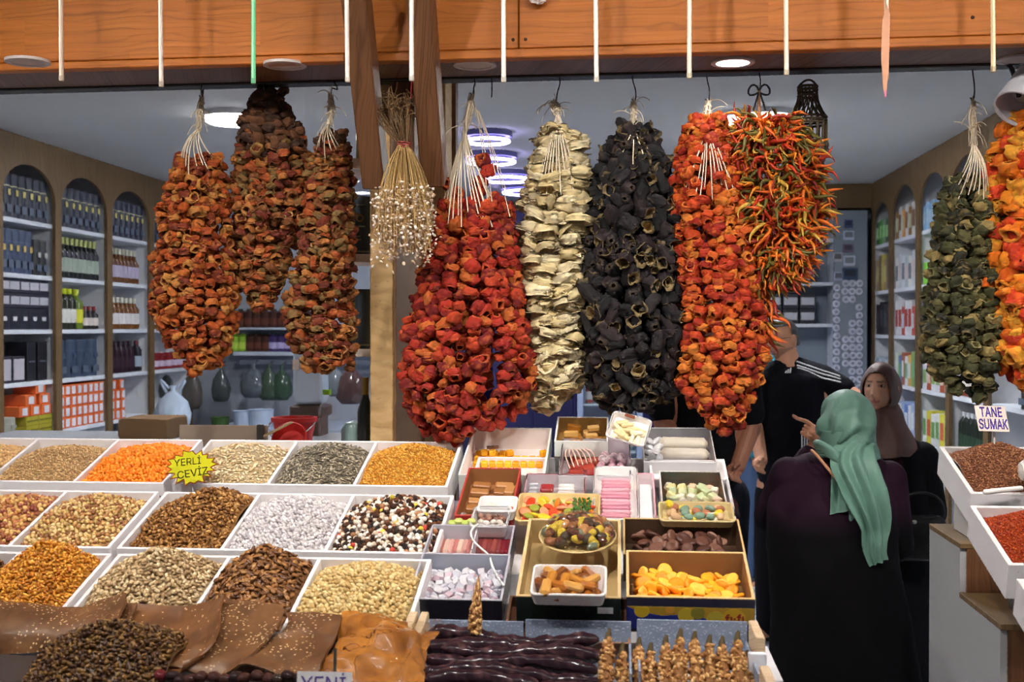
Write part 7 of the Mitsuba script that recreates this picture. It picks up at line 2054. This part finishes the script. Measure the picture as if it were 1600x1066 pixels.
# water tank with a dark foot
a, b = at(456, 560, 6.2), at(504, 634, 6.2)
wt_ = thing('drink_dispenser', 'tall frosted drink dispenser on a dark brown foot', 'dispenser')
obj('tank', soften(man_of(cbox((a[0], 6.2, b[2]), (b[0], 6.36, a[2] + .12), .02)), .03, 3), (176, 190, 206), 'satin', wt_, 50)
obj('foot', cbox((a[0] - .01, 6.18, at(480, 652, 6.2)[2]), (b[0] + .01, 6.38, b[2]), .01), (60, 42, 30), 'satin', wt_)
obj('stand', cbox((a[0] + .01, 6.2, 1.17), (b[0] - .01, 6.36, at(480, 652, 6.2)[2])), (70, 50, 38), 'satin', wt_)
obj('sticker', cbox((at(457, 562, 6.19)[0], 6.192, at(457, 578, 6.19)[2]), (at(467, 562, 6.19)[0], 6.2, at(457, 562, 6.19)[2])), (206, 190, 180), 'satin', wt_)
# red bucket, red basin with a wooden handle
p = at(460, 690, 5.6)
rb = thing('bucket', 'red plastic bucket behind the pumpkin seeds', 'bucket')
w_ = (at(492, 660, 5.6) - at(426, 660, 5.6))[0] / 2
hb_ = at(460, 652, 5.6)[2] - 1.17
obj('shell', lathe([(0, .004), (w_ * .74, 0), (w_ * .98, hb_ - .02), (w_ * 1.06, hb_ - .02), (w_ * 1.06, hb_), (w_ * .94, hb_), (w_ * .72, .02), (0, .02)], 36), (176, 34, 34), 'satin', rb, 40, mat((p[0], 5.6, 1.17)))
obj('handle', tube(curve([(p[0] - w_, 5.6, 1.17 + hb_ - .02), (p[0] - w_ * .6, 5.45, 1.17 + hb_ - .08), (p[0] + .02, 5.4, 1.17 + hb_ - .09), (p[0] + w_ * .8, 5.5, 1.17 + hb_ - .06), (p[0] + w_, 5.6, 1.17 + hb_ - .02)], 20), .004, 6), (190, 190, 190), 'metal', rb, True)
p = at(456, 690, 5.1)
w_ = .075
rb2 = thing('basin', 'round red basin tilted before the bucket', 'basin')
pz = at(456, 668, 5.1)[2]
obj('shell', lathe([(0, 0), (w_ * .8, 0), (w_, .05), (w_ * 1.05, .052), (w_ * .96, .056), (w_ * .76, .01), (0, .01)], 36), (186, 44, 40), 'satin', rb2, 40, mat((p[0], 5.1, pz - .07), rx=1.0))
obj('prop', cbox((p[0] - .05, 5.08, 1.17), (p[0] + .05, 5.16, pz - .07)), (120, 40, 36), 'satin', rb2)
obj('wooden_spoon', tube([at(412, 682, 5.02), at(456, 660, 5.02)], .006, 8), (196, 164, 120), 'satin', None, True, label='pale wooden handle leaning on the red basin', cat='spoon')
a, b = at(280, 664, 5.3), at(418, 700, 5.3)
obj('cardboard_flap', cbox((a[0], 5.3, 1.171), (b[0], 5.31, a[2]), .003), (160, 140, 122), 'matte', label='beige cardboard panel standing behind the orange nuts', cat='cardboard')
obj('dark_clip', cbox((at(401, 672, 5.27)[0], 5.27, 1.171), (at(409, 672, 5.27)[0], 5.295, at(405, 664, 5.27)[2])), (60, 52, 44), 'satin', label='small dark post at the right end of the beige cardboard', cat='post')
a, b = at(196, 652, 6.0), at(272, 700, 6.0)
obj('open_carton', soften(man_of(cbox((a[0], 5.9, 1.171), (b[0], 6.2, a[2]), .004)), .05, 1), (110, 84, 58), 'matte', None, 40, label='brown carton standing below the orange packs', cat='carton')
# bottle with green cap, glass jar, dark oil bottle
p = at(511, 690, 5.4)
wb = thing('water_bottle', 'clear ribbed plastic bottle with a green cap', 'bottle')
hh = at(511, 609, 5.4)[2] - 1.171
prof = [(0, 0), (.036, 0)] + [(.040 + .0025 * math.sin(i * 1.4), hh * (.05 + .6 * i / 20)) for i in range(21)] + [(.03, hh * .75), (.017, hh * .86), (.017, hh * .92)]
obj('body', lathe(prof, 20), None, 'glass', wb, True, mat((p[0], 5.4, 1.171)))
obj('cap', lathe([(.02, hh * .92), (.02, hh), (0, hh)], 16), (150, 206, 60), 'satin', wb, 40, mat((p[0], 5.4, 1.171)))
p = at(553, 690, 5.1)
gj = thing('glass_jar', 'round greenish glass jar beside the dark oil bottle', 'jar')
hh = at(553, 657, 5.1)[2] - 1.171
obj('body', lathe([(0, 0), (.052, 0), (.056, .03), (.056, hh - .04), (.04, hh - .01), (0.0, hh)], 24), (150, 176, 172), 'gloss', gj, 40, mat((p[0], 5.1, 1.171)))
p = at(571, 690, 4.95)
ob = thing('oil_bottle', 'tall dark bottle with a gold neck against the stone pillar', 'bottle')
hh = at(571, 590, 4.95)[2] - 1.171
obj('body', lathe([(0, 0), (.032, 0), (.034, .02), (.034, hh * .62), (.014, hh * .78), (.012, hh), (0, hh)], 18), (16, 18, 16), 'gloss', ob, 40, mat((p[0], 4.95, 1.171)))
obj('neck_foil', lathe([(.0145, hh * .80), (.0145, hh), (0, hh + .002)], 16), (150, 120, 60), 'metal', ob, 40, mat((p[0], 4.95, 1.171)))
for i, (px, y0, y1, r, c, lab) in enumerate(((380, 642, 668, .09, (170, 184, 204), 'left pale plastic tub on the worktop at the back'), (408, 640, 668, .11, (176, 190, 210), 'right pale plastic tub on the worktop at the back'), (344, 652, 668, .08, (60, 90, 40), 'short dark tub with green contents on the worktop at the back'))):
    p = at(px, y1, 9.95); hh = at(px, y0, 9.95)[2] - zc2
    k = thing('tub', lab, 'tub')
    obj('shell', lathe([(0, 0), (r * .85, 0), (r, hh), (r * 1.06, hh), (r * .92, hh - .01), (0, hh - .02)], 22), c, 'satin', k, 40, mat((p[0], 9.95, zc2 + .001)))

# shelves fixed at the pillar with canisters
plk = thing('pillar_shelf', 'three white shelf boards fixed at the left of the stone pillar', 'shelf')
ZP = []
for (y0, y1) in ((247, 264), (397, 410), (546, 558)):
    z1, z0 = at(566, y0, 4.9)[2], at(566, y1, 4.9)[2]
    ZP.append(z1)
    obj('board', cbox((at(528, y0, 4.9)[0], 4.9, z0), (xa - .001, 5.2, z1), .002), (226, 214, 204), 'satin', plk)
def big_can(px, y0, z, lab, gold, dyx=0.0):
    k = thing('canister', lab, 'canister')
    p = at(px, 400, 5.05); h = at(px, y0, 4.99)[2] - z
    r = .058
    M = mat((p[0], 5.05, z + .0005))
    obj('body', lathe([(0, 0), (r, 0), (r, h - .006), (r * .97, h), (0, h)], 28), (46, 58, 70), 'satin', k, 40, M)
    obj('base_band', lathe([(r * 1.006, .012), (r * 1.008, .016), (r * 1.006, .02)], 28), (110, 110, 96), 'satin', k, True, M)
    if gold: obj('gold_mark', extrude(sbox(-.03, h * .62, .0, h * .78), .002), (196, 160, 70), 'metal', k, False, M @ mat((0, -r - .001, 0), rx=PI / 2))
    else:
        obj('gold_mark', ring(.010, .016, 0, .002, 20), (196, 170, 80), 'metal', k, 30, M @ mat((.012, -r - .001, h * .62), rx=PI / 2))
        obj('top_line', extrude(sbox(-.03, h * .84, .036, h * .85), .002), (150, 150, 130), 'satin', k, False, M @ mat((0, -r - .001, 0), rx=PI / 2))
        for q, wq in ((.47, .05), (.3, .03), (.25, .034)):
            obj('print_line', extrude(sbox(-.02, h * q, -.02 + wq, h * (q + .03)), .0016), (120, 124, 116), 'satin', k, False, M @ mat((.004, -r - .001, 0), rx=PI / 2))
big_can(563, 306, ZP[1], 'dark slate canister with a round gold mark on the middle pillar shelf', False)
big_can(560, 452, ZP[2], 'dark slate canister with a square gold mark on the lowest pillar shelf', True)
k = thing('oil_bottle', 'green golden oil bottle on the highest pillar shelf', 'bottle')
p = at(567, 200, 5.0)
obj('body', lathe([(0, 0), (.03, 0), (.03, .13), (.012, .19), (.012, .24), (0, .24)], 16), (150, 150, 60), 'gloss', k, 40, mat((p[0], 5.0, ZP[0] + .0005)))
obj('cap', lathe([(.014, .23), (.014, .26), (0, .26)], 12), (60, 70, 40), 'satin', k, 40, mat((p[0], 5.0, ZP[0] + .0005)))

# ---------------------------------------------------------------- right stall: sumac and pepper flakes
TR1 = Box(1517, 1720, 772, 699, 3.90, 0.10)
TR2 = Box(1576, 1790, 884, 792, 3.36, 0.10)
TR3 = Box(1650, 1860, 1000, 907, 2.90, 0.10)
for i, b in enumerate((TR1, TR2, TR3)):
    b.build('spice_tray', f'white spice tray at the right edge, {("upper, holding sumac", "middle, holding red pepper flakes", "lowest, mostly cut by the frame")[i]}', 'display tray', (214, 210, 212), (214, 208, 206), 0.014, (226, 222, 220), group=None)
def in_box(b, name, label, tmpl, size, cols, peak, **kw):
    M = b.M @ mat((0, 0, -b.H))
    return heap(name, label, 0, 0.015, b.W - 0.015, tmpl, size, cols, peak, M=M, L=b.D - 0.015, **kw)
in_box(TR1, 'sumac_heap', 'heap of brown sumac grains under the TANE SUMAK card', CORN, 0.0085, [(150, 98, 66), (130, 78, 52), (172, 118, 80), (112, 64, 44)], 0.16, seed=51, px=0.38, py=0.62, width=.34, fill=.8)
in_box(TR2, 'pepper_flake_heap', 'heap of orange red pepper flakes at the right edge', PSEED, 0.0075, [(176, 66, 28), (156, 50, 22), (192, 84, 34)], 0.14, seed=52, px=0.5, py=0.6, width=.36, fill=.72)
in_box(TR3, 'spice_heap', 'small corner of a dark spice heap at the right edge', PSEED, 0.009, [(90, 60, 40), (70, 46, 30)], 0.12, seed=53, fill=.9)
sg = thing('price_card', 'white hand lettered card reading TANE SUMAK in violet on the sumac heap', 'sign')
sM = frame(at(1550, 655, 4.12), at(1575, 658, 4.12) - at(1532, 655, 4.12) + V3(0, 0, .004), -FWD + V3(0, 0, .45))
hw_ = (at(1574, 655, 4.12) - at(1526, 655, 4.12))[0] / 2
obj('card', extrude(Polygon([(-hw_ * .95, -hw_ * .88), (hw_ * 1.05, -hw_ * .9), (hw_ * .93, hw_ * .93), (-hw_ * 1.08, hw_ * .95)]), .0012), (222, 206, 196), 'matte', sg, False, sM)
obj('lettering', letters('TANE', .028, .0006, True), (72, 50, 130), 'matte', sg, False, sM @ mat((-.002, .008, .0013), s=(.72, 1.2, 1)))
obj('lettering', letters('SUMAK', .028, .0006, True), (72, 50, 130), 'matte', sg, False, sM @ mat((.002, -.036, .0013), s=(.68, 1.25, 1)))
obj('stick', tube([at(1553, 672, 4.125), at(1555, 705, 4.13)], .004, 6), (214, 206, 196), 'satin', sg, True)
sp2 = thing('scoop', 'white plastic scoop lying on the front of the sumac tray', 'scoop')
c0 = at(1590, 757, 3.86)
v, f = lathe([(0.0, 0.0), (.028, .004), (.042, .03), (.044, .075), (.041, .075), (.039, .03), (.026, .008), (0, .005)], 26)
obj('bowl', (v, f), (226, 222, 216), 'satin', sp2, 40, mat(c0 + V3(.012, .02, .038), ry=PI / 2 - .1, rx=.0))
obj('grip', soften(bones([[(c0 + V3(.01, 0, -.012), .008), (at(1540, 769, 3.86), .009)]]), .006, 3), (226, 222, 216), 'satin', sp2, True)
# stepped counter side
XC = TR1.at(0, 0)[0] - .002
Ya, Yb1, Yc1 = 4.32, 3.94, 3.53
z_ = lambda px, py: atx(px, py, XC)[2]
zt1, zt2, zt3 = z_(1511, 858), z_(1576, 986), 0.42
prof = Polygon([(3.05, 0), (Ya, 0), (Ya, zt1), (Yb1, zt1), (Yb1, zt2), (Yc1, zt2), (Yc1, zt3), (3.05, zt3)])
MS = np.eye(4); MS[:3, 0], MS[:3, 1], MS[:3, 2], MS[:3, 3] = (0, 1, 0), (0, 0, 1), (1, 0, 0), (XC - .02, 0, 0)
sc_ = thing('stepped_counter', 'grey sided stepped counter with brown tops under the spice trays', 'counter')
obj('side_panel', extrude(prof, .02), (150, 150, 152), 'satin', sc_, False, MS)
for (y0, y1, z) in ((Yb1, Ya, zt1), (Yc1, Yb1, zt2), (3.05, Yc1, zt3)):
    obj('step_top', cbox((XC - .022, y0 - .01, z), (2.1, y1, z + .018), .002), None, 'shelf_wood', sc_)
for (y, z0, z1) in ((Yb1, zt2 + .018, zt1), (Yc1, zt3 + .018, zt2)):
    obj('riser', cbox((XC, y - .008, z0), (2.1, y + .008, z1)), None, 'dark_wood', sc_)
obj('body', cbox((XC + .004, Yb1 + .02, 0), (2.0, Ya, zt1)), (120, 116, 112), 'satin', sc_)
obj('tray_support', cbox((XC + .03, 4.0, zt1 + .018), (2.0, 4.2, TR1.at(0, .5)[2] - .125), .004), (176, 172, 170), 'satin', sc_)
obj('tray_support', cbox((XC + .25, 3.56, zt2 + .018), (2.0, 3.7, TR2.at(0, .5)[2] - .125), .004), (176, 172, 170), 'satin', sc_)
obj('tray_support', cbox((XC + .35, 3.08, zt3 + .018), (2.0, 3.2, TR3.at(0, .5)[2] - .125), .004), (176, 172, 170), 'satin', sc_)
cn = at(1562, 905, 3.70)
k = thing('steel_cup', 'steel cup standing inside the stepped counter', 'cup')
obj('cup', lathe([(0, 0), (.036, 0), (.038, .08), (.035, .08), (.033, .004), (0, .004)], 22), (150, 150, 154), 'metal', k, 40, mat((XC + .1, 3.72, zt2 + .0185)))

# ---------------------------------------------------------------- spotlight, macrame, shells, feather strip
kk = lamp(at(1592, 172, 4.30), at(1592, 172, 4.30) + V3(-.5, -.35, -.75), 'silver spotlight head hanging at the top right edge', False)
arm = at(1584, 120, 4.40)
obj('arm', tube(curve([V3(arm[0], 4.46, zr + .01), V3(arm[0], 4.40, zr - .04), at(1592, 150, 4.34)], 8), .009, 8), (30, 30, 32), 'satin', kk, True)
mk_ = thing('macrame_lantern', 'knotted brown macrame lantern with tassels right of the chili bunch', 'lantern')
cen = at(1262, 140, 4.62)
R1_, R2_ = .036, .070
zt_, zm, zb2 = at(1262, 136, 4.62)[2], at(1262, 150, 4.62)[2], at(1262, 184, 4.62)[2]
MC = (70, 60, 46)
def hoop(r, z, th=.005):
    t_ = np.linspace(0, 2 * PI, 31)
    return tube(np.column_stack([cen[0] + r * np.cos(t_), cen[1] + r * np.sin(t_), np.full(31, z)]), th, 6, False)
hp_ = MB()
for r, z in ((R1_, zt_), (R1_, zt_ - .012), (R1_, zm), (R2_, zb2), (R2_, zb2 - .012), (R2_, zb2 - .024)): hp_.add(hoop(r, z), MC)
obj('hoops', hp_, None, 'matte', mk_, False)
net_, tas = MB(), MB()
for i in range(16):
    t0_ = 2 * PI * i / 16
    for s in (-1, 1):
        q = [V3(cen[0] + (R1_ + (R2_ - R1_) * u ** 1.6) * math.cos(t0_ + s * u * .5), cen[1] + (R1_ + (R2_ - R1_) * u ** 1.6) * math.sin(t0_ + s * u * .5), zm + (zb2 - zm) * u) for u in np.linspace(0, 1, 6)]
        net_.add(tube(q, .003, 5), MC)
    net_.add(tube([V3(cen[0] + R1_ * math.cos(t0_), cen[1] + R1_ * math.sin(t0_), zt_), V3(cen[0] + R1_ * math.cos(t0_), cen[1] + R1_ * math.sin(t0_), zm)], .003, 5), MC)
    L_ = .085 + .03 * (i % 3)
    b0 = V3(cen[0] + R2_ * math.cos(t0_), cen[1] + R2_ * math.sin(t0_), zb2 - .02)
    tas.add(tube([b0, b0 + V3(0, 0, -L_)], .0055, 6), MC)
    tas.add((ICO1[0] * np.array([.011, .011, .014]), ICO1[1]), MC, mat(b0 + V3(0, 0, -L_)))
    for j in range(4): tas.add(tube([b0 + V3(0, 0, -L_), b0 + V3(*(g9.normal(0, .008, 2)), -L_ - .03)], .0016, 4), MC)
obj('netting', net_, None, 'matte', mk_, False, kind='stuff'); obj('tassels', tas, None, 'matte', mk_, False, kind='stuff')
obj('hanging_loop', tube(curve([V3(cen[0] - R1_, cen[1], zt_), V3(cen[0], cen[1] - .02, zr - .005), V3(cen[0] + R1_, cen[1], zt_)], 10), .004, 6), MC, 'matte', mk_, True)
shk = thing('shell_ornament', 'string with a pink knotted shell and a small pink basket right of the chili bunch', 'ornament')
s0, s1, s2 = at(1274, 236, 4.62), at(1270, 355, 4.62), at(1265, 424, 4.62)
obj('string', tube(curve([s0, s1, s2], 8), .0016, 5), (190, 180, 170), 'matte', shk, True)
def clump(sd, cols, r):
    g = np.random.default_rng(sd); m = MB()
    for i in range(22):
        m.add((ICO1[0] * np.array([.012, .009, .007]) * g.uniform(.7, 1.2), ICO1[1]), cols[i % len(cols)], mat(g.normal(0, r * .5, 3), rz=g.uniform(0, 6), rx=g.uniform(0, 6)))
    return m
obj('pink_shell', clump(1, [(196, 120, 104), (206, 150, 134), (150, 84, 76)], .03), None, 'satin', shk, False, mat(s1))
obj('pink_basket', clump(2, [(120, 96, 96), (190, 150, 150), (206, 120, 120), (90, 80, 84)], .027), None, 'satin', shk, False, mat(s2))
a = at(1383, 152, 3.66); zt9 = at(1383, 22, 3.66)[2]
hw9 = .009
q = Polygon([(-hw9 * .2, 0), (hw9 * .3, 0), (hw9 * 1.2, .10), (hw9 * 1.5, zt9 - a[2]), (hw9 * .4, zt9 - a[2] + .03), (-hw9 * 1.1, zt9 - a[2] - .02), (-hw9 * 1.4, .12), (-hw9 * .8, .04)])
fs = thing('paper_strip', 'frayed tapering strip of pale card hanging beside an LED tube at the upper right', 'strip')
obj('strip', extrude(q, .002), (196, 146, 116), 'matte', fs, False, mat(a, rx=PI / 2))
obj('tip', extrude(Polygon([(-hw9 * .18, 0), (hw9 * .25, 0), (hw9 * .35, .02), (-hw9 * .3, .02)]), .0026), (196, 100, 140), 'matte', fs, False, mat(a + V3(0, .0003, 0), rx=PI / 2))
obj('tie', tube([at(1384, 22, 3.66), V3(at(1384, 22, 3.66)[0], 3.66, a[2] + .9)], .001, 4), (150, 130, 110), 'matte', fs, True)
v, f = VF(ICO2)
v = v * np.array([.03, .015, .02]) * (1 + .9 * (meshkit.fbm(v * 2.2, 3, 3) - .5))[:, None]
obj('crumpled_paper', (v, f), (226, 220, 214), 'matte', None, False, mat(at(840, -3, 4.12)), label='scrap of crumpled white paper stuck on the fascia at the top edge', cat='paper')
